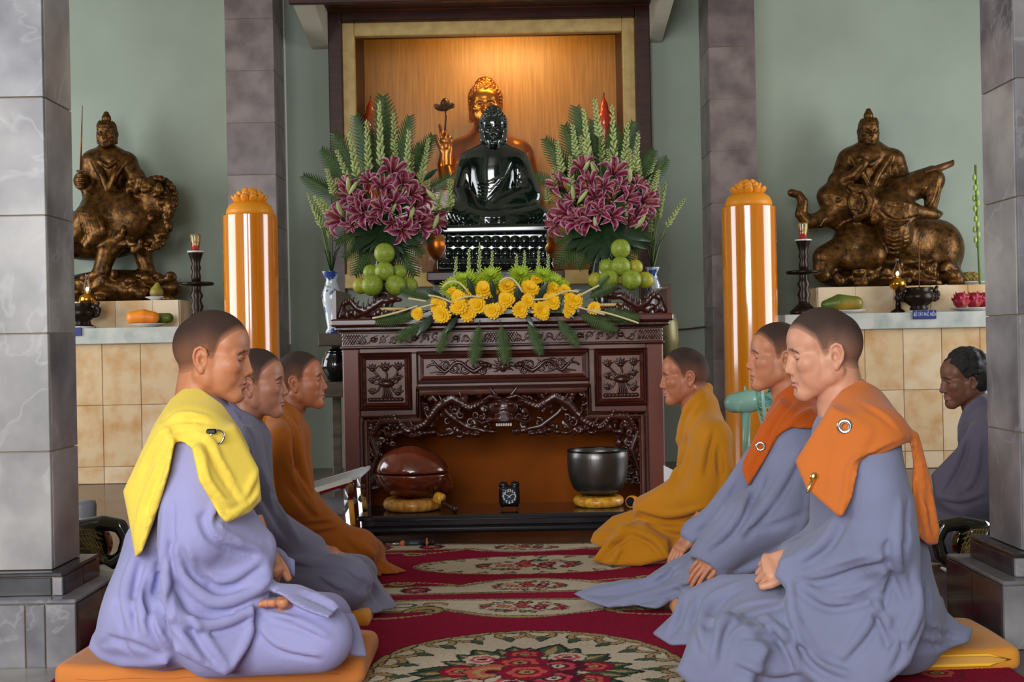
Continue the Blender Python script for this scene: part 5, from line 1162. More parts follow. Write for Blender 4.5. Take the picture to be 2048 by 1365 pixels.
# wooden fish drum
c = on_bench(826, 5.61); ring_cushion('gold brocade ring cushion under the wooden drum', c, .102, .031, M_ring)
wf = empty('wooden_fish', c + (0, 0, .056)); tag(wf, 'round glossy brown wooden fish drum on ring cushion', 'drum')
M_wf = mat('glossy_brown_wood', lin(112, 46, 20), 0.2, col2=lin(78, 28, 12), vscale=6, coat=0.7)
s = SDF((-.19, -.16, -.02), (.19, .16, .24), .005); s.ell((0, 0, .105), (.158, .135, .112)); s.ell((-.02, 0, .13), (.13, .115, .095), .03); s.ell((.03, 0, .09), (.135, .12, .1), .03); s.D = np.maximum(s.D, -s.ax[2][None, None, :])
s.box((0, -.02, .112), (.2, .16, .0028), 0, .003, cut=True); s.ell((.15, 0, .05), (.03, .05, .04), .02)
V, Q = s.mesh(2); mobj('drum_body', V, Q, M_wf, wf)
b = MB()
for sx in (-1, 1):
    for k in range(3): b.tube([( .075 + .012 * k, -.112 + .006 * k, .055 + .03 * t + .012 * math.sin(t * 5 + k)) for t in np.linspace(-1, .2, 6)], .003, 5)
b.build('carved_scrolls', mat('drum_scroll', lin(120, 76, 50), .4), wf, True)
bt = empty('drum_beater', on_bench(894, 5.50)); tag(bt, 'dark drum beater with yellow wrapped head lying on bench', 'beater')
MB().tube([(-.03, .02, .05), (.0, 0, .03), (.035, -.03, .018)], [.011, .012, .010], 8).build('handle', mat('dark_handle', lin(48, 24, 16), .3), bt, True); MB().ell((.035, -.03, .018), .018).build('knob', mat('dark_knob', lin(52, 26, 20), .25), bt, True); MB().lathe([(.008, -.022), (.026, -.018), (.028, 0), (.026, .018), (.008, .022)], (-.035, .025, .058), 14, axis=(.8, -.4, -.3)).build('wrapped_head', M_ringY, bt, True)
# alarm clock
c = on_bench(1019, 5.56); ck = empty('alarm_clock', c); tag(ck, 'small black twin-bell alarm clock with white numerals', 'clock')
M_bp = mat('black_plastic', lin(20, 20, 24), .3)
s = SDF((-.06, -.04, -.002), (.06, .04, .135), .003); s.box((0, 0, .058), (.046, .024, .047), .022); 
for x in (-.026, .026): s.ell((x, 0, .108), (.021, .018, .016), .004); s.rc((x * 1.2, 0, .016), (x * 1.6, -.005, .003), .006, .004, .004)
V, Q = s.mesh(1); mobj('case', V, Q, M_bp, ck)
MB().lathe([(.0, 0), (.036, 0), (.037, .002), (.033, .004)], (0, -.026, .06), 28, axis=(0, -1, 0)).build('dial', mat('black_dial', lin(10, 10, 14), .35), ck)
MB().tube([(.022 * math.cos(a), 0, .118 + .016 * math.sin(a)) for a in np.linspace(.2, 2.94, 12)], .0025, 6).build('handle', mat('brown_handle', lin(90, 40, 16), .4), ck, True)
for i in range(12):
    f = bpy.data.curves.new('numeral', 'FONT'); f.body = str(i if i else 12); f.size = .0165; f.align_x = 'CENTER'; f.align_y = 'CENTER'; f.extrude = .0003; f.offset = .0004; f.materials.append(bpy.data.materials.get('numerals') or mat('numerals', lin(225, 228, 232), .5))
    t = text_mesh('numeral', f, ck); a = math.radians(90 - 30 * i); t.location = (.0265 * math.cos(a), -.0312, .06 + .0265 * math.sin(a)); t.rotation_euler = (math.pi / 2, 0, 0)
Mb = mat('blue_hand', lin(60, 140, 220), .4); Mw = bpy.data.materials['numerals']
MB().tube([(0, -.032, .06), (-.014, -.032, .068)], [.002, .001], 5).build('hand', Mw, ck); MB().tube([(0, -.0325, .06), (.017, -.0325, .072)], [.002, .001], 5).build('hand', Mw, ck); MB().prism([(-.010, .054), (.008, .054), (0, .064)], -.0335, -.032).build('logo', Mb, ck)
# singing bowl
c = on_bench(1197, 5.62); ring_cushion('yellow brocade ring cushion under the bronze bowl', c, .088, .026, M_ringY)
sb = empty('singing_bowl', c + (0, 0, .048)); tag(sb, 'large dark bronze singing bowl on ring cushion', 'bowl')
M_bz = mat('dark_bronze', lin(104, 100, 98), 0.32, metal=0.85, var=.35, vscale=18, stretch=(1, 1, .12), bump=.05, bscale=80)
MB().lathe([(.02, 0), (.075, .004), (.11, .03), (.128, .07), (.136, .12), (.138, .17), (.135, .2), (.133, .203), (.128, .2), (.13, .17), (.126, .1), (.1, .03), (.02, .014)], (0, 0, 0), 40).build('bowl', M_bz, sb, True)
MB().tube([(.134 * math.cos(a), .134 * math.sin(a), .202) for a in np.linspace(0, 2 * math.pi, 40, endpoint=False)], .0045, 6, closed=True).build('rim', mat('black_rim', lin(24, 26, 28), .25, metal=.6), sb, True)
sr = empty('bowl_striker', on_bench(1262, 5.50)); tag(sr, 'orange-rimmed dark bowl striker lying beside the bronze bowl', 'striker')
MB().lathe([(.02, -.03), (.027, -.028), (.028, 0), (.024, .004)], (0, 0, .03), 18, axis=(-.55, -.8, .1)).build('head', mat('orange_felt', lin(214, 130, 30), .7), sr, True); MB().lathe([(.0, 0), (.021, 0)], (-.003, -.005, .0305), 18, axis=(-.55, -.8, .1), cap=False).build('face', M_bp, sr); MB().tube([(0, 0, .03), (.06, .03, .018), (.09, .03, .012)], [.012, .010, .012], 8).build('handle', M_bp, sr, True)
# flashlight on the floor before the bench
fl_ = empty('flashlight', W(830, 1092, 5.36) * (1, 1, 0)); tag(fl_, 'black and orange flashlight lying on the rug before the bench', 'flashlight')
MB().lathe([(.0, -.12), (.004, -.12), (.006, -.06)], (0, 0, .02), 10, axis=(1, .05, 0)).build('shaft', M_chrome, fl_, True); MB().lathe([(.008, -.062), (.014, -.058), (.014, -.045)], (0, 0, .02), 12, axis=(1, .05, 0)).build('collar', mat('orange_plastic', lin(220, 110, 40), .4), fl_, True)
MB().lathe([(.014, -.045), (.018, -.02), (.016, .01), (.016, .03)], (0, 0, .02), 14, axis=(1, .05, 0)).build('grip', mat('blue_black_plastic', lin(40, 48, 62), .4), fl_, True); MB().lathe([(.016, .03), (.021, .035), (.021, .075), (.012, .082)], (0, 0, .02), 14, axis=(1, .05, 0)).build('head', M_bp, fl_, True)
MB().lathe([(.0225, .048), (.0225, .054)], (0, 0, .02), 14, axis=(1, .05, 0)).build('band', bpy.data.materials['orange_plastic'], fl_, True)

# ---- cushions
def cushion(label, pts, d, z1, m, panel=None, sink=.0):
    P = np.array([W(x, y, dd)[:2] for x, y, dd in pts]); c = (P.min(0) + P.max(0)) / 2; o = empty('floor_cushion', (c[0], c[1], 0)); tag(o, label, 'cushion', None)
    lo, hi = P.min(0), P.max(0)
    s = SDF((lo[0] - c[0] - .02, lo[1] - c[1] - .02, -.002), (hi[0] - c[0] + .02, hi[1] - c[1] + .02, z1 + .02), .008)
    s.box((0, 0, z1 / 2), ((hi[0] - lo[0]) / 2, (hi[1] - lo[1]) / 2, z1 / 2), z1 * .36); V, Q = s.mesh(2)
    V[:, 2] += .004 * np.sin(V[:, 0] * 23 + V[:, 1] * 9) * (V[:, 2] > z1 * .6); mobj('pad', V, Q, m, o)
    x0, x1, y0 = lo[0] - c[0], hi[0] - c[0], lo[1] - c[1]
    if panel:
        MB().prism([(x0 + .05, z1 * .32), (x1 - .09, z1 * .38), (x1 - .04, z1 * .55), (x1 - .09, z1 * .72), (x0 + .05, z1 * .68)], y0 - .002, y0 + .01).build('zip_panel', mat('tan_panel', lin(206, 152, 72), .8), o)
        MB().tube([(x0 + .02, y0 - .002, z1 * .72), (x1 - .09, y0 - .002, z1 * .74), (x1 - .035, y0 - .002, z1 * .55), (x1 - .09, y0 - .002, z1 * .34), (x0 + .02, y0 - .002, z1 * .3)], .004, 6).build('piping', mat('yellow_piping', lin(244, 190, 40), .6), o, True)
    else:
        MB().tube([(x0 + (x1 - x0) * t, y0 - .001, z1 * .5 + .002 * math.sin(t * 30)) for t in np.linspace(.08, .92, 20)], .0018, 5).build('seam', m, o, True)
    return o
M_cu = cloth('orange_cushion', lin(214, 130, 62), var=.06); M_cu2 = cloth('amber_cushion', lin(216, 142, 50), var=.08)
cushion('orange floor cushion under the lavender robe with yellow shawl', [(150, 1350, 3.2), (738, 1350, 3.3), (160, 1350, 3.2), (738, 1300, 3.3)][:2] + [(738, 1300, 3.3)] * 0 + [(200, 1350, 3.57)], 3.1, .07, M_cu)
cushion('orange floor cushion under the slate grey robe', [(440, 1230, 3.84), (738, 1230, 3.84), (440, 1230, 4.30), (738, 1230, 4.30)], 4.07, .06, M_cu2)
cushion('orange floor cushion under the robe with rust shawl', [(1350, 1215, 3.86), (1700, 1215, 3.86), (1350, 1215, 4.3), (1700, 1215, 4.3)], 4.1, .06, M_cu)
cushion('amber floor cushion with tan zip panel at the right', [(1500, 1340, 3.22), (2047, 1340, 3.22), (1520, 1340, 3.58)], 3.125, .065, M_cu2, True)
# ------------------------------------------------------------------ statues
M_bronze = mat('gilded_bronze', lin(112, 74, 27), 0.36, metal=0.7, col2=lin(34, 20, 9), vscale=26, vdet=8, bump=0.35, bscale=45, lo=0.3, hi=0.72)
M_green = mat('black_green_stone', lin(10, 26, 18), 0.1, col2=lin(4, 12, 9), vscale=4, coat=0.8, spec=0.7)
M_gbud = mat('polished_copper_gold', lin(214, 138, 52), 0.3, metal=0.85, col2=lin(180, 96, 28), vscale=5)
R_front = rotm('Z', -90)
def statue_head(px, py, d, hs, curls=True, crown=False, yaw=0, pitch=4, neck=150):
    R = rotm('Z', -90 + yaw) @ rotm('Y', pitch); t = W(px, py, d)
    s = head_sdf(neck_to=(-20, 0, -neck), h=3.6, buddha=True, jaw=1.08, cheek=1.08, nose=1.0, neck_r=48, lipf=.9)
    for k in range(3): s.chain([(45, 30, -115 - k * 13), (52, 0, -118 - k * 13), (45, -30, -115 - k * 13)], 5, 4) if curls else None
    if curls:
        s.ell((-8, 0, 104), (46, 44, 38), 10); n = 230
        for i in range(n):
            z = 1 - 2 * (i + .5) / n; a = i * 2.39996; v = np.array([math.sqrt(1 - z * z) * math.cos(a), math.sqrt(1 - z * z) * math.sin(a), z]); p = np.array([3, 0, 36]) + v * (99, 83, 83)
            if p[2] > np.interp(p[0], HAIRLINE[:, 0], HAIRLINE[:, 1]) + 4: s.ell(p, 9.5, 1.5)
        for i in range(40):
            z = 1 - (i + .5) / 40; a = i * 2.39996; s.ell(np.array([-8, 0, 104]) + np.array([math.sqrt(1 - z * z) * math.cos(a), math.sqrt(1 - z * z) * math.sin(a), z]) * (50, 48, 42), 9, 1.5)
    if crown:
        s.ell((-6, 0, 52), (92, 79, 62), 6); s.ell((0, 0, 126), (36, 34, 40), 10); s.ell((0, 0, 166), (20, 20, 18), 8)
        for k in range(16): a = math.radians(22.5 * k); s.chain([(-6 + 93 * math.cos(a), 80 * math.sin(a), 30), (-6 + 72 * math.cos(a), 62 * math.sin(a), 88), (22 * math.cos(a), 20 * math.sin(a), 112)], 5, 4)
        for k in range(9): a = math.radians(-80 + 20 * k); s.rc((5 + 84 * math.cos(a), 74 * math.sin(a), 62), (5 + 70 * math.cos(a), 64 * math.sin(a), 92 + 16 * math.cos(a)), 9, 5, 4)
        s.chain([(92, -40, 60), (98, 0, 66), (92, 40, 60)], 5, 3)
    V, Q = s.mesh(1); return place(V, R, hs, t), Q
def statue(name, label, m, rb, head, loc, extra=()):
    V, Q = rb.mesh(1); v, q, _ = join([(V, Q, (1, 1, 1)), (head[0], head[1], (1, 1, 1))] + [(x[0], x[1], (1, 1, 1)) for x in extra]); return tag(mobj(name, v, q, m, None, True, loc), label, 'statue')
# dark green seated figure on its carved plinth
d = 6.5; r = Robe(d, 860, 270, 1130, 555, -125, 120, .005)
r.C((987, 325, 0), (987, 400, 0), 44, 46, 20, 1.0); r.E((987, 345, 0), (52, 34, 45), 20); r.C((950, 322, 0), (1024, 322, 0), 24, 24, 16); r.C((987, 290, 0), (987, 310, 0), 19, 24, 12)
r.CH([(938, 326, 5), (922, 385, -5), (938, 425, -55)], [22, 19, 11], 10); r.E((942, 433, -62), (9, 8, 14), 6)
r.CH([(1036, 326, 5), (1060, 392, -10), (1000, 412, -55)], [24, 24, 14], 10); r.E((990, 414, -62), (18, 12, 8), 6)
r.CH([(960, 425, 10), (915, 434, -35), (975, 446, -75)], [34, 27, 20], 14); r.CH([(1014, 425, 10), (1072, 434, -35), (1005, 444, -72)], [34, 27, 20], 14); r.E((990, 440, -30), (85, 60, 22), 14)
for k in range(6): r.S([(1022 - k * 2, 322 + k * 5), (1004 - k * 3, 350 + k * 6), (978 - k * 2, 366 + k * 7), (956, 364 + k * 7)], 2.4, 2, sink=.6)
for k in range(4): r.S([(1036 + k * 6, 330 + k * 4), (1040 + k * 5, 360 + k * 3), (1036 + k * 5, 384)], 2.4, 2, sink=.6)
for k in range(6): r.S([(900 + k * 7, 424 + k * 2), (915 + k * 8, 448 - k), (955 + k * 5, 452)], 3.0, 2); r.S([(1095 - k * 7, 424 + k * 2), (1075 - k * 8, 448 - k), (1025 - k * 5, 452)], 3.0, 2)
for k in range(5): r.S([(950, 428 + k * 4), (990, 436 + k * 4), (1030, 424 + k * 4)], 2.8, 2)
r.box(W(992, 467, d), (mm(108, d), .26, mm(9, d)), .012, .004); r.box(W(992, 500, d), (mm(98, d), .235, mm(26, d)), .012, .006); r.box(W(992, 535, d), (mm(112, d), .27, mm(12, d)), .012, .006)
for k in range(11): r.E((897 + k * 19, 483, -96 + 0), (9, 9, 9), 3); r.E((897 + k * 19, 508, -92), (8, 8, 9), 3)
for k in range(14): r.E((888 + k * 16, 528, -104), (8, 6, 5), 3)
zb = W(992, 547, d)[2]; r.D = np.maximum(r.D, (zb - r.ax[2])[None, None, :])
bud = statue('buddha_statue', 'glossy black-green seated Buddha statue on a carved plinth', M_green, r, statue_head(987, 258, d - .05, .8), np.array((W(992, 540, d)[0], d, zb)))
# the stand it rests on, behind the altar
sx0, sx1 = W(860, 540, d)[0], W(1125, 540, d)[0]
stn = empty('statue_stand', ((sx0 + sx1) / 2, d + .02, 0)); SL = np.array(stn.location); tag(stn, 'dark wooden stand behind the altar carrying the black-green statue', 'stand')
MB().box(np.array((sx0, 6.22, zb - .05)) - SL, np.array((sx1, 6.86, zb)) - SL, .008).build('top', M_dwood, stn)
for x in (sx0 + .02, sx1 - .08):
    for y in (6.42, 6.78): MB().box(np.array((x, y, 0)) - SL, np.array((x + .06, y + .06, zb - .05)) - SL, .006).build('leg', M_dwood, stn)
MB().box(np.array((sx0 + .03, 6.44, .3)) - SL, np.array((sx1 - .03, 6.46, zb - .05)) - SL).build('front_panel', M_dwood, stn)
# golden figure in the niche, right hand raised with a lotus
d = 9.27; r = Robe(d, 850, 240, 1110, 640, -95, 64, .008)
r.C((975, 320, 0), (978, 430, 0), 62, 60, 20, .85); r.C((925, 300, 0), (1030, 300, 0), 24, 24, 18); r.C((971, 255, 0), (971, 285, 0), 24, 34, 14)
r.CH([(916, 308, 0), (902, 390, -20), (890, 330, -45), (893, 290, -50)], [26, 20, 15, 10], 10); 
r.CH([(1040, 310, 0), (1062, 410, -10), (1000, 450, -40)], [28, 26, 16], 10); r.CH([(960, 470, 0), (890, 490, -30), (960, 510, -50)], [45, 36, 26], 16); r.CH([(1000, 470, 0), (1075, 490, -30), (1000, 510, -50)], [45, 36, 26], 16); r.E((980, 540, 0), (115, 60, 50), 20); r.E((980, 590, 0), (105, 58, 40), 20)
for k in range(9): r.S([(930 + k * 5, 295 + k * 2), (925 + k * 5, 330 + k * 4), (940 + k * 6, 380 + k * 5)], 4.5, 3); r.S([(1050 - k * 4, 300 + k * 3), (1040 - k * 4, 340 + k * 4), (1010 - k * 3, 380 + k * 4)], 4.5, 3)
zf = oz0 - .25; r.D = np.maximum(r.D, (zf - r.ax[2])[None, None, :])
gh = hand_mesh(W(893, 306, d - .19), (0.02, -.08, 1), (0.15, 1, 0), side=-1, curl=(14, 50, 66, 70), thumb=(28, 34), sc=1.25, h=3)
gb = statue('golden_buddha', 'copper-gold Buddha statue in the niche raising one hand', M_gbud, r, statue_head(971, 212, d - .03, 1.42, pitch=2), np.array((W(980, 600, d)[0], d, zf)), [gh])
lt = empty('lotus_flower', W(890, 262, d - .2)); tag(lt, 'dark bronze lotus bud held up by the golden statue', 'flower'); LL = np.array(lt.location)
M_lot = mat('brown_bronze', lin(96, 62, 34), .4, metal=.5)
MB().tube([np.zeros(3), W(892, 232, d - .2) - LL, W(891, 224, d - .2) - LL], .007, 6).build('stem', M_lot, lt, True)
c = W(891, 222, d - .2) - LL
for k in range(9):
    a = 2 * math.pi * k / 9; up = .35 if k % 3 else .9; dv = np.array((math.cos(a), math.sin(a), up)); dv /= np.linalg.norm(dv); L = .09 if k % 3 else .075
    MB().ell(c + dv * L * .5 + (0, 0, .01), (L * .55, .024, .008), 8, 6, np.array(Vector((1, 0, 0)).rotation_difference(Vector(dv)).to_matrix())).build('petal', M_lot, lt, True)
MB().ell(c + (0, 0, .045), (.036, .036, .05)).build('bud', M_lot, lt, True)
# red gourds at the back corners of the niche
for px, py, lb in ((741, 232, 'left'), (1208, 226, 'right')):
    p = W(px, py, 9.3); g = empty('red_gourd', (p[0], p[1], zf)); tag(g, 'glossy orange-red gourd vase at the %s side of the niche' % lb, 'vase'); h = p[2] - zf
    MB().lathe([(.03, 0), (.07, .01), (.085, .08), (.05, .2), (.045, h - .16), (.058, h - .10), (.066, h - .055), (.055, h - .01), (.034, h + .02), (.032, h + .04), (.026, h + .075), (.012, h + .10), (.004, h + .125)], (0, 0, 0), 20).build('body', bpy.data.materials.get('orange_red_glaze') or mat('orange_red_glaze', lin(196, 62, 22), .25, coat=.5), g, True)
    MB().tube([(0, 0, h + .12), (.004, 0, h + .15)], .004, 6).build('stem', M_dwood, g, True)

# elephant rider on the right altar
d = 8.62; r = Robe(d, 1560, 195, 1945, 580, -120, 80, .0065)
r.C((1738, 318, 0), (1745, 385, 0), 40, 38, 16, .85); r.C((1705, 315, 0), (1780, 318, 0), 21, 21, 14); r.C((1738, 286, 0), (1738, 304, 0), 15, 20, 10)
r.CH([(1696, 320, 0), (1676, 366, -10), (1706, 352, -45), (1724, 332, -55)], [22, 17, 12, 9], 9); r.E((1728, 326, -56), (9, 7, 8), 4)
r.CH([(1788, 322, 0), (1806, 368, -10), (1840, 352, -40), (1862, 341, -42)], [22, 17, 11, 8], 9); r.E((1868, 338, -42), (9, 6, 6), 4)
r.CH([(1752, 400, -5), (1800, 385, -35), (1866, 360, -50)], [34, 30, 22], 14); r.CH([(1866, 362, -50), (1864, 395, -55), (1860, 420, -55)], [19, 15, 12], 9); r.E((1872, 428, -60), (14, 7, 6), 4)
r.CH([(1740, 405, -10), (1768, 418, -55), (1830, 424, -70), (1872, 430, -68)], [36, 27, 16, 9], 12); r.CH([(1790, 420, -50), (1792, 470, -64), (1788, 498, -62)], [36, 30, 14], 16)
for k in range(6): r.S([(1735 + k * 6, 345), (1738 + k * 5, 372), (1742 + k * 4, 396)], 3.6, 2); r.S([(1762, 400 + k * 3), (1790, 405 + k * 6), (1838, 412 + k * 3)], 3.6, 2); r.S([(1768, 448 + k * 8), (1790, 458 + k * 8), (1818, 446 + k * 8)], 3.8, 2)
for k in range(5): r.S([(1880 - k * 6, 365), (1874 - k * 8, 390), (1866 - k * 8, 412)], 3.2, 2)
r.CH([(1704, 312, -20), (1722, 345, -38), (1742, 380, -38)], [8, 7, 6], 4); r.CH([(1778, 314, -20), (1758, 345, -38), (1742, 380, -38)], [8, 7, 6], 4); r.CH([(1742, 380, -40), (1744, 402, -48), (1750, 440, -62)], [9, 8, 10], 5); r.CH([(1706, 384, -16), (1742, 391, -42), (1780, 386, -16)], [6, 7, 6], 4); r.CH([(1720, 318, -30), (1740, 330, -36), (1758, 318, -30)], 4, 3)
r.CH([(1672, 362, -12), (1682, 388, -22), (1700, 398, -25)], [16, 12, 7], 8); r.CH([(1808, 366, -12), (1800, 384, -22)], [16, 10], 8)
r.E((1795, 488, 5), (112, 58, 62), 18); r.E((1880, 500, 5), (46, 52, 58), 16)
r.E((1684, 408, -12), (42, 40, 42), 12); r.E((1660, 392, -12), (26, 30, 24), 10); r.CH([(1662, 428, -22), (1640, 440, -26), (1616, 444, -28), (1602, 428, -28), (1606, 404, -28), (1598, 390, -28), (1583, 386, -28)], [22, 17, 14, 12, 10, 8, 8], 8); r.E((1668, 446, -15), (18, 18, 12), 8)
r.CH([(1702, 374, -48), (1732, 380, -64), (1744, 402, -68), (1736, 426, -64), (1712, 436, -52)], [8, 9, 10, 9, 7], 6); r.E((1720, 405, -56), (24, 7, 30), 6)
for k in range(6): r.S([(1704, 385 + k * 6), (1722, 384 + k * 7), (1738, 382 + k * 8)], 3.0, 2)
r.E((1676, 400, -48), (5, 4, 4), 3, cut=True); r.CH([(1650, 434, -38), (1640, 452, -48)], [4, 2], 3)
r.CH([(1710, 480, -20), (1690, 500, -50), (1650, 515, -58), (1644, 545, -58)], [42, 32, 24, 17], 14); r.CH([(1730, 490, -30), (1745, 510, -62), (1700, 522, -66)], [34, 26, 18], 12); r.CH([(1880, 520, -20), (1900, 545, -45), (1915, 560, -55)], [30, 20, 14], 12)
r.E((1780, 553, 0), (146, 66, 28), 14)
rnd = random.Random(5)
for k in range(60): r.E((rnd.uniform(1640, 1915), rnd.uniform(530, 568), rnd.uniform(-66, -48)), (rnd.uniform(6, 14), 8, rnd.uniform(5, 10)), 5)
r.D = np.maximum(r.D, (zt + .002 - r.ax[2])[None, None, :])
statue('elephant_rider_statue', 'gilded bronze seated figure riding an elephant', M_bronze, r, statue_head(1737, 263, d - .03, .84, curls=False, crown=True, yaw=-4), np.array((W(1780, 560, d)[0], d, zt)))
sc = empty('scroll', W(1850, 346, d - .2)); tag(sc, 'dark bronze scroll resting on the elephant rider\'s raised knee', 'scroll'); L0 = np.array(sc.location)
MB().tube([np.zeros(3), W(1880, 336, d - .2) - L0, W(1904, 327, d - .2) - L0], [.022, .026, .022], 10).build('roll', M_lot, sc, True); MB().ell(W(1905, 326, d - .2) - L0, (.012, .026, .022)).build('knob', M_lot, sc, True)
# lion rider on the left altar
d = 8.62; r = Robe(d, 60, 200, 375, 612, -120, 80, .0065)
r.C((218, 325, 0), (216, 392, 0), 36, 36, 16, .85); r.C((190, 320, 0), (252, 324, 0), 20, 20, 14); r.C((214, 294, 0), (214, 312, 0), 14, 19, 10)
r.CH([(184, 325, 0), (176, 368, -5), (160, 362, -45)], [22, 17, 12], 9); r.E((158, 362, -50), (10, 9, 17), 4)
for k in range(4): r.E((160, 350 + k * 8, -58), (9, 5, 4), 2)
r.CH([(254, 330, 0), (274, 358, -15), (300, 380, -30)], [22, 16, 12], 9)
r.CH([(205, 410, -5), (180, 440, -45), (150, 470, -55)], [40, 30, 22], 14); r.CH([(180, 440, -50), (200, 462, -62), (175, 490, -62)], [30, 20, 10], 10); r.CH([(225, 410, 0), (262, 420, 0)], [34, 26], 12)
for k in range(7): r.S([(204 + k * 5, 345), (206 + k * 4, 368), (206 + k * 3, 388)], 3.6, 2); r.S([(165 + k * 5, 425), (170 + k * 6, 450), (180 + k * 5, 480)], 3.6, 2)
r.CH([(188, 318, -20), (204, 350, -36), (216, 384, -37)], [8, 7, 6], 4); r.CH([(248, 322, -20), (230, 350, -36), (216, 384, -37)], [8, 7, 6], 4); r.CH([(184, 388, -16), (216, 394, -40), (250, 388, -16)], [6, 7, 6], 4); r.CH([(198, 322, -30), (216, 334, -35), (232, 322, -30)], 4, 3); r.CH([(216, 392, -42), (206, 416, -52), (196, 446, -66)], [8, 8, 9], 5); r.CH([(172, 362, -10), (176, 386, -20), (190, 396, -22)], [15, 11, 7], 8); r.CH([(274, 354, -14), (266, 376, -24)], [15, 10], 8)
r.E((190, 470, 10), (110, 52, 52), 18); r.E((262, 440, -5), (62, 56, 62), 18); r.E((312, 402, -15), (34, 34, 38), 12); r.E((330, 412, -24), (18, 24, 20), 10); r.E((326, 386, -44), (9, 8, 7), 4); r.E((338, 398, -30), (8, 14, 6), 4); r.CH([(336, 420, -40), (322, 432, -44)], [4, 4], 2, cut=True)
rnd = random.Random(6)
for k in range(130):
    a = rnd.uniform(-2.2, 2.6); rr = rnd.uniform(.75, 1.05); x, y = 285 + 56 * rr * math.cos(a), 432 + 70 * rr * math.sin(a)
    if x > 348: continue
    r.E((x, y, rnd.uniform(-62, -40)), (rnd.uniform(5, 9), 7, rnd.uniform(5, 9)), 3)
for k in range(24): a = k * .26; r.E((314 + 36 * math.cos(a), 398 + 40 * math.sin(a), -30 - 10 * math.sin(k * 2.1)), (8, 8, 8), 3)
r.CH([(240, 465, -30), (215, 505, -52), (203, 540, -55)], [27, 20, 16], 12); r.CH([(280, 490, 0), (288, 520, -10), (295, 538, -12)], [24, 17, 14], 12); r.CH([(205, 545, -58), (190, 550, -64)], [14, 10], 6); r.CH([(120, 490, -20), (110, 540, -30)], [34, 22], 12)
r.E((235, 578, 0), (128, 66, 38), 14)
for k in range(60): r.E((rnd.uniform(110, 345), rnd.uniform(548, 600), rnd.uniform(-66, -50)), (rnd.uniform(6, 14), 8, rnd.uniform(5, 10)), 5)
r.D = np.maximum(r.D, (zt + .002 - r.ax[2])[None, None, :])
statue('lion_rider_statue', 'gilded bronze seated figure riding a maned lion', M_bronze, r, statue_head(214, 268, d - .03, .82, curls=False, crown=True, yaw=6), np.array((W(235, 580, d)[0], d, zt)))
sw = empty('sword', W(160, 366, d - .2)); tag(sw, 'thin upright sword held by the lion rider', 'sword'); L0 = np.array(sw.location)
MB().tube([W(160, 380, d - .2) - L0, W(161, 340, d - .2) - L0], .012, 8).build('hilt', M_lot, sw, True); MB().box(W(153, 342, d - .2) - L0 - (0, .012, .006), W(169, 342, d - .2) - L0 + (0, .012, .006), .004).build('guard', M_lot, sw); MB().tube([W(161, 340, d - .2) - L0, W(163, 270, d - .2) - L0, W(165, 211, d - .2) - L0], [.012, .010, .004], 6, flat=.4).build('blade', mat('old_brass', lin(128, 92, 50), .35, metal=.8), sw, True)

# ---- altar furniture on the side altars
M_brz = mat('black_bronze', lin(44, 32, 24), 0.3, metal=0.6, var=.3, vscale=12)
M_porc = mat('white_porcelain', lin(206, 206, 204), .25, coat=.4)
def candlestick(label, px, py_base, py_top, cup):
    d = 8.2; p = W(px, py_base, d); z1 = W(px, py_top, d)[2]; h = z1 - zc
    o = empty('candlestick', (p[0], d, zc)); tag(o, label, 'candlestick'); u = h / .56
    MB().lathe([(.09, 0), (.095, .02), (.075, .04), (.04, .07), (.034, .1), (.045, .13), (.03, .17), (.045, .2), (.03, .23), (.03, .26), (.03, .3)], (0, 0, 0), 20).build('stem', M_brz, o, True)
    MB().lathe([(.03, .262), (.11, .268), (.116, .28), (.112, .288), (.03, .284)], (0, 0, 0), 26).build('drip_tray', M_brz, o, True)
    MB().lathe([(.028, .28), (.032, .33), (.024, .36), (.034, .38), (.026, .41), (.038, .45), (.048, .48), (.05, .486)], (0, 0, 0), 18).build('upper_stem', M_brz, o, True)
    MB().lathe([(.054, .484), (.056, .494), (.03, .496)], (0, 0, 0), 20).build('white_saucer', M_porc, o, True)
    g = MB().lathe([(.026, .496), (.028, .53), (.034, .60), (.031, .60), (.0, .58)], (0, 0, 0), 16).build('red_glass', bpy.data.materials.get('red_glass') or mat('red_glass', lin(150, 34, 26), .15, coat=.5, col2=lin(160, 130, 40), vscale=22, lo=.5, hi=.56), o, True); 
    MB().lathe([(.0315, .55), (.0345, .59), (.0345, .602), (.0315, .602)], (0, 0, 0), 16, cap=False).build('green_band', bpy.data.materials.get('green_gold_glass') or mat('green_gold_glass', lin(90, 110, 60), .15, coat=.5, col2=lin(170, 120, 50), vscale=25, lo=.45, hi=.55), o, True)
    return o
candlestick('dark candlestick with painted glass cup behind the yellow shawl', 394, 640, 500, 0); candlestick('dark candlestick with painted glass cup left of the elephant rider', 1609, 625, 470, 0)
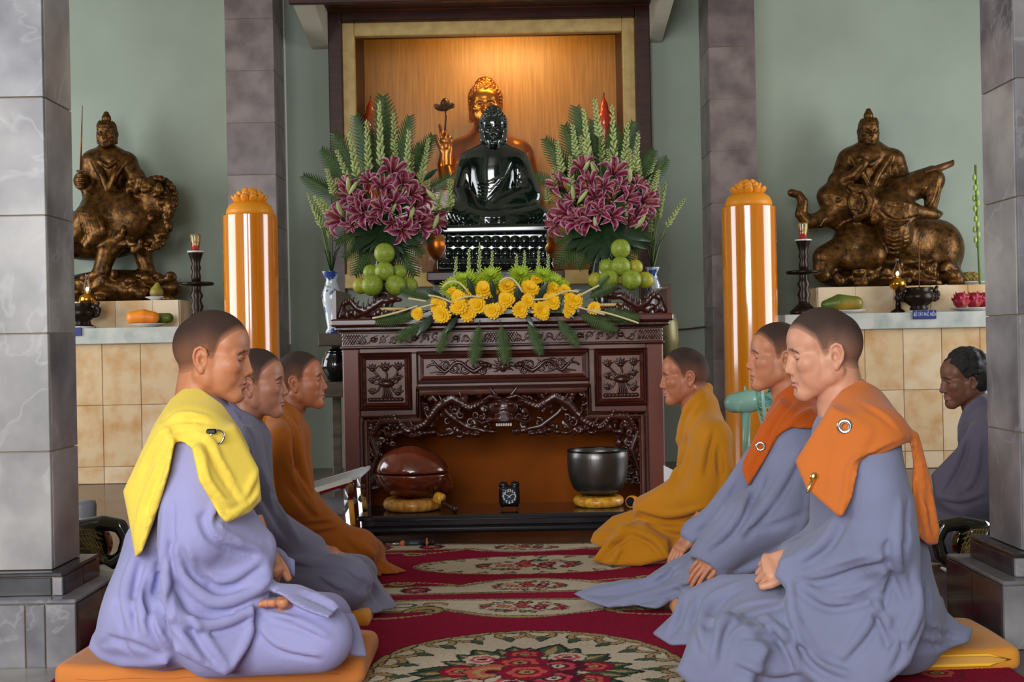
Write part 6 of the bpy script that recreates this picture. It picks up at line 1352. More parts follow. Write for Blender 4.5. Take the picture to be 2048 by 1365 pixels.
def censer(label, px, d=8.22, sc=1.0):
    p = W(px, 630, d); o = empty('censer', (p[0], d, zc)); tag(o, label, 'censer')
    MB().lathe([(.09, 0), (.095, .006), (.09, .012), (.06, .016)], (0, 0, 0), 22).build('saucer', M_porc, o, True)
    MB().lathe([(.055, .014), (.06, .03), (.05, .04), (.09, .07), (.102, .1), (.095, .13), (.075, .145), (.085, .16), (.08, .165), (.068, .15), (.0, .14)], (0, 0, 0), 26).build('bowl', M_brz, o, True)
    for s in (-1, 1):
        b = SDF((-.05, -.03, .05), (.06, .03, .2), .004); b.chain([(0, 0, .08), (.03, 0, .09), (.04, 0, .12), (.02, 0, .14), (.035, 0, .165)], [.013, .016, .018, .014, .012], .008)
        for k in range(7): b.ell((.02 + .02 * math.sin(k * 1.9), -.008, .08 + k * .013), .011, .004)
        V, Q = b.mesh(1); V[:, 0] = V[:, 0] * s + s * .085; mobj('handle', V, Q if s > 0 else Q[:, ::-1], M_brz, o)
    return o
censer('dark bronze censer with scrolled handles left of the dragon fruit', 1838); censer('dark bronze censer beside the left column', 160)
st_ = empty('incense_stick', (W(1839, 600, 8.22)[0], 8.22, zc + .14)); tag(st_, 'thin brown incense stick standing in the right censer', 'incense'); MB().tube([(0, 0, 0), (.002, 0, W(1840, 484, 8.22)[2] - zc - .14)], .004, 6).build('stick', mat('incense_brown', lin(110, 66, 36), .7), st_, True)
def oil_lamp(label, px, d=8.28):
    p = W(px, 600, d); o = empty('oil_lamp', (p[0], d, zc)); tag(o, label, 'lamp')
    Mg = bpy.data.materials.get('lamp_brass') or mat('lamp_brass', lin(196, 140, 44), .2, metal=.9)
    MB().lathe([(.05, 0), (.052, .01), (.02, .03), (.015, .08), (.028, .1), (.015, .12), (.02, .16)], (0, 0, 0), 16).build('stem', M_brz, o, True)
    MB().lathe([(.02, .15), (.045, .165), (.056, .19), (.05, .215), (.025, .23), (.02, .24)], (0, 0, 0), 18).build('reservoir', Mg, o, True)
    MB().lathe([(.018, .24), (.03, .275), (.02, .31), (.011, .33), (.012, .36)], (0, 0, 0), 14, cap=False).build('chimney', bpy.data.materials.get('lamp_glass') or mat('lamp_glass', (1, 1, 1), .03, trans=1., ior=1.35), o, True)
    MB().ell((0, 0, .262), (.008, .008, .014)).build('flame', bpy.data.materials.get('lamp_flame') or mat('lamp_flame', (1, .6, .2), emit=(1, .55, .15, 4)), o, True)
oil_lamp('brass oil lamp with glass chimney before the elephant rider', 1796); oil_lamp('brass oil lamp with glass chimney beside the left column', 175)
M_pl = M_porc
def plate(label, px, d, z, R=.1):
    o = empty('plate', (W(px, 600, d)[0], d, z)); tag(o, label, 'plate'); MB().lathe([(R * .5, 0), (R * .55, .006), (R, .02), (R * 1.02, .024), (R * .9, .018), (R * .4, .01)], (0, 0, 0), 28).build('dish', M_pl, o, True); return o
def fruit(name, label, cat, c, sdf, m, rel=2, grp=None):
    V, Q = sdf.mesh(rel); o = mobj(name, V, Q, m, None, True); o.location = c; tag(o, label, cat, grp); return o
M_mango = mat('mango_skin', lin(226, 140, 24), .4, col2=lin(214, 108, 26), vscale=3); M_papg = mat('papaya_skin', lin(74, 96, 26), .4, col2=lin(196, 128, 28), vscale=4, lo=.45, hi=.75); M_papg2 = mat('green_papaya', lin(58, 84, 22), .4, col2=lin(110, 116, 26), vscale=4)
plate('white plate under the mangoes on the left side altar', 298, 8.2, zc, .115)
s = SDF((-.16, -.07, -.01), (.16, .07, .11), .006); s.chain([(-.07, 0, .046), (.0, 0, .05), (.06, 0, .044)], [.044, .05, .04], .02); fruit('papaya', 'ripe orange papaya lying on the left plate', 'fruit', (W(290, 640, 8.2)[0], 8.18, zc + .018), s, M_mango)
s = SDF((-.1, -.07, -.01), (.12, .07, .1), .006); s.chain([(-.03, 0, .04), (.04, 0, .042)], [.036, .034], .02); fruit('papaya', 'green papaya half hidden behind the orange papaya', 'fruit', (W(318, 640, 8.2)[0], 8.28, zc + .018), s, M_papg2)
plate('white plate under the big papaya on the right side altar', 1690, 8.2, zc, .13)
s = SDF((-.19, -.08, -.01), (.19, .08, .12), .006); s.chain([(-.11, 0, .045), (-.02, 0, .056), (.09, 0, .05)], [.03, .056, .046], .02); fruit('papaya', 'large green and orange papaya on the right side altar', 'fruit', (W(1683, 605, 8.2)[0], 8.18, zc + .018), s, M_papg)
plate('small white plate with a pear at the foot of the lion statue', 313, 8.42, zt, .075)
s = SDF((-.06, -.06, -.01), (.06, .06, .13), .005); s.ell((0, 0, .04), (.046, .046, .042)); s.rc((0, 0, .06), (.006, 0, .1), .03, .016, .02); s.rc((.006, 0, .1), (.012, 0, .122), .004, .003, .003); fruit('pear', 'yellow-green pear on the small plate by the lion statue', 'fruit', (W(313, 590, 8.42)[0], 8.42, zt + .012), s, mat('pear_skin', lin(150, 140, 50), .45, col2=lin(120, 96, 40), vscale=8))
plate('small white plate with knobbly fruit right of the elephant statue', 1942, 8.5, zt, .1)
rnd = random.Random(2)
for k, px in enumerate((1934, 1947)):
    s = SDF((-.06, -.06, -.01), (.06, .06, .09), .005); s.ell((0, 0, .036), (.04, .04, .034))
    for i in range(40): z = 1 - 2 * (i + .5) / 40; a = i * 2.4; s.ell(np.array((math.sqrt(1 - z * z) * math.cos(a) * .04, math.sqrt(1 - z * z) * math.sin(a) * .04, .036 + z * .034)), .009, .004)
    fruit('custard_apple', 'knobbly yellow-green custard apple, %s of the pair' % ('left' if k == 0 else 'right'), 'fruit', (W(px, 550, 8.48)[0], 8.48, zt + .016), s, bpy.data.materials.get('custard_skin') or mat('custard_skin', lin(140, 116, 44), .55, var=.3, vscale=30))
plate('white plate under the dragon fruit', 1942, 8.2, zc, .13)
for k, (px, dd) in enumerate(((1922, 8.17), (1948, 8.2), (1968, 8.24))):
    s = SDF((-.07, -.07, -.01), (.07, .07, .16), .005); s.ell((0, 0, .052), (.05, .05, .054))
    for i in range(16): z = .9 - 1.5 * i / 16; a = i * 2.4; p = np.array((math.sqrt(max(1 - z * z, .05)) * math.cos(a) * .05, math.sqrt(max(1 - z * z, .05)) * math.sin(a) * .05, .052 + z * .05)); s.rc(p, p * (1.25, 1.25, 1) + (0, 0, .026), .008, .002, .005)
    fruit('dragon_fruit', 'crimson dragon fruit, %s on its plate' % ('leftmost', 'middle', 'rightmost')[k], 'fruit', (W(px, 600, dd)[0], dd, zc + .02), s, bpy.data.materials.get('dragon_fruit_skin') or mat('dragon_fruit_skin', lin(150, 22, 48), .45, col2=lin(120, 90, 30), vscale=12, lo=.55, hi=.7), grp='dragon fruit on the right plate')
tb = empty('tuberose_stem', (W(1962, 600, 8.4)[0], 8.4, zc)); tag(tb, 'green tuberose stem half hidden by the right column', 'flower'); b = MB(); b.tube([(0, 0, 0), (-.01, 0, .4), (-.02, 0, W(1958, 330, 8.4)[2] - zc)], .008, 6); b.build('stalk', mat('stem_green', lin(96, 120, 50), .6), tb, True)
b = MB()
for k in range(14): b.ell((-.012 - .018 * (k % 2), -.01 * ((k % 3) - 1), .45 + k * .035), (.012, .012, .022))
b.build('buds', mat('bud_green', lin(158, 178, 84), .6), tb, True)
# ------------------------------------------------------------------ flowers, fruit and vessels on the main altar
M_pet = mat('lily_petal', (1, 1, 1), .5, attr=True, var=.08, vscale=30); M_bud = mat('tuberose_bud', lin(196, 204, 142), .6, col2=lin(156, 172, 96), vscale=20); M_stem = mat('flower_stem', lin(84, 108, 44), .6)
M_frond = mat('palm_frond', lin(64, 88, 32), .5, col2=lin(44, 66, 26), vscale=10); M_leaf = mat('dark_leaf', lin(30, 58, 26), .35, col2=lin(20, 40, 20), vscale=8, coat=.2)
M_mumy = mat('yellow_chrysanthemum', lin(248, 204, 18), .6, col2=lin(242, 176, 8), vscale=25); M_mumg = mat('green_chrysanthemum', lin(176, 196, 40), .6, col2=lin(130, 160, 30), vscale=25)
M_stick = mat('peeled_stick', lin(214, 200, 150), .6)
def strip(rows, thick=0):
    """petal or leaf: rows of (centre, half width vector) -> quads"""
    v = []; f = []
    for c, w, m in rows: v += [c - w, c + m, c + w]
    for i in range(len(rows) - 1):
        for j in (0, 1): f.append((i * 3 + j, i * 3 + j + 1, i * 3 + j + 4, i * 3 + j + 3))
    return v, f
def lily_mesh():
    V = []; Fc = []; C = []; white, mag, deep = np.array(lin(206, 168, 174)), np.array(lin(142, 30, 78)), np.array(lin(104, 12, 46))
    for k in range(6):
        a = 2 * math.pi * k / 6; r = np.array((math.cos(a), math.sin(a), 0)); t = np.array((-math.sin(a), math.cos(a), 0)); w0 = .016 if k % 2 else .012
        for i in range(7):
            u = i / 6; rad = .006 + .062 * u ** 1.1; z = .052 * math.sin(u * 2.1) - .026 * max(0, u - .6) * 2.5; w = w0 * math.sin(math.pi * min(.97, u * .9 + .1)) ** .8
            for j, s in enumerate((-1, -.55, 0, .55, 1)):
                V.append(r * rad + np.array((0, 0, z)) + t * w * s + np.array((0, 0, .004 * abs(s) ** 2 * 1.5 + .002 * math.sin(i * 3 + k) * abs(s))))
                C.append(white if abs(s) == 1 or i == 6 else (mag if abs(s) > .2 else deep))
        b = k * 35
        for i in range(6):
            for j in range(4): Fc.append((b + i * 5 + j, b + i * 5 + j + 1, b + i * 5 + j + 6, b + i * 5 + j + 5))
    m = MB()
    for k in range(5): a = k * 1.256; m.tube([(0, 0, .01), (.012 * math.cos(a), .012 * math.sin(a), .05), (.022 * math.cos(a), .022 * math.sin(a), .066)], [.0012, .001, .0026], 4)
    n = len(V); V += [np.array(p) for p in m.v]; C += [np.array(lin(150, 90, 30))] * len(m.v); Fc += [tuple(i + n for i in q) for q in m.f]
    return V, Fc, C
def mesh_of(name, v, f, m, cols=None, smooth=True):
    o = mobj(name, v, f, m, None, smooth, None, np.array(cols) if cols is not None else None); me = o.data; bpy.data.objects.remove(o); return me
def inst(name, me, parent, loc, rot=(0, 0, 0), sc=1.0, mat3=None):
    o = bpy.data.objects.new(name, me); COL.objects.link(o); o.parent = parent
    if mat3 is not None: o.matrix_local = Matrix.Translation(Vector(loc)) @ Matrix(np.array(mat3).tolist()).to_4x4() @ Matrix.Diagonal((*(sc if hasattr(sc, '__len__') else (sc,) * 3), 1))
    else: o.location = loc; o.rotation_euler = rot; o.scale = sc if hasattr(sc, '__len__') else (sc,) * 3
    return o
def zto(dv, tw=0): return np.array(Vector((0, 0, 1)).rotation_difference(Vector(dv)).to_matrix()) @ rotm('Z', tw)
me_lily = mesh_of('lily', *lily_mesh()[:2], M_pet, lily_mesh()[2])
def spike_mesh(seed, n=42):
    r = random.Random(seed); m = MB(); H = .36; m.tube([(0, 0, 0), (.003, 0, H * .5), (0, 0, H)], [.005, .004, .002], 5)
    for i in range(n):
        u = i / n; z = (.10 + .86 * u) * H; a = i * 2.4 + r.uniform(-.2, .2); L = .030 * (1 - .55 * u); rr = .0078 * (1 - .45 * u); e = .5 - .2 * u
        dv = np.array((math.cos(a) * e, math.sin(a) * e, .85)); dv /= np.linalg.norm(dv); c = np.array((math.cos(a) * .004, math.sin(a) * .004, z)); m.ell(c + dv * L * .6, (rr, rr, L * .7), 6, 4, zto(dv))
    m.v = [(x, y, z / H) for x, y, z in m.v]; return m
SPK = [mesh_of('tuberose', m.v, m.f, M_bud) for m in (spike_mesh(1), spike_mesh(2, 34), spike_mesh(3, 46))]     # unit height
def frond_mesh(n=17, droop=.12):
    m = MB(); P = [np.array((0, -droop * u * u, u)) for u in np.linspace(0, 1, 9)]; m.tube(P, [.008 * (1 - .7 * i / 8) for i in range(9)], 5)
    for i in range(n):
        u = .18 + .8 * i / (n - 1); c = np.array((0, -droop * u * u, u)); L = .23 * math.sin(math.pi * (.22 + .7 * (u - .18) / .82)) + .03
        for s in (-1, 1):
            dv = np.array((s * .72, -.12, .68)); w = np.array((-s * .012, .006, .016)) * 1.25; rows = []
            for q in (0, .35, .7, 1): rows.append((c + dv * L * q + np.array((0, -.03 * q * q, 0)), w * (1.0 - q * .85), np.array((0, .006, 0))))
            v, f = strip(rows); m.add(v, f)
    return m
fm = frond_mesh(); me_frond = mesh_of('palm_frond', fm.v, fm.f, M_frond)
def leaf_mesh():
    rows = [(np.array((0, -.10 * u * u, u)), np.array((.13 * math.sin(math.pi * (u * .94 + .03)), 0, 0)), np.array((0, .02, 0))) for u in np.linspace(0, 1, 8)]; return strip(rows)
me_leaf = mesh_of('leaf', *leaf_mesh(), M_leaf)
def mum_mesh(spider=False):
    m = MB()
    rings = ((8, .35, .9, .25), (12, .62, .75, .22), (16, .85, .45, .2), (18, 1.0, .12, .2), (16, 1.0, -.2, .2)) if not spider else ((10, .5, .9, .1), (18, .8, .6, .09), (24, 1.0, .3, .08), (24, 1.0, 0, .08), (18, .95, -.3, .08))
    for j, (n, L, up, w) in enumerate(rings):
        for i in range(n):
            a = 2 * math.pi * (i + .5 * (j % 2)) / n + .1 * math.sin(i * 7 + j); e = up * 1.1; r = np.array((math.cos(a) * math.cos(e), math.sin(a) * math.cos(e), math.sin(e))); t = np.array((-math.sin(a), math.cos(a), 0)); k = 1 + .12 * math.sin(i * 5.3 + j)
            rows = [(r * L * k * q + np.array((0, 0, (.12 if spider else .2) * q * (1 - q) + .06)), t * w * (.5 + q * .6) * (1 if q < .9 else .55), np.array((0, 0, -.05 * w))) for q in (.05, .6, 1)]
            v, f = strip(rows); m.add(v, f)
    return m
mm1, mm2 = mum_mesh(), mum_mesh(True); me_my = mesh_of('chrysanthemum', mm1.v, mm1.f, M_mumy, None, False); me_mg = mesh_of('spider_chrysanthemum', mm2.v, mm2.f, M_mumg, None, False)
ZT = Ztop
def arrangement(label, cx, spikes, fronds, lilies, seed):
    rnd = random.Random(seed); d0 = 6.2; x0 = W(cx, 560, d0)[0]; o = empty('flower_arrangement', (x0, d0, ZT)); tag(o, label, 'flowers'); L = np.array(o.location)
    hub = W(cx, 440, d0) - L
    MB().lathe([(.06, 0), (.065, .02), (.04, .06), (.06, .14), (.07, .22), (.045, .3), (.06, .34), (.05, .34), (.0, .3)], (0, 0, 0), 20).build('vase', mat('dark_vase', lin(30, 26, 24), .25, coat=.4), o, True)
    for i, (tx, ty, bx, by) in enumerate(spikes):
        d = d0 + rnd.uniform(-.10, .08); t = W(tx, ty, d) - L; bq = W(bx, by, d) - L; h = np.linalg.norm(t - bq); dv = (t - bq) / h; h *= 1.12; p = t - dv * h
        inst('tuberose', SPK[i % 3], o, p, mat3=zto(dv, rnd.uniform(0, 360)), sc=(1.0, 1.0, h))
        MB().tube([p + dv * .02, (p + hub * 1.0) / 2, hub], .004, 5).build('stem', M_stem, o, True)
    for i, (tx, ty, bx, by) in enumerate(fronds):
        d = d0 + rnd.uniform(0, .1); t = W(tx, ty, d) - L; bq = W(bx, by, d) - L; h = np.linalg.norm(t - bq); dv = (t - bq) / h
        yv = np.array((0, -1, 0)); xv = np.cross(yv, dv); xv /= np.linalg.norm(xv); yv2 = np.cross(dv, xv); a = math.radians(rnd.uniform(-35, 35)); M3 = np.stack([xv * math.cos(a) + yv2 * math.sin(a), -xv * math.sin(a) + yv2 * math.cos(a), dv], 1)
        inst('palm_frond', me_frond, o, bq, mat3=M3, sc=(h * .85, h * .8, h))
    for i in range(13):
        a = math.radians(200 + 140 * i / 12); dv = np.array((math.cos(a), -.45 - .3 * rnd.random(), math.sin(a) * .9 - .1)); dv /= np.linalg.norm(dv); xv = np.cross((0, -1, .2), dv); xv /= np.linalg.norm(xv)
        inst('leaf', me_leaf, o, hub + np.array((0, -.04, -.02)), mat3=np.stack([xv, np.cross(dv, xv), dv], 1), sc=rnd.uniform(.16, .27))
    for i in range(8):
        a = math.radians(205 + 130 * i / 7); dv = np.array((math.cos(a), -.25, math.sin(a))); dv /= np.linalg.norm(dv); xv = np.cross((0, -1, 0), dv); xv /= np.linalg.norm(xv); inst('palm_frond', me_frond, o, hub, mat3=np.stack([xv, np.cross(dv, xv), dv], 1), sc=rnd.uniform(.24, .32))
    for i in range(16): inst('leaf', me_leaf, o, hub + np.array((rnd.uniform(-.22, .22), rnd.uniform(-.02, .1), rnd.uniform(-.02, .2))), mat3=zto(np.array((rnd.uniform(-1, 1), -.6, rnd.uniform(-.2, 1))), rnd.uniform(0, 360)), sc=rnd.uniform(.10, .17))
    for i, (x, y) in enumerate(lilies):
        d = d0 - .13 - rnd.uniform(0, .06) + .0012 * abs(x - cx); p = W(x, y, d) - L; dv = (p - hub) * (1.2, .3, .8) + np.array((0, -.26, .02)) + np.array((rnd.uniform(-.05, .05), 0, rnd.uniform(-.1, .08))); dv /= np.linalg.norm(dv)
        inst('lily', me_lily, o, p - dv * .03, mat3=zto(dv, rnd.uniform(0, 360)), sc=rnd.uniform(.8, 1.45)); MB().tube([p - dv * .03, p - dv * .1, hub], .003, 5).build('stem', M_stem, o, True)
    for i in range(7):
        x, y = rnd.choice(lilies); d = d0 - .14; p = W(x + rnd.uniform(-24, 24), y + rnd.uniform(-22, 16), d) - L; dv = np.array((rnd.uniform(-.6, .6), -.5, .7)); dv /= np.linalg.norm(dv)
        MB().lathe([(.003, -.045), (.010, -.02), (.012, .01), (.008, .03), (.001, .045)], p, 7, axis=dv).build('lily_bud', M_bud, o, True)
    return o
LS = [(758, 198, 762, 330), (786, 224, 790, 300), (733, 238, 738, 343), (698, 260, 714, 353), (672, 298, 700, 367), (653, 336, 669, 390), (818, 257, 812, 356), (791, 284, 789, 346), (858, 274, 841, 363), (825, 308, 820, 366), (846, 341, 836, 386), (856, 356, 855, 401), (899, 356, 900, 416), (884, 379, 875, 422), (907, 388, 893, 425), (627, 391, 662, 436), (672, 355, 678, 395), (713, 310, 724, 370), (640, 395, 672, 440)]
LF = [(769, 191, 770, 385), (703, 233, 745, 385), (810, 231, 785, 385), (665, 267, 735, 395), (862, 269, 800, 385), (609, 346, 720, 420), (906, 346, 810, 410), (738, 262, 758, 385), (640, 300, 730, 400), (840, 290, 790, 390)]
LL_ = [(736, 360), (786, 343), (700, 391), (716, 402), (786, 405), (827, 388), (834, 415), (703, 449), (762, 415), (784, 449), (805, 462), (679, 439), (745, 436), (850, 395), (822, 440), (868, 440), (690, 372), (765, 372), (808, 365), (845, 450), (725, 425)]
arrangement('tall lily and tuberose arrangement left of the black-green statue', 768, LS, LF, LL_, 11)
RS = [(1189, 195, 1198, 274), (1223, 207, 1229, 322), (1167, 215, 1177, 315), (1144, 246, 1153, 315), (1203, 250, 1204, 325), (1161, 270, 1168, 332), (1256, 243, 1249, 325), (1277, 264, 1270, 343), (1113, 281, 1125, 346), (1141, 310, 1142, 375), (1108, 332, 1111, 380), (1136, 338, 1146, 378), (1260, 295, 1256, 346), (1278, 314, 1277, 365), (1311, 315, 1290, 368), (1318, 339, 1305, 385), (1093, 372, 1098, 405), (1216, 296, 1222, 350), (1182, 300, 1186, 345)]
RF = [(1160, 212, 1190, 385), (1129, 250, 1180, 385), (1091, 277, 1170, 395), (1260, 241, 1215, 385), (1282, 264, 1225, 390), (1337, 319, 1250, 410), (1072, 350, 1160, 410), (1190, 240, 1200, 385), (1225, 250, 1208, 385), (1310, 300, 1240, 400)]
RL_ = [(1167, 336), (1242, 374), (1201, 422), (1139, 401), (1180, 362), (1255, 396), (1153, 442), (1260, 446), (1287, 405), (1118, 370), (1229, 346), (1277, 370), (1301, 390), (1113, 446), (1190, 392), (1225, 432), (1130, 428), (1175, 440), (1275, 430), (1210, 372), (1160, 380)]
arrangement('tall lily and tuberose arrangement right of the black-green statue', 1205, RS, RF, RL_, 12)
# low chrysanthemum arrangement at the front edge
d0 = 5.72; o = empty('chrysanthemum_arrangement', (W(1010, 620, d0)[0], d0, ZT)); tag(o, 'low yellow and green chrysanthemum arrangement on the altar front edge', 'flowers'); L = np.array(o.location); rnd = random.Random(21)
MB().box((-.34, -.01, .0), (.34, .12, .04), .01).build('tray', M_leaf, o)
YM = [(835, 628, 11), (872, 600, 10), (877, 612, 15), (884, 630, 16), (917, 595, 14), (918, 613, 16), (935, 627, 15), (955, 610, 17), (985, 622, 15), (968, 580, 17), (943, 582, 9), (985, 585, 10), (1013, 600, 15), (1013, 573, 16), (1030, 590, 9), (1041, 620, 15), (1056, 603, 13), (1060, 578, 17), (1073, 560, 10), (1083, 622, 17), (1105, 604, 15), (1108, 580, 15), (1130, 580, 10), (1143, 612, 13), (1148, 600, 17), (1138, 624, 11), (1188, 617, 12), (905, 583, 9), (1000, 617, 11), (925, 600, 11), (965, 560, 11), (1095, 596, 8)]
for x, y, r in YM:
    d = d0 - .05 + rnd.uniform(-.015, .02) + (600 - y) * .0012; p = W(x, y, d) - L; dv = np.array(((x - 1010) * .002 + rnd.uniform(-.2, .2), -1, .35 - (y - 600) * .012)); inst('chrysanthemum', me_my, o, p, mat3=zto(dv, rnd.uniform(0, 360)), sc=mm(r, d) * 1.12); MB().tube([p + (0, .01, 0), (p[0] * .9, .05, .03)], .003, 5).build('stem', M_stem, o, True)
for x, y, r in [(905, 577, 23), (940, 564, 23), (982, 556, 23), (1040, 553, 23), (1085, 553, 19), (1110, 566, 19), (1000, 572, 20), (1060, 562, 17), (925, 560, 16), (1125, 572, 14)]:
    d = d0 + .02; p = W(x, y, d) - L; dv = np.array(((x - 1010) * .003, -.75, .7)); inst('spider_chrysanthemum', me_mg, o, p, mat3=zto(dv, rnd.uniform(0, 360)), sc=mm(r, d) * 1.1); MB().tube([p + (0, .01, 0), (p[0] * .9, .05, .03)], .003, 5).build('stem', M_stem, o, True)
for tx, ty, by in [(912, 512, 562), (938, 495, 560), (959, 484, 560), (984, 500, 560), (1033, 506, 560), (1049, 500, 560), (1077, 500, 560), (1096, 507, 565)]:
    t = W(tx, ty, d0 + .04) - L; bq = W(tx - 2, by, d0 + .04) - L; h = t[2] - bq[2]; inst('tuberose', SPK[1], o, bq - (0, 0, h * .2), mat3=zto(t - bq, rnd.uniform(0, 360)), sc=(.62, .62, h * 1.2))
for x0, y0, x1, y1, bow in [(745, 637, 835, 612, 2), (817, 597, 852, 603, 0), (857, 591, 906, 607, -3), (915, 600, 962, 596, -5), (885, 575, 935, 583, -16), (1000, 565, 1045, 585, -18), (1065, 600, 1098, 598, 0), (1110, 592, 1157, 585, -6), (1158, 592, 1198, 571, 0), (1185, 620, 1277, 647, -2), (1155, 614, 1210, 630, 0), (835, 617, 870, 608, 0)]:
    d = d0 - .09; n = 8; MB().tube([W(x0 + (x1 - x0) * t, y0 + (y1 - y0) * t + bow * 4 * t * (1 - t), d) - L for t in np.linspace(0, 1, n)], .0045, 5).build('peeled_stick', M_stick, o, True)
for x, y, a, s in [(840, 630, 190, .2), (860, 640, 215, .18), (905, 640, 250, .16), (960, 640, 262, .2), (1000, 640, 275, .2), (1055, 635, 285, .18), (1110, 632, 300, .17), (1150, 625, 330, .2), (1190, 622, 345, .2), (870, 600, 160, .16), (1170, 600, 30, .15), (1180, 590, 50, .12)]:
    p = W(x, y, d0 - .03) - L; a = math.radians(a); dv = np.array((math.cos(a), -.25, math.sin(a) * .8)); dv /= np.linalg.norm(dv); xv = np.cross((0, -1, 0), dv); xv /= np.linalg.norm(xv); inst('palm_frond', me_frond, o, p, mat3=np.stack([xv, np.cross(dv, xv), dv], 1), sc=s)
for x, y, a, s in [(868, 628, 232, .13), (915, 632, 235, .10), (1115, 610, 320, .10), (1050, 625, 300, .08), (990, 600, 100, .1), (1030, 610, 80, .1), (950, 595, 110, .1), (1125, 595, 20, .1), (890, 600, 150, .1), (1075, 600, 60, .1)]:
    p = W(x, y, d0 - .05) - L; a = math.radians(a); dv = np.array((math.cos(a), -.35, math.sin(a))); dv /= np.linalg.norm(dv); xv = np.cross((0, -1, 0), dv); xv /= np.linalg.norm(xv); inst('leaf', me_leaf, o, p, mat3=np.stack([xv, np.cross(dv, xv), dv], 1), sc=(s * 1.1, s, s))
# pomelos stacked on glass dishes
M_pom = mat('green_pomelo', lin(150, 164, 52), .42, col2=lin(116, 134, 40), vscale=6, bump=.06, bscale=180); M_pomy = mat('yellow_green_pomelo', lin(182, 170, 44), .42, col2=lin(140, 146, 44), vscale=6, bump=.06, bscale=180)
pm = MB(); pm.ell((0, 0, 0), (1, 1, .96), 24, 16); s_ = pm.v; me_pm = [mesh_of('pomelo', pm.v, pm.f, M_pom), mesh_of('pomelo', pm.v, pm.f, M_pomy)]
def pomelos(side, cx, spots, zdish):
    d0 = 6.02; c = np.array((W(cx, 590, d0)[0], d0, ZT)); dz = empty('glass_dish', c); tag(dz, 'dark glass dish under the %s pomelo pile' % side, 'dish')
    MB().lathe([(.06, 0), (.07, .01), (.11, .03), (.135, .05), (.14, .056), (.13, .052), (.1, .034), (.0, .02)], (0, 0, 0), 28).build('dish', bpy.data.materials.get('smoky_glass') or mat('smoky_glass', lin(120, 130, 100), .06, trans=.7, coat=.3), dz, True)
    rows = {0: 'bottom', 1: 'middle', 2: 'top'}; order = {}
    for i, (x, y, r, dd, row, y_) in enumerate(spots):
        d = d0 + dd; p = W(x, y, d); ob = bpy.data.objects.new('pomelo', me_pm[y_]); COL.objects.link(ob); ob.location = p; ob.scale = (mm(r, d),) * 3; ob.rotation_euler = (i, i * 2, i * 3)
        k = order.get(row, 0); order[row] = k + 1; n = sum(1 for q in spots if q[4] == row)
        pos = {1: '', 2: ('left ', 'right ')[k] if n == 2 else '', 3: ('left ', 'centre ', 'right ')[k] if n == 3 else '', 4: ('leftmost ', 'second ', 'third ', 'rightmost ')[k] if n == 4 else ''}.get(n, '')
        tag(ob, 'green pomelo, %s%s of the %s pile' % (pos, {0: 'in the bottom row', 1: 'in the middle row', 2: 'on top'}[row], side), 'fruit', 'pomelos in the %s pile' % side)
pomelos('left', 769, [(722, 572, 17, .06, 0, 1), (745, 571, 22, -.05, 0, 0), (791, 571, 21, -.05, 0, 0), (818, 572, 18, .05, 0, 0), (742, 545, 16, .05, 1, 0), (769, 543, 20, -.01, 1, 0), (798, 545, 16, .05, 1, 0), (769, 507, 21, 0, 2, 0)], 0)
pomelos('right', 1241, [(1192, 561, 17, .06, 0, 1), (1218, 560, 21, -.05, 0, 0), (1262, 560, 21, -.05, 0, 0), (1290, 561, 18, .05, 0, 1), (1214, 534, 16, .05, 1, 0), (1241, 533, 20, -.01, 1, 0), (1270, 535, 16, .05, 1, 1), (1241, 498, 20, 0, 2, 0)], 0)
for px, lb in ((783, 'left'), (1217, 'right')):
    p = W(px, 615, 5.84); w = empty('offering_dish', (p[0], 5.84, ZT)); tag(w, 'shallow wooden offering dish with cream rim at the %s of the altar' % lb, 'dish'); MB().lathe([(.03, 0), (.035, .006), (.062, .035), (.07, .042), (.06, .04), (.0, .02)], (0, 0, 0), 24).build('bowl', bpy.data.materials.get('dish_wood') or mat('dish_wood', lin(158, 84, 36), .35, coat=.3), w, True); MB().lathe([(.0665, .036), (.0735, .04), (.0735, .05), (.0665, .05)], (0, 0, 0), 24, cap=False).build('rim', bpy.data.materials.get('dish_rim') or mat('dish_rim', lin(222, 184, 130), .4), w, True)
# blue and white vases with tuberose stems at the ends
M_bw = mat('blue_white_porcelain', lin(196, 202, 206), .2, col2=lin(44, 72, 140), vscale=16, lo=.52, hi=.58, coat=.5, vdet=3)
def bwvase(label, px, d, z0, h, stems):
    o = empty('porcelain_vase', (W(px, 600, d)[0], d, z0)); tag(o, label, 'vase'); L = np.array(o.location)
    MB().lathe([(.032 * h / .3, 0), (.034 * h / .3, .01), (.024 * h / .3, .03), (.045 * h / .3, .5 * h), (.05 * h / .3, .62 * h), (.034 * h / .3, .76 * h), (.026 * h / .3, .86 * h), (.044 * h / .3, .985 * h), (.046 * h / .3, h), (.03 * h / .3, .97 * h)], (0, 0, 0), 24).build('body', M_bw, o, True)
    for i, (tx, ty) in enumerate(stems):
        t = W(tx, ty, d + .01 * i) - L; b0 = np.array((0, 0, h * .9)); q = (t + b0) / 2 + np.array((t[0] * -.12, 0, .03)); MB().tube(smooth_line([b0, q, t]), .0045, 5).build('stem', M_stem, o, True)
        dv = t - q; hh = np.linalg.norm(dv); inst('tuberose', SPK[i % 3], o, q, mat3=zto(dv, i * 60), sc=(.75, .75, hh * 1.05))
    for k in range(7): a = k * .9; MB().tube([(0, 0, h * .95), (.03 * math.cos(a), .03 * math.sin(a), h + .1), (.07 * math.cos(a), .05 * math.sin(a), h + .17 - .03 * (k % 3))], [.003, .003, .001], 4).build('grass_blade', M_leaf, o, True)
zsh = W(660, 668, 6.55)[2]
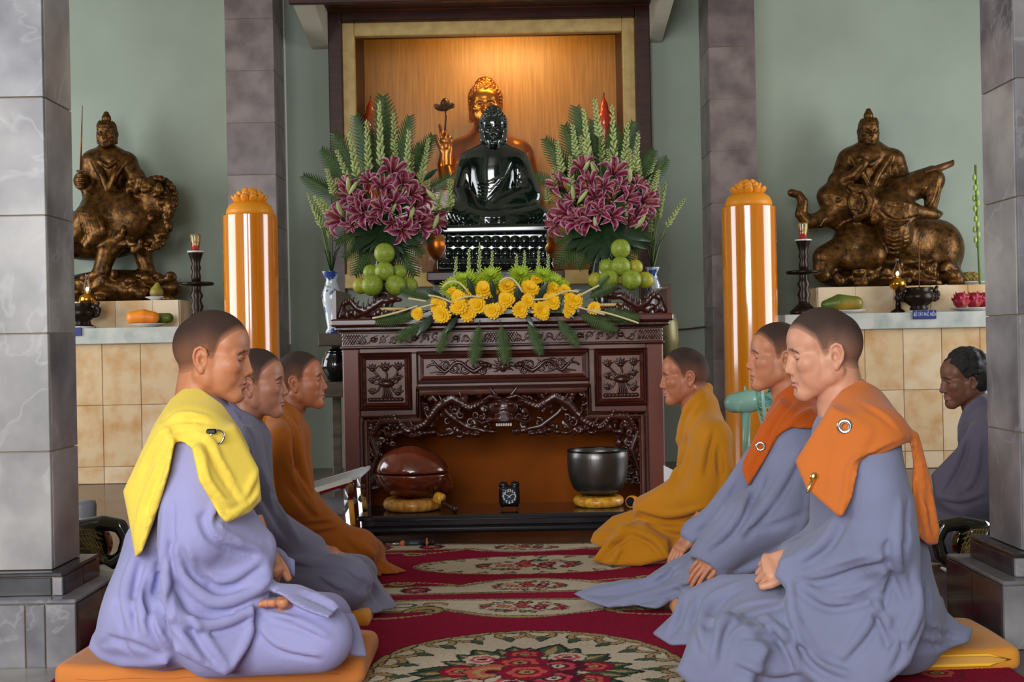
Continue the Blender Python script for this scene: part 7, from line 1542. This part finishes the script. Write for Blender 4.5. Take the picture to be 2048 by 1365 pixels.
bwvase('blue and white porcelain vase on the wall shelf left of the altar', 664, 6.5, zsh, W(664, 543, 6.5)[2] - zsh, [(616, 388), (630, 400), (655, 430)])
bwvase('blue and white porcelain vase at the right end of the altar', 1306, 6.28, ZT, W(1306, 535, 6.28)[2] - ZT, [(1331, 368), (1368, 400), (1318, 375), (1300, 420)])
sh = empty('wooden_shelf_stand', (W(660, 700, 6.55)[0], 6.55, 0)); tag(sh, 'weathered wooden shelf stand left of the altar', 'stand'); L = np.array(sh.location); M_ww = mat('weathered_wood', lin(88, 78, 62), .7, col2=lin(64, 54, 44), vscale=6, stretch=(1, 1, 4))
def shb(n, a, b_, y0, y1): p, q = W(*a, 6.45), W(*b_, 6.45); MB().box(np.array((p[0], y0, q[2])) - L, np.array((q[0], y1, p[2])) - L, .006).build(n, M_ww, sh)
shb('shelf', (638, 668), (700, 692), 6.4, 6.75); shb('shelf', (640, 765), (700, 794), 6.4, 6.75); MB().box(np.array((W(690, 700, 6.5)[0], 6.6, 0)) - L, np.array((W(712, 700, 6.5)[0], 6.66, zsh)) - L, .005).build('post', M_ww, sh); MB().box(np.array((W(650, 700, 6.5)[0], 6.7, 0)) - L, np.array((W(668, 700, 6.5)[0], 6.74, zsh)) - L, .005).build('post', M_ww, sh)
zs2 = W(670, 765, 6.45)[2]; bk = empty('black_pot', (W(672, 740, 6.52)[0], 6.52, zs2)); tag(bk, 'round black glazed pot on the lower shelf left of the altar', 'pot'); MB().lathe([(.03, 0), (.05, .02), (.078, .07), (.07, .12), (.05, .145), (.055, .155), (.04, .15)], (0, 0, 0), 22).build('body', mat('black_glaze', lin(14, 14, 15), .12, coat=.6), bk, True)
MB().lathe([(.052, .152), (.03, .17), (.008, .176)], (0, 0, 0), 18).build('lid', bpy.data.materials['black_glaze'], bk, True)
# bronze bell hung behind the right end of the altar
bl = empty('bronze_bell', (W(1318, 700, 6.55)[0], 6.55, 0)); tag(bl, 'olive bronze bell on a stand behind the right end of the altar', 'bell'); zb1, zb0 = W(1330, 628, 6.55)[2], W(1330, 718, 6.55)[2]
MB().lathe([(.03, zb1 + .02), (.085, zb1), (.10, zb1 - .05), (.104, zb1 - .13), (.09, zb0 + .03), (.06, zb0), (.0, zb0)][::-1], (0, 0, 0), 26).build('bell', mat('olive_bronze', lin(120, 112, 66), .4, metal=.4, var=.2, vscale=6), bl, True); MB().lathe([(.06, 0), (.065, .02), (.018, .05), (.018, zb0 + .01)], (0, 0, 0), 16).build('stand', M_dwood, bl, True)
# ------------------------------------------------------------------ golden pillars, fan, chair, elephant stools
M_orl = mat('orange_gold_lacquer', lin(222, 136, 22), 0.16, col2=lin(206, 112, 10), vscale=2, coat=1.0, spec=.8, bump=.03, bscale=5, stretch=(3, 3, .15))
M_orm = mat('orange_matt', lin(222, 140, 24), .45)
def pillar(label, px, py_top, d):
    p = W(px, py_top, d); r = mm(54, d); z = p[2]; o = empty('golden_pillar', (p[0], d, 0)); tag(o, label, 'pillar')
    n = 48; MB().lathe([(r, 0), (r, z - .004), (r - .006, z)], (0, 0, 0), n).build('drum', M_orl, o, True, sharp=40)
    MB().lathe([(r * .87, z), (r * .86, z + .03), (r * .78, z + .06), (r * .6, z + .082), (.0, z + .088)], (0, 0, 0), 32).build('cap', M_orm, o, True)
    pet = MB(); pet.ell((0, 0, 0), (.028, .016, .038), 10, 8); me = mesh_of('petal', pet.v, pet.f, M_orm)
    for ring, (rr, nz, up, k) in enumerate(((.085, .098, 55, 11), (.06, .118, 35, 9), (.032, .135, 15, 6))):
        for i in range(k):
            a = 2 * math.pi * (i + .5 * (ring % 2)) / k; M3 = rotm('Z', math.degrees(a) + 90) @ rotm('X', up * .8); inst('petal', me, o, (rr * math.cos(a), rr * math.sin(a), z + nz), mat3=M3)
    MB().ell((0, 0, z + .13), (.035, .035, .03)).build('lotus_heart', M_orm, o, True); return o
pillar('tall orange-gold lacquered pillar with lotus top left of the altar', 500, 432, 7.75); pillar('tall orange-gold lacquered pillar with lotus top right of the altar', 1497, 415, 7.75)
# teal fan behind the rust shawl, seen from behind at an angle
d = 5.5; c = W(1512, 800, d); fn = empty('electric_fan', (c[0] - .02, d, 0)); tag(fn, 'teal electric floor fan behind the rust shawl', 'fan'); FL = np.array(fn.location); M_teal = mat('teal_plastic', lin(146, 194, 178), .35, coat=.3)
ax = np.array((.93, -.36, .06)); ax /= np.linalg.norm(ax); hc = W(1518, 800, d) - FL; Rm = np.array(Vector((0, 0, 1)).rotation_difference(Vector(ax)).to_matrix()); gp = lambda r, a, z: hc + Rm @ np.array((r * math.cos(a), r * math.sin(a), z))
s = SDF(hc - (.16, .12, .1), hc + (.1, .12, .12), .005); s.rc(hc - ax * .11 - (0, 0, .008), hc - ax * .015, .044, .05, .0); s.box(hc - ax * .065 - (0, 0, .02), (.045, .04, .03), .02, .01); s.rc(hc - ax * .06, hc - ax * .06 + (0, 0, .062), .006, .006, .004); V, Q = s.mesh(1); mobj('motor', V, Q, M_teal, fn)
b = MB()
for k in range(36): a = 2 * math.pi * k / 36; b.tube([gp(.05, a, .0), gp(.12, a, .012), gp(.165, a, .045)], .0016, 4)
b.build('rear_grille', M_teal, fn, True)['kind'] = 'stuff'
b = MB()
for k in range(36): a = 2 * math.pi * k / 36; b.tube([gp(.03, a, .11), gp(.12, a, .095), gp(.165, a, .05)], .0016, 4)
b.build('front_grille', M_teal, fn, True)['kind'] = 'stuff'
MB().tube([gp(.167, a, .047) for a in np.linspace(0, 2 * math.pi, 40, endpoint=False)], .007, 6, closed=True, up=ax).build('guard_ring', M_teal, fn, True)
for k in range(3):
    rows = []
    for q in np.linspace(0, 1, 5): a0 = k * 2.094; rows.append((gp(.03 + .11 * q, a0 + .25 * q, .05), (gp(.03 + .11 * q, a0 + .25 * q + .38, .068) - gp(.03 + .11 * q, a0 + .25 * q, .05)), np.zeros(3)))
    v, f = strip(rows); mobj('blade', v, f, mat('fan_blade%d' % k, lin(70, 130, 128), .3), fn)
MB().lathe([(.0, .03), (.03, .03), (.03, .085), (.02, .095), (.0, .097)], hc, 18, axis=ax).build('hub', M_teal, fn, True)
MB().tube([hc - ax * .06 - (0, 0, .03), hc - ax * .06 - (0, 0, .2), np.array((hc[0] - .05, 0, .03))], [.022, .018, .02], 12).build('pole', M_teal, fn, True); MB().lathe([(.15, 0), (.15, .02), (.12, .035), (.03, .045)], (hc[0] - .05, 0, 0), 28).build('base', M_teal, fn, True)
# chrome folding chair beside the altar
d = 5.15; ch = empty('chrome_chair', (W(680, 1050, d)[0], d, 0)); tag(ch, 'polished chrome chair frame beside the altar', 'chair'); CL = np.array(ch.location); M_mir = mat('mirror_steel', (.82, .82, .84), .06, metal=1.0); q = lambda x, y, dd=0: W(x, y, d + dd) - CL
def bar(name, pts, w, t=.008): return MB().tube(pts, w, 4, up=(0, 1, 0), flat=1).build(name, M_mir, ch)
for dd in (0, .42):
    g = lambda x, y: q(x, y) + np.array((0, dd, 0))
    P = [g(699, 966), g(697, 1000), g(703, 1060)]; P.append(np.array((P[-1][0] + .01, dd, 0))); bar('front_leg', P, .019); bar('arm_rail', [g(570, 1003), g(640, 983), g(706, 963)], .019); B = [g(570, 900), g(570, 1003)]; B.append(np.array((B[-1][0] - .03, dd, 0))); bar('rear_leg', B, .017)
p0, p1 = q(560, 1050), q(690, 1050); sz = .17
MB().box((p0[0], .0, sz), (p1[0], .42, sz + .03), .01).build('seat', mat('grey_vinyl', lin(150, 152, 158), .5), ch); MB().box((p0[0] - .01, .01, q(570, 985)[2]), (p0[0] + .015, .41, q(570, 900)[2]), .008).build('backrest', bpy.data.materials['grey_vinyl'], ch)
bkx = empty('booklet', q(655, 975) + CL + (0, .2, 0)); MB().box((-.14, -.2, -.002), (.14, .2, .012), .002, rot=rotm('Y', -15)).build('pages', mat('paper_white', lin(206, 210, 218), .7), bkx); tag(bkx, 'open white booklet lying across the chrome chair arms', 'book')
pp = empty('paper_sheet', W(1335, 945, 5.3)); tag(pp, 'small white paper sheet behind the ochre robe', 'paper'); MB().prism([(-.016, -.04), (.03, -.04), (.03, .005), (-.016, .03)], 0, .004).build('sheet', bpy.data.materials['paper_white'], pp)
# glazed elephant stools
M_eg = mat('black_glaze_elephant', lin(10, 14, 13), .08, coat=.8, spec=.7); M_net = mat('gold_net', lin(120, 104, 52), .4)
def elephant(label, d, mirror, X0):
    r = Robe(d, X0(40) if not mirror else X0(290), 1010, X0(290) if not mirror else X0(40), 1230, -75, 75, .006); r.m_ = 1
    P = lambda x, y, n=0: (X0(x), y, n)
    r.E(P(120, 1105), (75, 62, 58), 20); r.E(P(178, 1090, -15), (46, 46, 44), 18); r.E(P(170, 1060, -10), (34, 36, 20), 12)
    r.CH([P(165, 1052, -30), P(205, 1046, -32), P(240, 1052, -32), P(254, 1078, -32), P(246, 1112, -32), P(222, 1128, -32), P(205, 1120, -30)], [13, 15, 14, 13, 13, 14, 13], 10)
    for n in (-45, 45):
        for x in (80, 165): r.CH([P(x, 1130, n), P(x, 1225, n)], [26, 24], 12)
    r.E(P(140, 1085, -55), (26, 10, 36), 8); r.E(P(196, 1076, -50), (6, 5, 5), 2); r.E(P(110, 1045, 0), (50, 45, 14), 10); r.E(P(182, 1102, -52), (20, 12, 18), 6)
    r.floor(); V, Q = r.mesh(2); base = W(X0(120), 1200, d); base[2] = 0
    o = mobj('elephant_stool', V, Q, M_eg, None, True, base); tag(o, label, 'stool')
    b = MB()
    def on(x, y):
        h = r.hit(X0(x), y); return None if h is None else h - base - np.array((0, .002, 0))
    lines = [[(185 + dx * .5, 1058 + 0), (196 + dx * .6, 1078), (205 + dx * .4, 1100), (208, 1125)] for dx in (-60, -48, -36, -24, -12, 0)] + [[(158, 1062 + k * 9), (180, 1060 + k * 10), (205, 1070 + k * 10)] for k in range(6)] + [[(160 + 26 * math.cos(t), 1102 + 26 * math.sin(t)) for t in np.linspace(0, 6.28, 16)]]
    for ln in lines:
        ps = [on(*p) for p in smooth_line(np.array(ln, float), 4)]; ps = [p for p in ps if p is not None]
        if len(ps) > 2:
            ps = [ps[0]] + [p for a_, p in zip(ps, ps[1:]) if abs(p[1] - a_[1]) < .03]
            if len(ps) > 2: b.tube(ps, .0028, 5)
    if b.v: b.build('gold_netting', M_net, o, True)
    t0 = P(206, 1138, -60); t1 = P(238, 1146, -70); MB().tube([r.p(P(195, 1140, -40)) - base, r.p(t0) - base, r.p(P(225, 1146, -68)) - base, r.p(P(246, 1136, -70)) - base], [.016, .015, .011, .004], 10).build('tusk', mat('ivory_tusk', lin(200, 200, 196), .3), o, True)
elephant('black glazed elephant stool behind the left column', 4.35, False, lambda x: x)
elephant('black glazed elephant stool behind the right column', 4.4, True, lambda x: 2118 - x + 10)
gb_ = empty('grey_bin', (W(165, 1040, 5.6)[0], 5.6, 0)); tag(gb_, 'grey plastic bin standing behind the left elephant stool', 'bin'); zt_ = W(170, 1003, 5.6)[2]; MB().lathe([(.05, 0), (.056, .01), (.062, zt_ - .02), (.058, zt_), (.02, zt_ + .003)], (0, 0, 0), 24).build('body', mat('grey_plastic', lin(122, 124, 132), .45), gb_, True)
# ------------------------------------------------------------------ woven rugs (pattern held per vertex of the pile grid)
RED, CREAM, TAN, DG, MG, DR, PK, CORAL = [np.array(lin(*c)) for c in ((140, 18, 50), (196, 180, 158), (170, 140, 96), (34, 46, 40), (74, 88, 66), (92, 16, 36), (190, 70, 84), (192, 88, 72))]
class Rug:
    def __init__(s, x0, x1, y0, y1, h, base):
        s.x = np.arange(x0, x1 + h / 2, h); s.y = np.arange(y0, y1 + h / 2, h); s.h = h
        s.C = np.tile(base, (len(s.y), len(s.x), 1)); s.Z = np.zeros((len(s.y), len(s.x)))
    def win(s, cx, cy, r):
        i0, i1 = np.searchsorted(s.x, [cx - r, cx + r]); j0, j1 = np.searchsorted(s.y, [cy - r, cy + r]); return slice(j0, j1), slice(i0, i1)
    def put(s, sl, m, c):
        if m.size: s.C[sl][m] = c
    def ell(s, cx, cy, rx, ry, c, a=0.0):
        sl = s.win(cx, cy, max(rx, ry)); X = s.x[sl[1]][None, :] - cx; Y = s.y[sl[0]][:, None] - cy
        u = X * math.cos(a) + Y * math.sin(a); v = -X * math.sin(a) + Y * math.cos(a); s.put(sl, (u / rx) ** 2 + (v / ry) ** 2 < 1, c)
    def petal(s, cx, cy, a, L, w, c, o=None):
        if o is not None: s.petal(cx, cy, a, L * 1.12, w * 1.3, o)
        sl = s.win(cx, cy, L * 1.05); X = s.x[sl[1]][None, :] - cx; Y = s.y[sl[0]][:, None] - cy
        u = (X * math.cos(a) + Y * math.sin(a)) / L; v = (-X * math.sin(a) + Y * math.cos(a)) / w; s.put(sl, (u > 0) & (u < 1) & (np.abs(v) < np.sin(np.clip(u, 0, 1) ** .8 * math.pi)), c)
    def line(s, pts, w, c, o=None):
        P = smooth_line(np.array(pts, float), 8)
        for col, ww in ((o, w * 1.6), (c, w)):
            if col is None: continue
            for i, p in enumerate(P): k = .55 + .45 * math.sin(math.pi * min(1, (i + 1) / len(P) * 1.3)); s.ell(p[0], p[1], ww * k, ww * k, col)
    def flower(s, cx, cy, R, kind=0, a0=0.):
        a, b, m = [(DR, PK, CREAM), (RED, CORAL, TAN), (CORAL, TAN, DR), (CREAM, PK, RED)][kind]
        for k in range(8): s.ell(cx + R * .72 * math.cos(k * .785 + a0), cy + R * .72 * math.sin(k * .785 + a0), R * .42, R * .42, DG)
        for k in range(8): s.ell(cx + R * .70 * math.cos(k * .785 + a0), cy + R * .70 * math.sin(k * .785 + a0), R * .36, R * .36, a)
        for k in range(6): s.ell(cx + R * .42 * math.cos(k * 1.047 + a0), cy + R * .42 * math.sin(k * 1.047 + a0), R * .3, R * .3, b)
        s.ell(cx, cy, R * .45, R * .38, a); s.ell(cx, cy, R * .28, R * .24, m); s.ell(cx, cy, R * .12, R * .1, DG)
    def leaf(s, cx, cy, a, L): s.petal(cx, cy, a, L, L * .26, MG, DG); s.petal(cx + .1 * L * math.cos(a), cy + .1 * L * math.sin(a), a, L * .8, L * .09, TAN)
    def scroll(s, cx, cy, R, a, hd=1, w=.012):
        pts = [(cx + R * (1 - .75 * t) * math.cos(a + hd * 4.6 * t), cy + R * (1 - .75 * t) * math.sin(a + hd * 4.6 * t)) for t in np.linspace(0, 1, 12)]; s.line(pts, w, TAN, DG)
    def medallion(s, cx, cy, rx, ry, n):
        s.ell(cx, cy, rx * 1.03, ry * 1.03, TAN); s.ell(cx, cy, rx, ry, CREAM)
        for k in range(n):
            a = 2 * math.pi * k / n; x, y = cx + rx * math.cos(a), cy + ry * math.sin(a); t = math.atan2(ry * math.cos(a), -rx * math.sin(a))
            q = min(rx, ry) * .17
            s.line([(x - q * math.cos(t), y - q * math.sin(t)), (x, y), (x + q * math.cos(t), y + q * math.sin(t))], q * .16, TAN, DG)
            s.scroll(x - .35 * q * math.cos(a), y - .35 * q * math.sin(a), q * .75, t + (0 if k % 2 else math.pi), 1 if k % 2 else -1, q * .14)
            s.petal(x - .7 * q * math.cos(a), y - .7 * q * math.sin(a), a + math.pi, q * .9, q * .2, MG, DG)
    def bouquet(s, cx, cy, rx, ry, seed=1):
        r = random.Random(seed); m = min(rx, ry)
        for k in range(26):
            a = 2 * math.pi * k / 26 + r.uniform(-.1, .1); q = r.uniform(.55, .85); s.leaf(cx + rx * .5 * math.cos(a), cy + ry * .5 * math.sin(a), math.atan2(ry * math.sin(a), rx * math.cos(a)), m * r.uniform(.32, .5))
        for k in range(9): a = 2 * math.pi * k / 9 + .2; s.flower(cx + rx * .58 * math.cos(a), cy + ry * .58 * math.sin(a), m * .17, (k * 2 + 1) % 4, a)
        for k in range(5): a = 2 * math.pi * k / 5 + .5; s.flower(cx + rx * .3 * math.cos(a), cy + ry * .3 * math.sin(a), m * .23, k % 4, a)
        s.flower(cx, cy, m * .24, 1)
    def band(s, y0, y1):
        yy = s.y[:, None] + 0 * s.x[None, :]; m = (yy > y0) & (yy < y1); s.C[m] = CREAM
        for e in (y0, y1):
            m = np.abs(yy - e) < (y1 - y0) * .09; s.C[m] = MG; m = np.abs(yy - e) < (y1 - y0) * .04; s.C[m] = TAN
    def build(s, label, z0, mname):
        rnd = np.random.RandomState(2); ny, nx = s.C.shape[:2]
        C = s.C * (1 + .10 * (rnd.rand(ny, nx, 1) - .5)); X, Y = np.meshgrid(s.x, s.y); Z = z0 + .0025 * rnd.rand(ny, nx)
        Z += .004 * np.sin(X * 5.1 + Y * 3) * np.sin(Y * 7.3)
        Z[0] = Z[-1] = .001; Z[:, 0] = Z[:, -1] = .001
        V = np.stack([X, Y, Z], -1).reshape(-1, 3); I = np.arange(ny * nx).reshape(ny, nx); Q = np.stack([I[:-1, :-1], I[:-1, 1:], I[1:, 1:], I[1:, :-1]], -1).reshape(-1, 4)
        loc = np.array((X.mean(), Y.mean(), 0)); o = mobj('rug', V, Q, bpy.data.materials.get('wool_rug') or mat('wool_rug', (1, 1, 1), .95, attr=True, var=.12, vscale=160, bump=.4, bscale=500, spec=.15), None, True, loc, C.reshape(-1, 3)); tag(o, label, 'rug'); return o
rcx = W(1048, 1200, 4.0)[0]
r1 = Rug(rcx - 1.25, rcx + 1.25, 2.45, 4.26, .0042, RED)
r1.medallion(rcx, 3.27, .42, .47, 22); r1.bouquet(rcx, 3.27, .31, .33)
r1.band(4.03, 4.2)
for k in range(-7, 8):
    x = rcx + k * .2
    if abs(k) > 1: r1.ell(x, 4.115, .07, .05, CREAM); r1.ell(x, 4.115, .05, .035, MG); r1.ell(x, 4.115, .035, .022, CREAM); r1.scroll(x + .1, 4.115, .045, 0, 1, .009)
for a, bx in ((1, 1), (-1, -1)):
    r1.scroll(rcx + bx * .31, 4.02, .07, 0 if bx > 0 else math.pi, bx, .016); r1.line([(rcx + bx * .3, 3.98), (rcx + bx * .45, 3.94), (rcx + bx * .6, 3.98), (rcx + bx * .72, 3.9), (rcx + bx * .9, 3.88)], .012, TAN, None)
    for q in range(3): r1.scroll(rcx + bx * (.55 + .17 * q), 3.92 - .04 * q, .06, q, bx, .012)
    r1.line([(rcx + bx * .62, 3.6), (rcx + bx * .7, 3.3), (rcx + bx * .62, 3.0)], .012, TAN, None)
    for q in range(4): r1.scroll(rcx + bx * .85, 3.0 + .25 * q, .07, q, bx, .012); r1.flower(rcx + bx * 1.05, 2.9 + .3 * q, .06, q)
r1.ell(rcx, 4.06, .26, .11, CREAM); r1.line([(rcx - .26, 4.05), (rcx - .13, 3.96), (rcx, 3.93), (rcx + .13, 3.96), (rcx + .26, 4.05)], .012, TAN, MG); r1.bouquet(rcx, 4.08, .22, .10, 3)
r1.build('crimson rug with cream floral medallion nearest the front', .010, 'a')
r2 = Rug(rcx - 1.25, rcx + 1.25, 4.27, 5.40, .0055, RED)
r2.medallion(rcx + .02, 4.86, .43, .2, 22); r2.bouquet(rcx + .02, 4.86, .3, .14, 5); r2.band(4.33, 4.47); r2.band(5.24, 5.37)
for yb, sg in ((4.45, 1), (5.26, -1)):
    r2.ell(rcx + .02, yb, .25, .1, CREAM); r2.line([(rcx - .23, yb), (rcx - .1, yb + sg * .08), (rcx + .02, yb + sg * .10), (rcx + .14, yb + sg * .08), (rcx + .27, yb)], .011, TAN, MG); r2.bouquet(rcx + .02, yb - sg * .02, .2, .09, 7)
    for bx in (-1, 1):
        r2.line([(rcx + bx * .25, yb + sg * .04), (rcx + bx * .4, yb + sg * .10), (rcx + bx * .55, yb + sg * .08), (rcx + bx * .75, yb + sg * .14), (rcx + bx * .95, yb + sg * .12)], .012, TAN, None)
        for q in range(3): r2.scroll(rcx + bx * (.45 + .2 * q), yb + sg * .10, .055, q, bx, .012); r2.flower(rcx + bx * (.38 + .22 * q), yb - sg * .045, .05, q)
r2.build('crimson rug with cream floral medallion before the bench', .008, 'b')
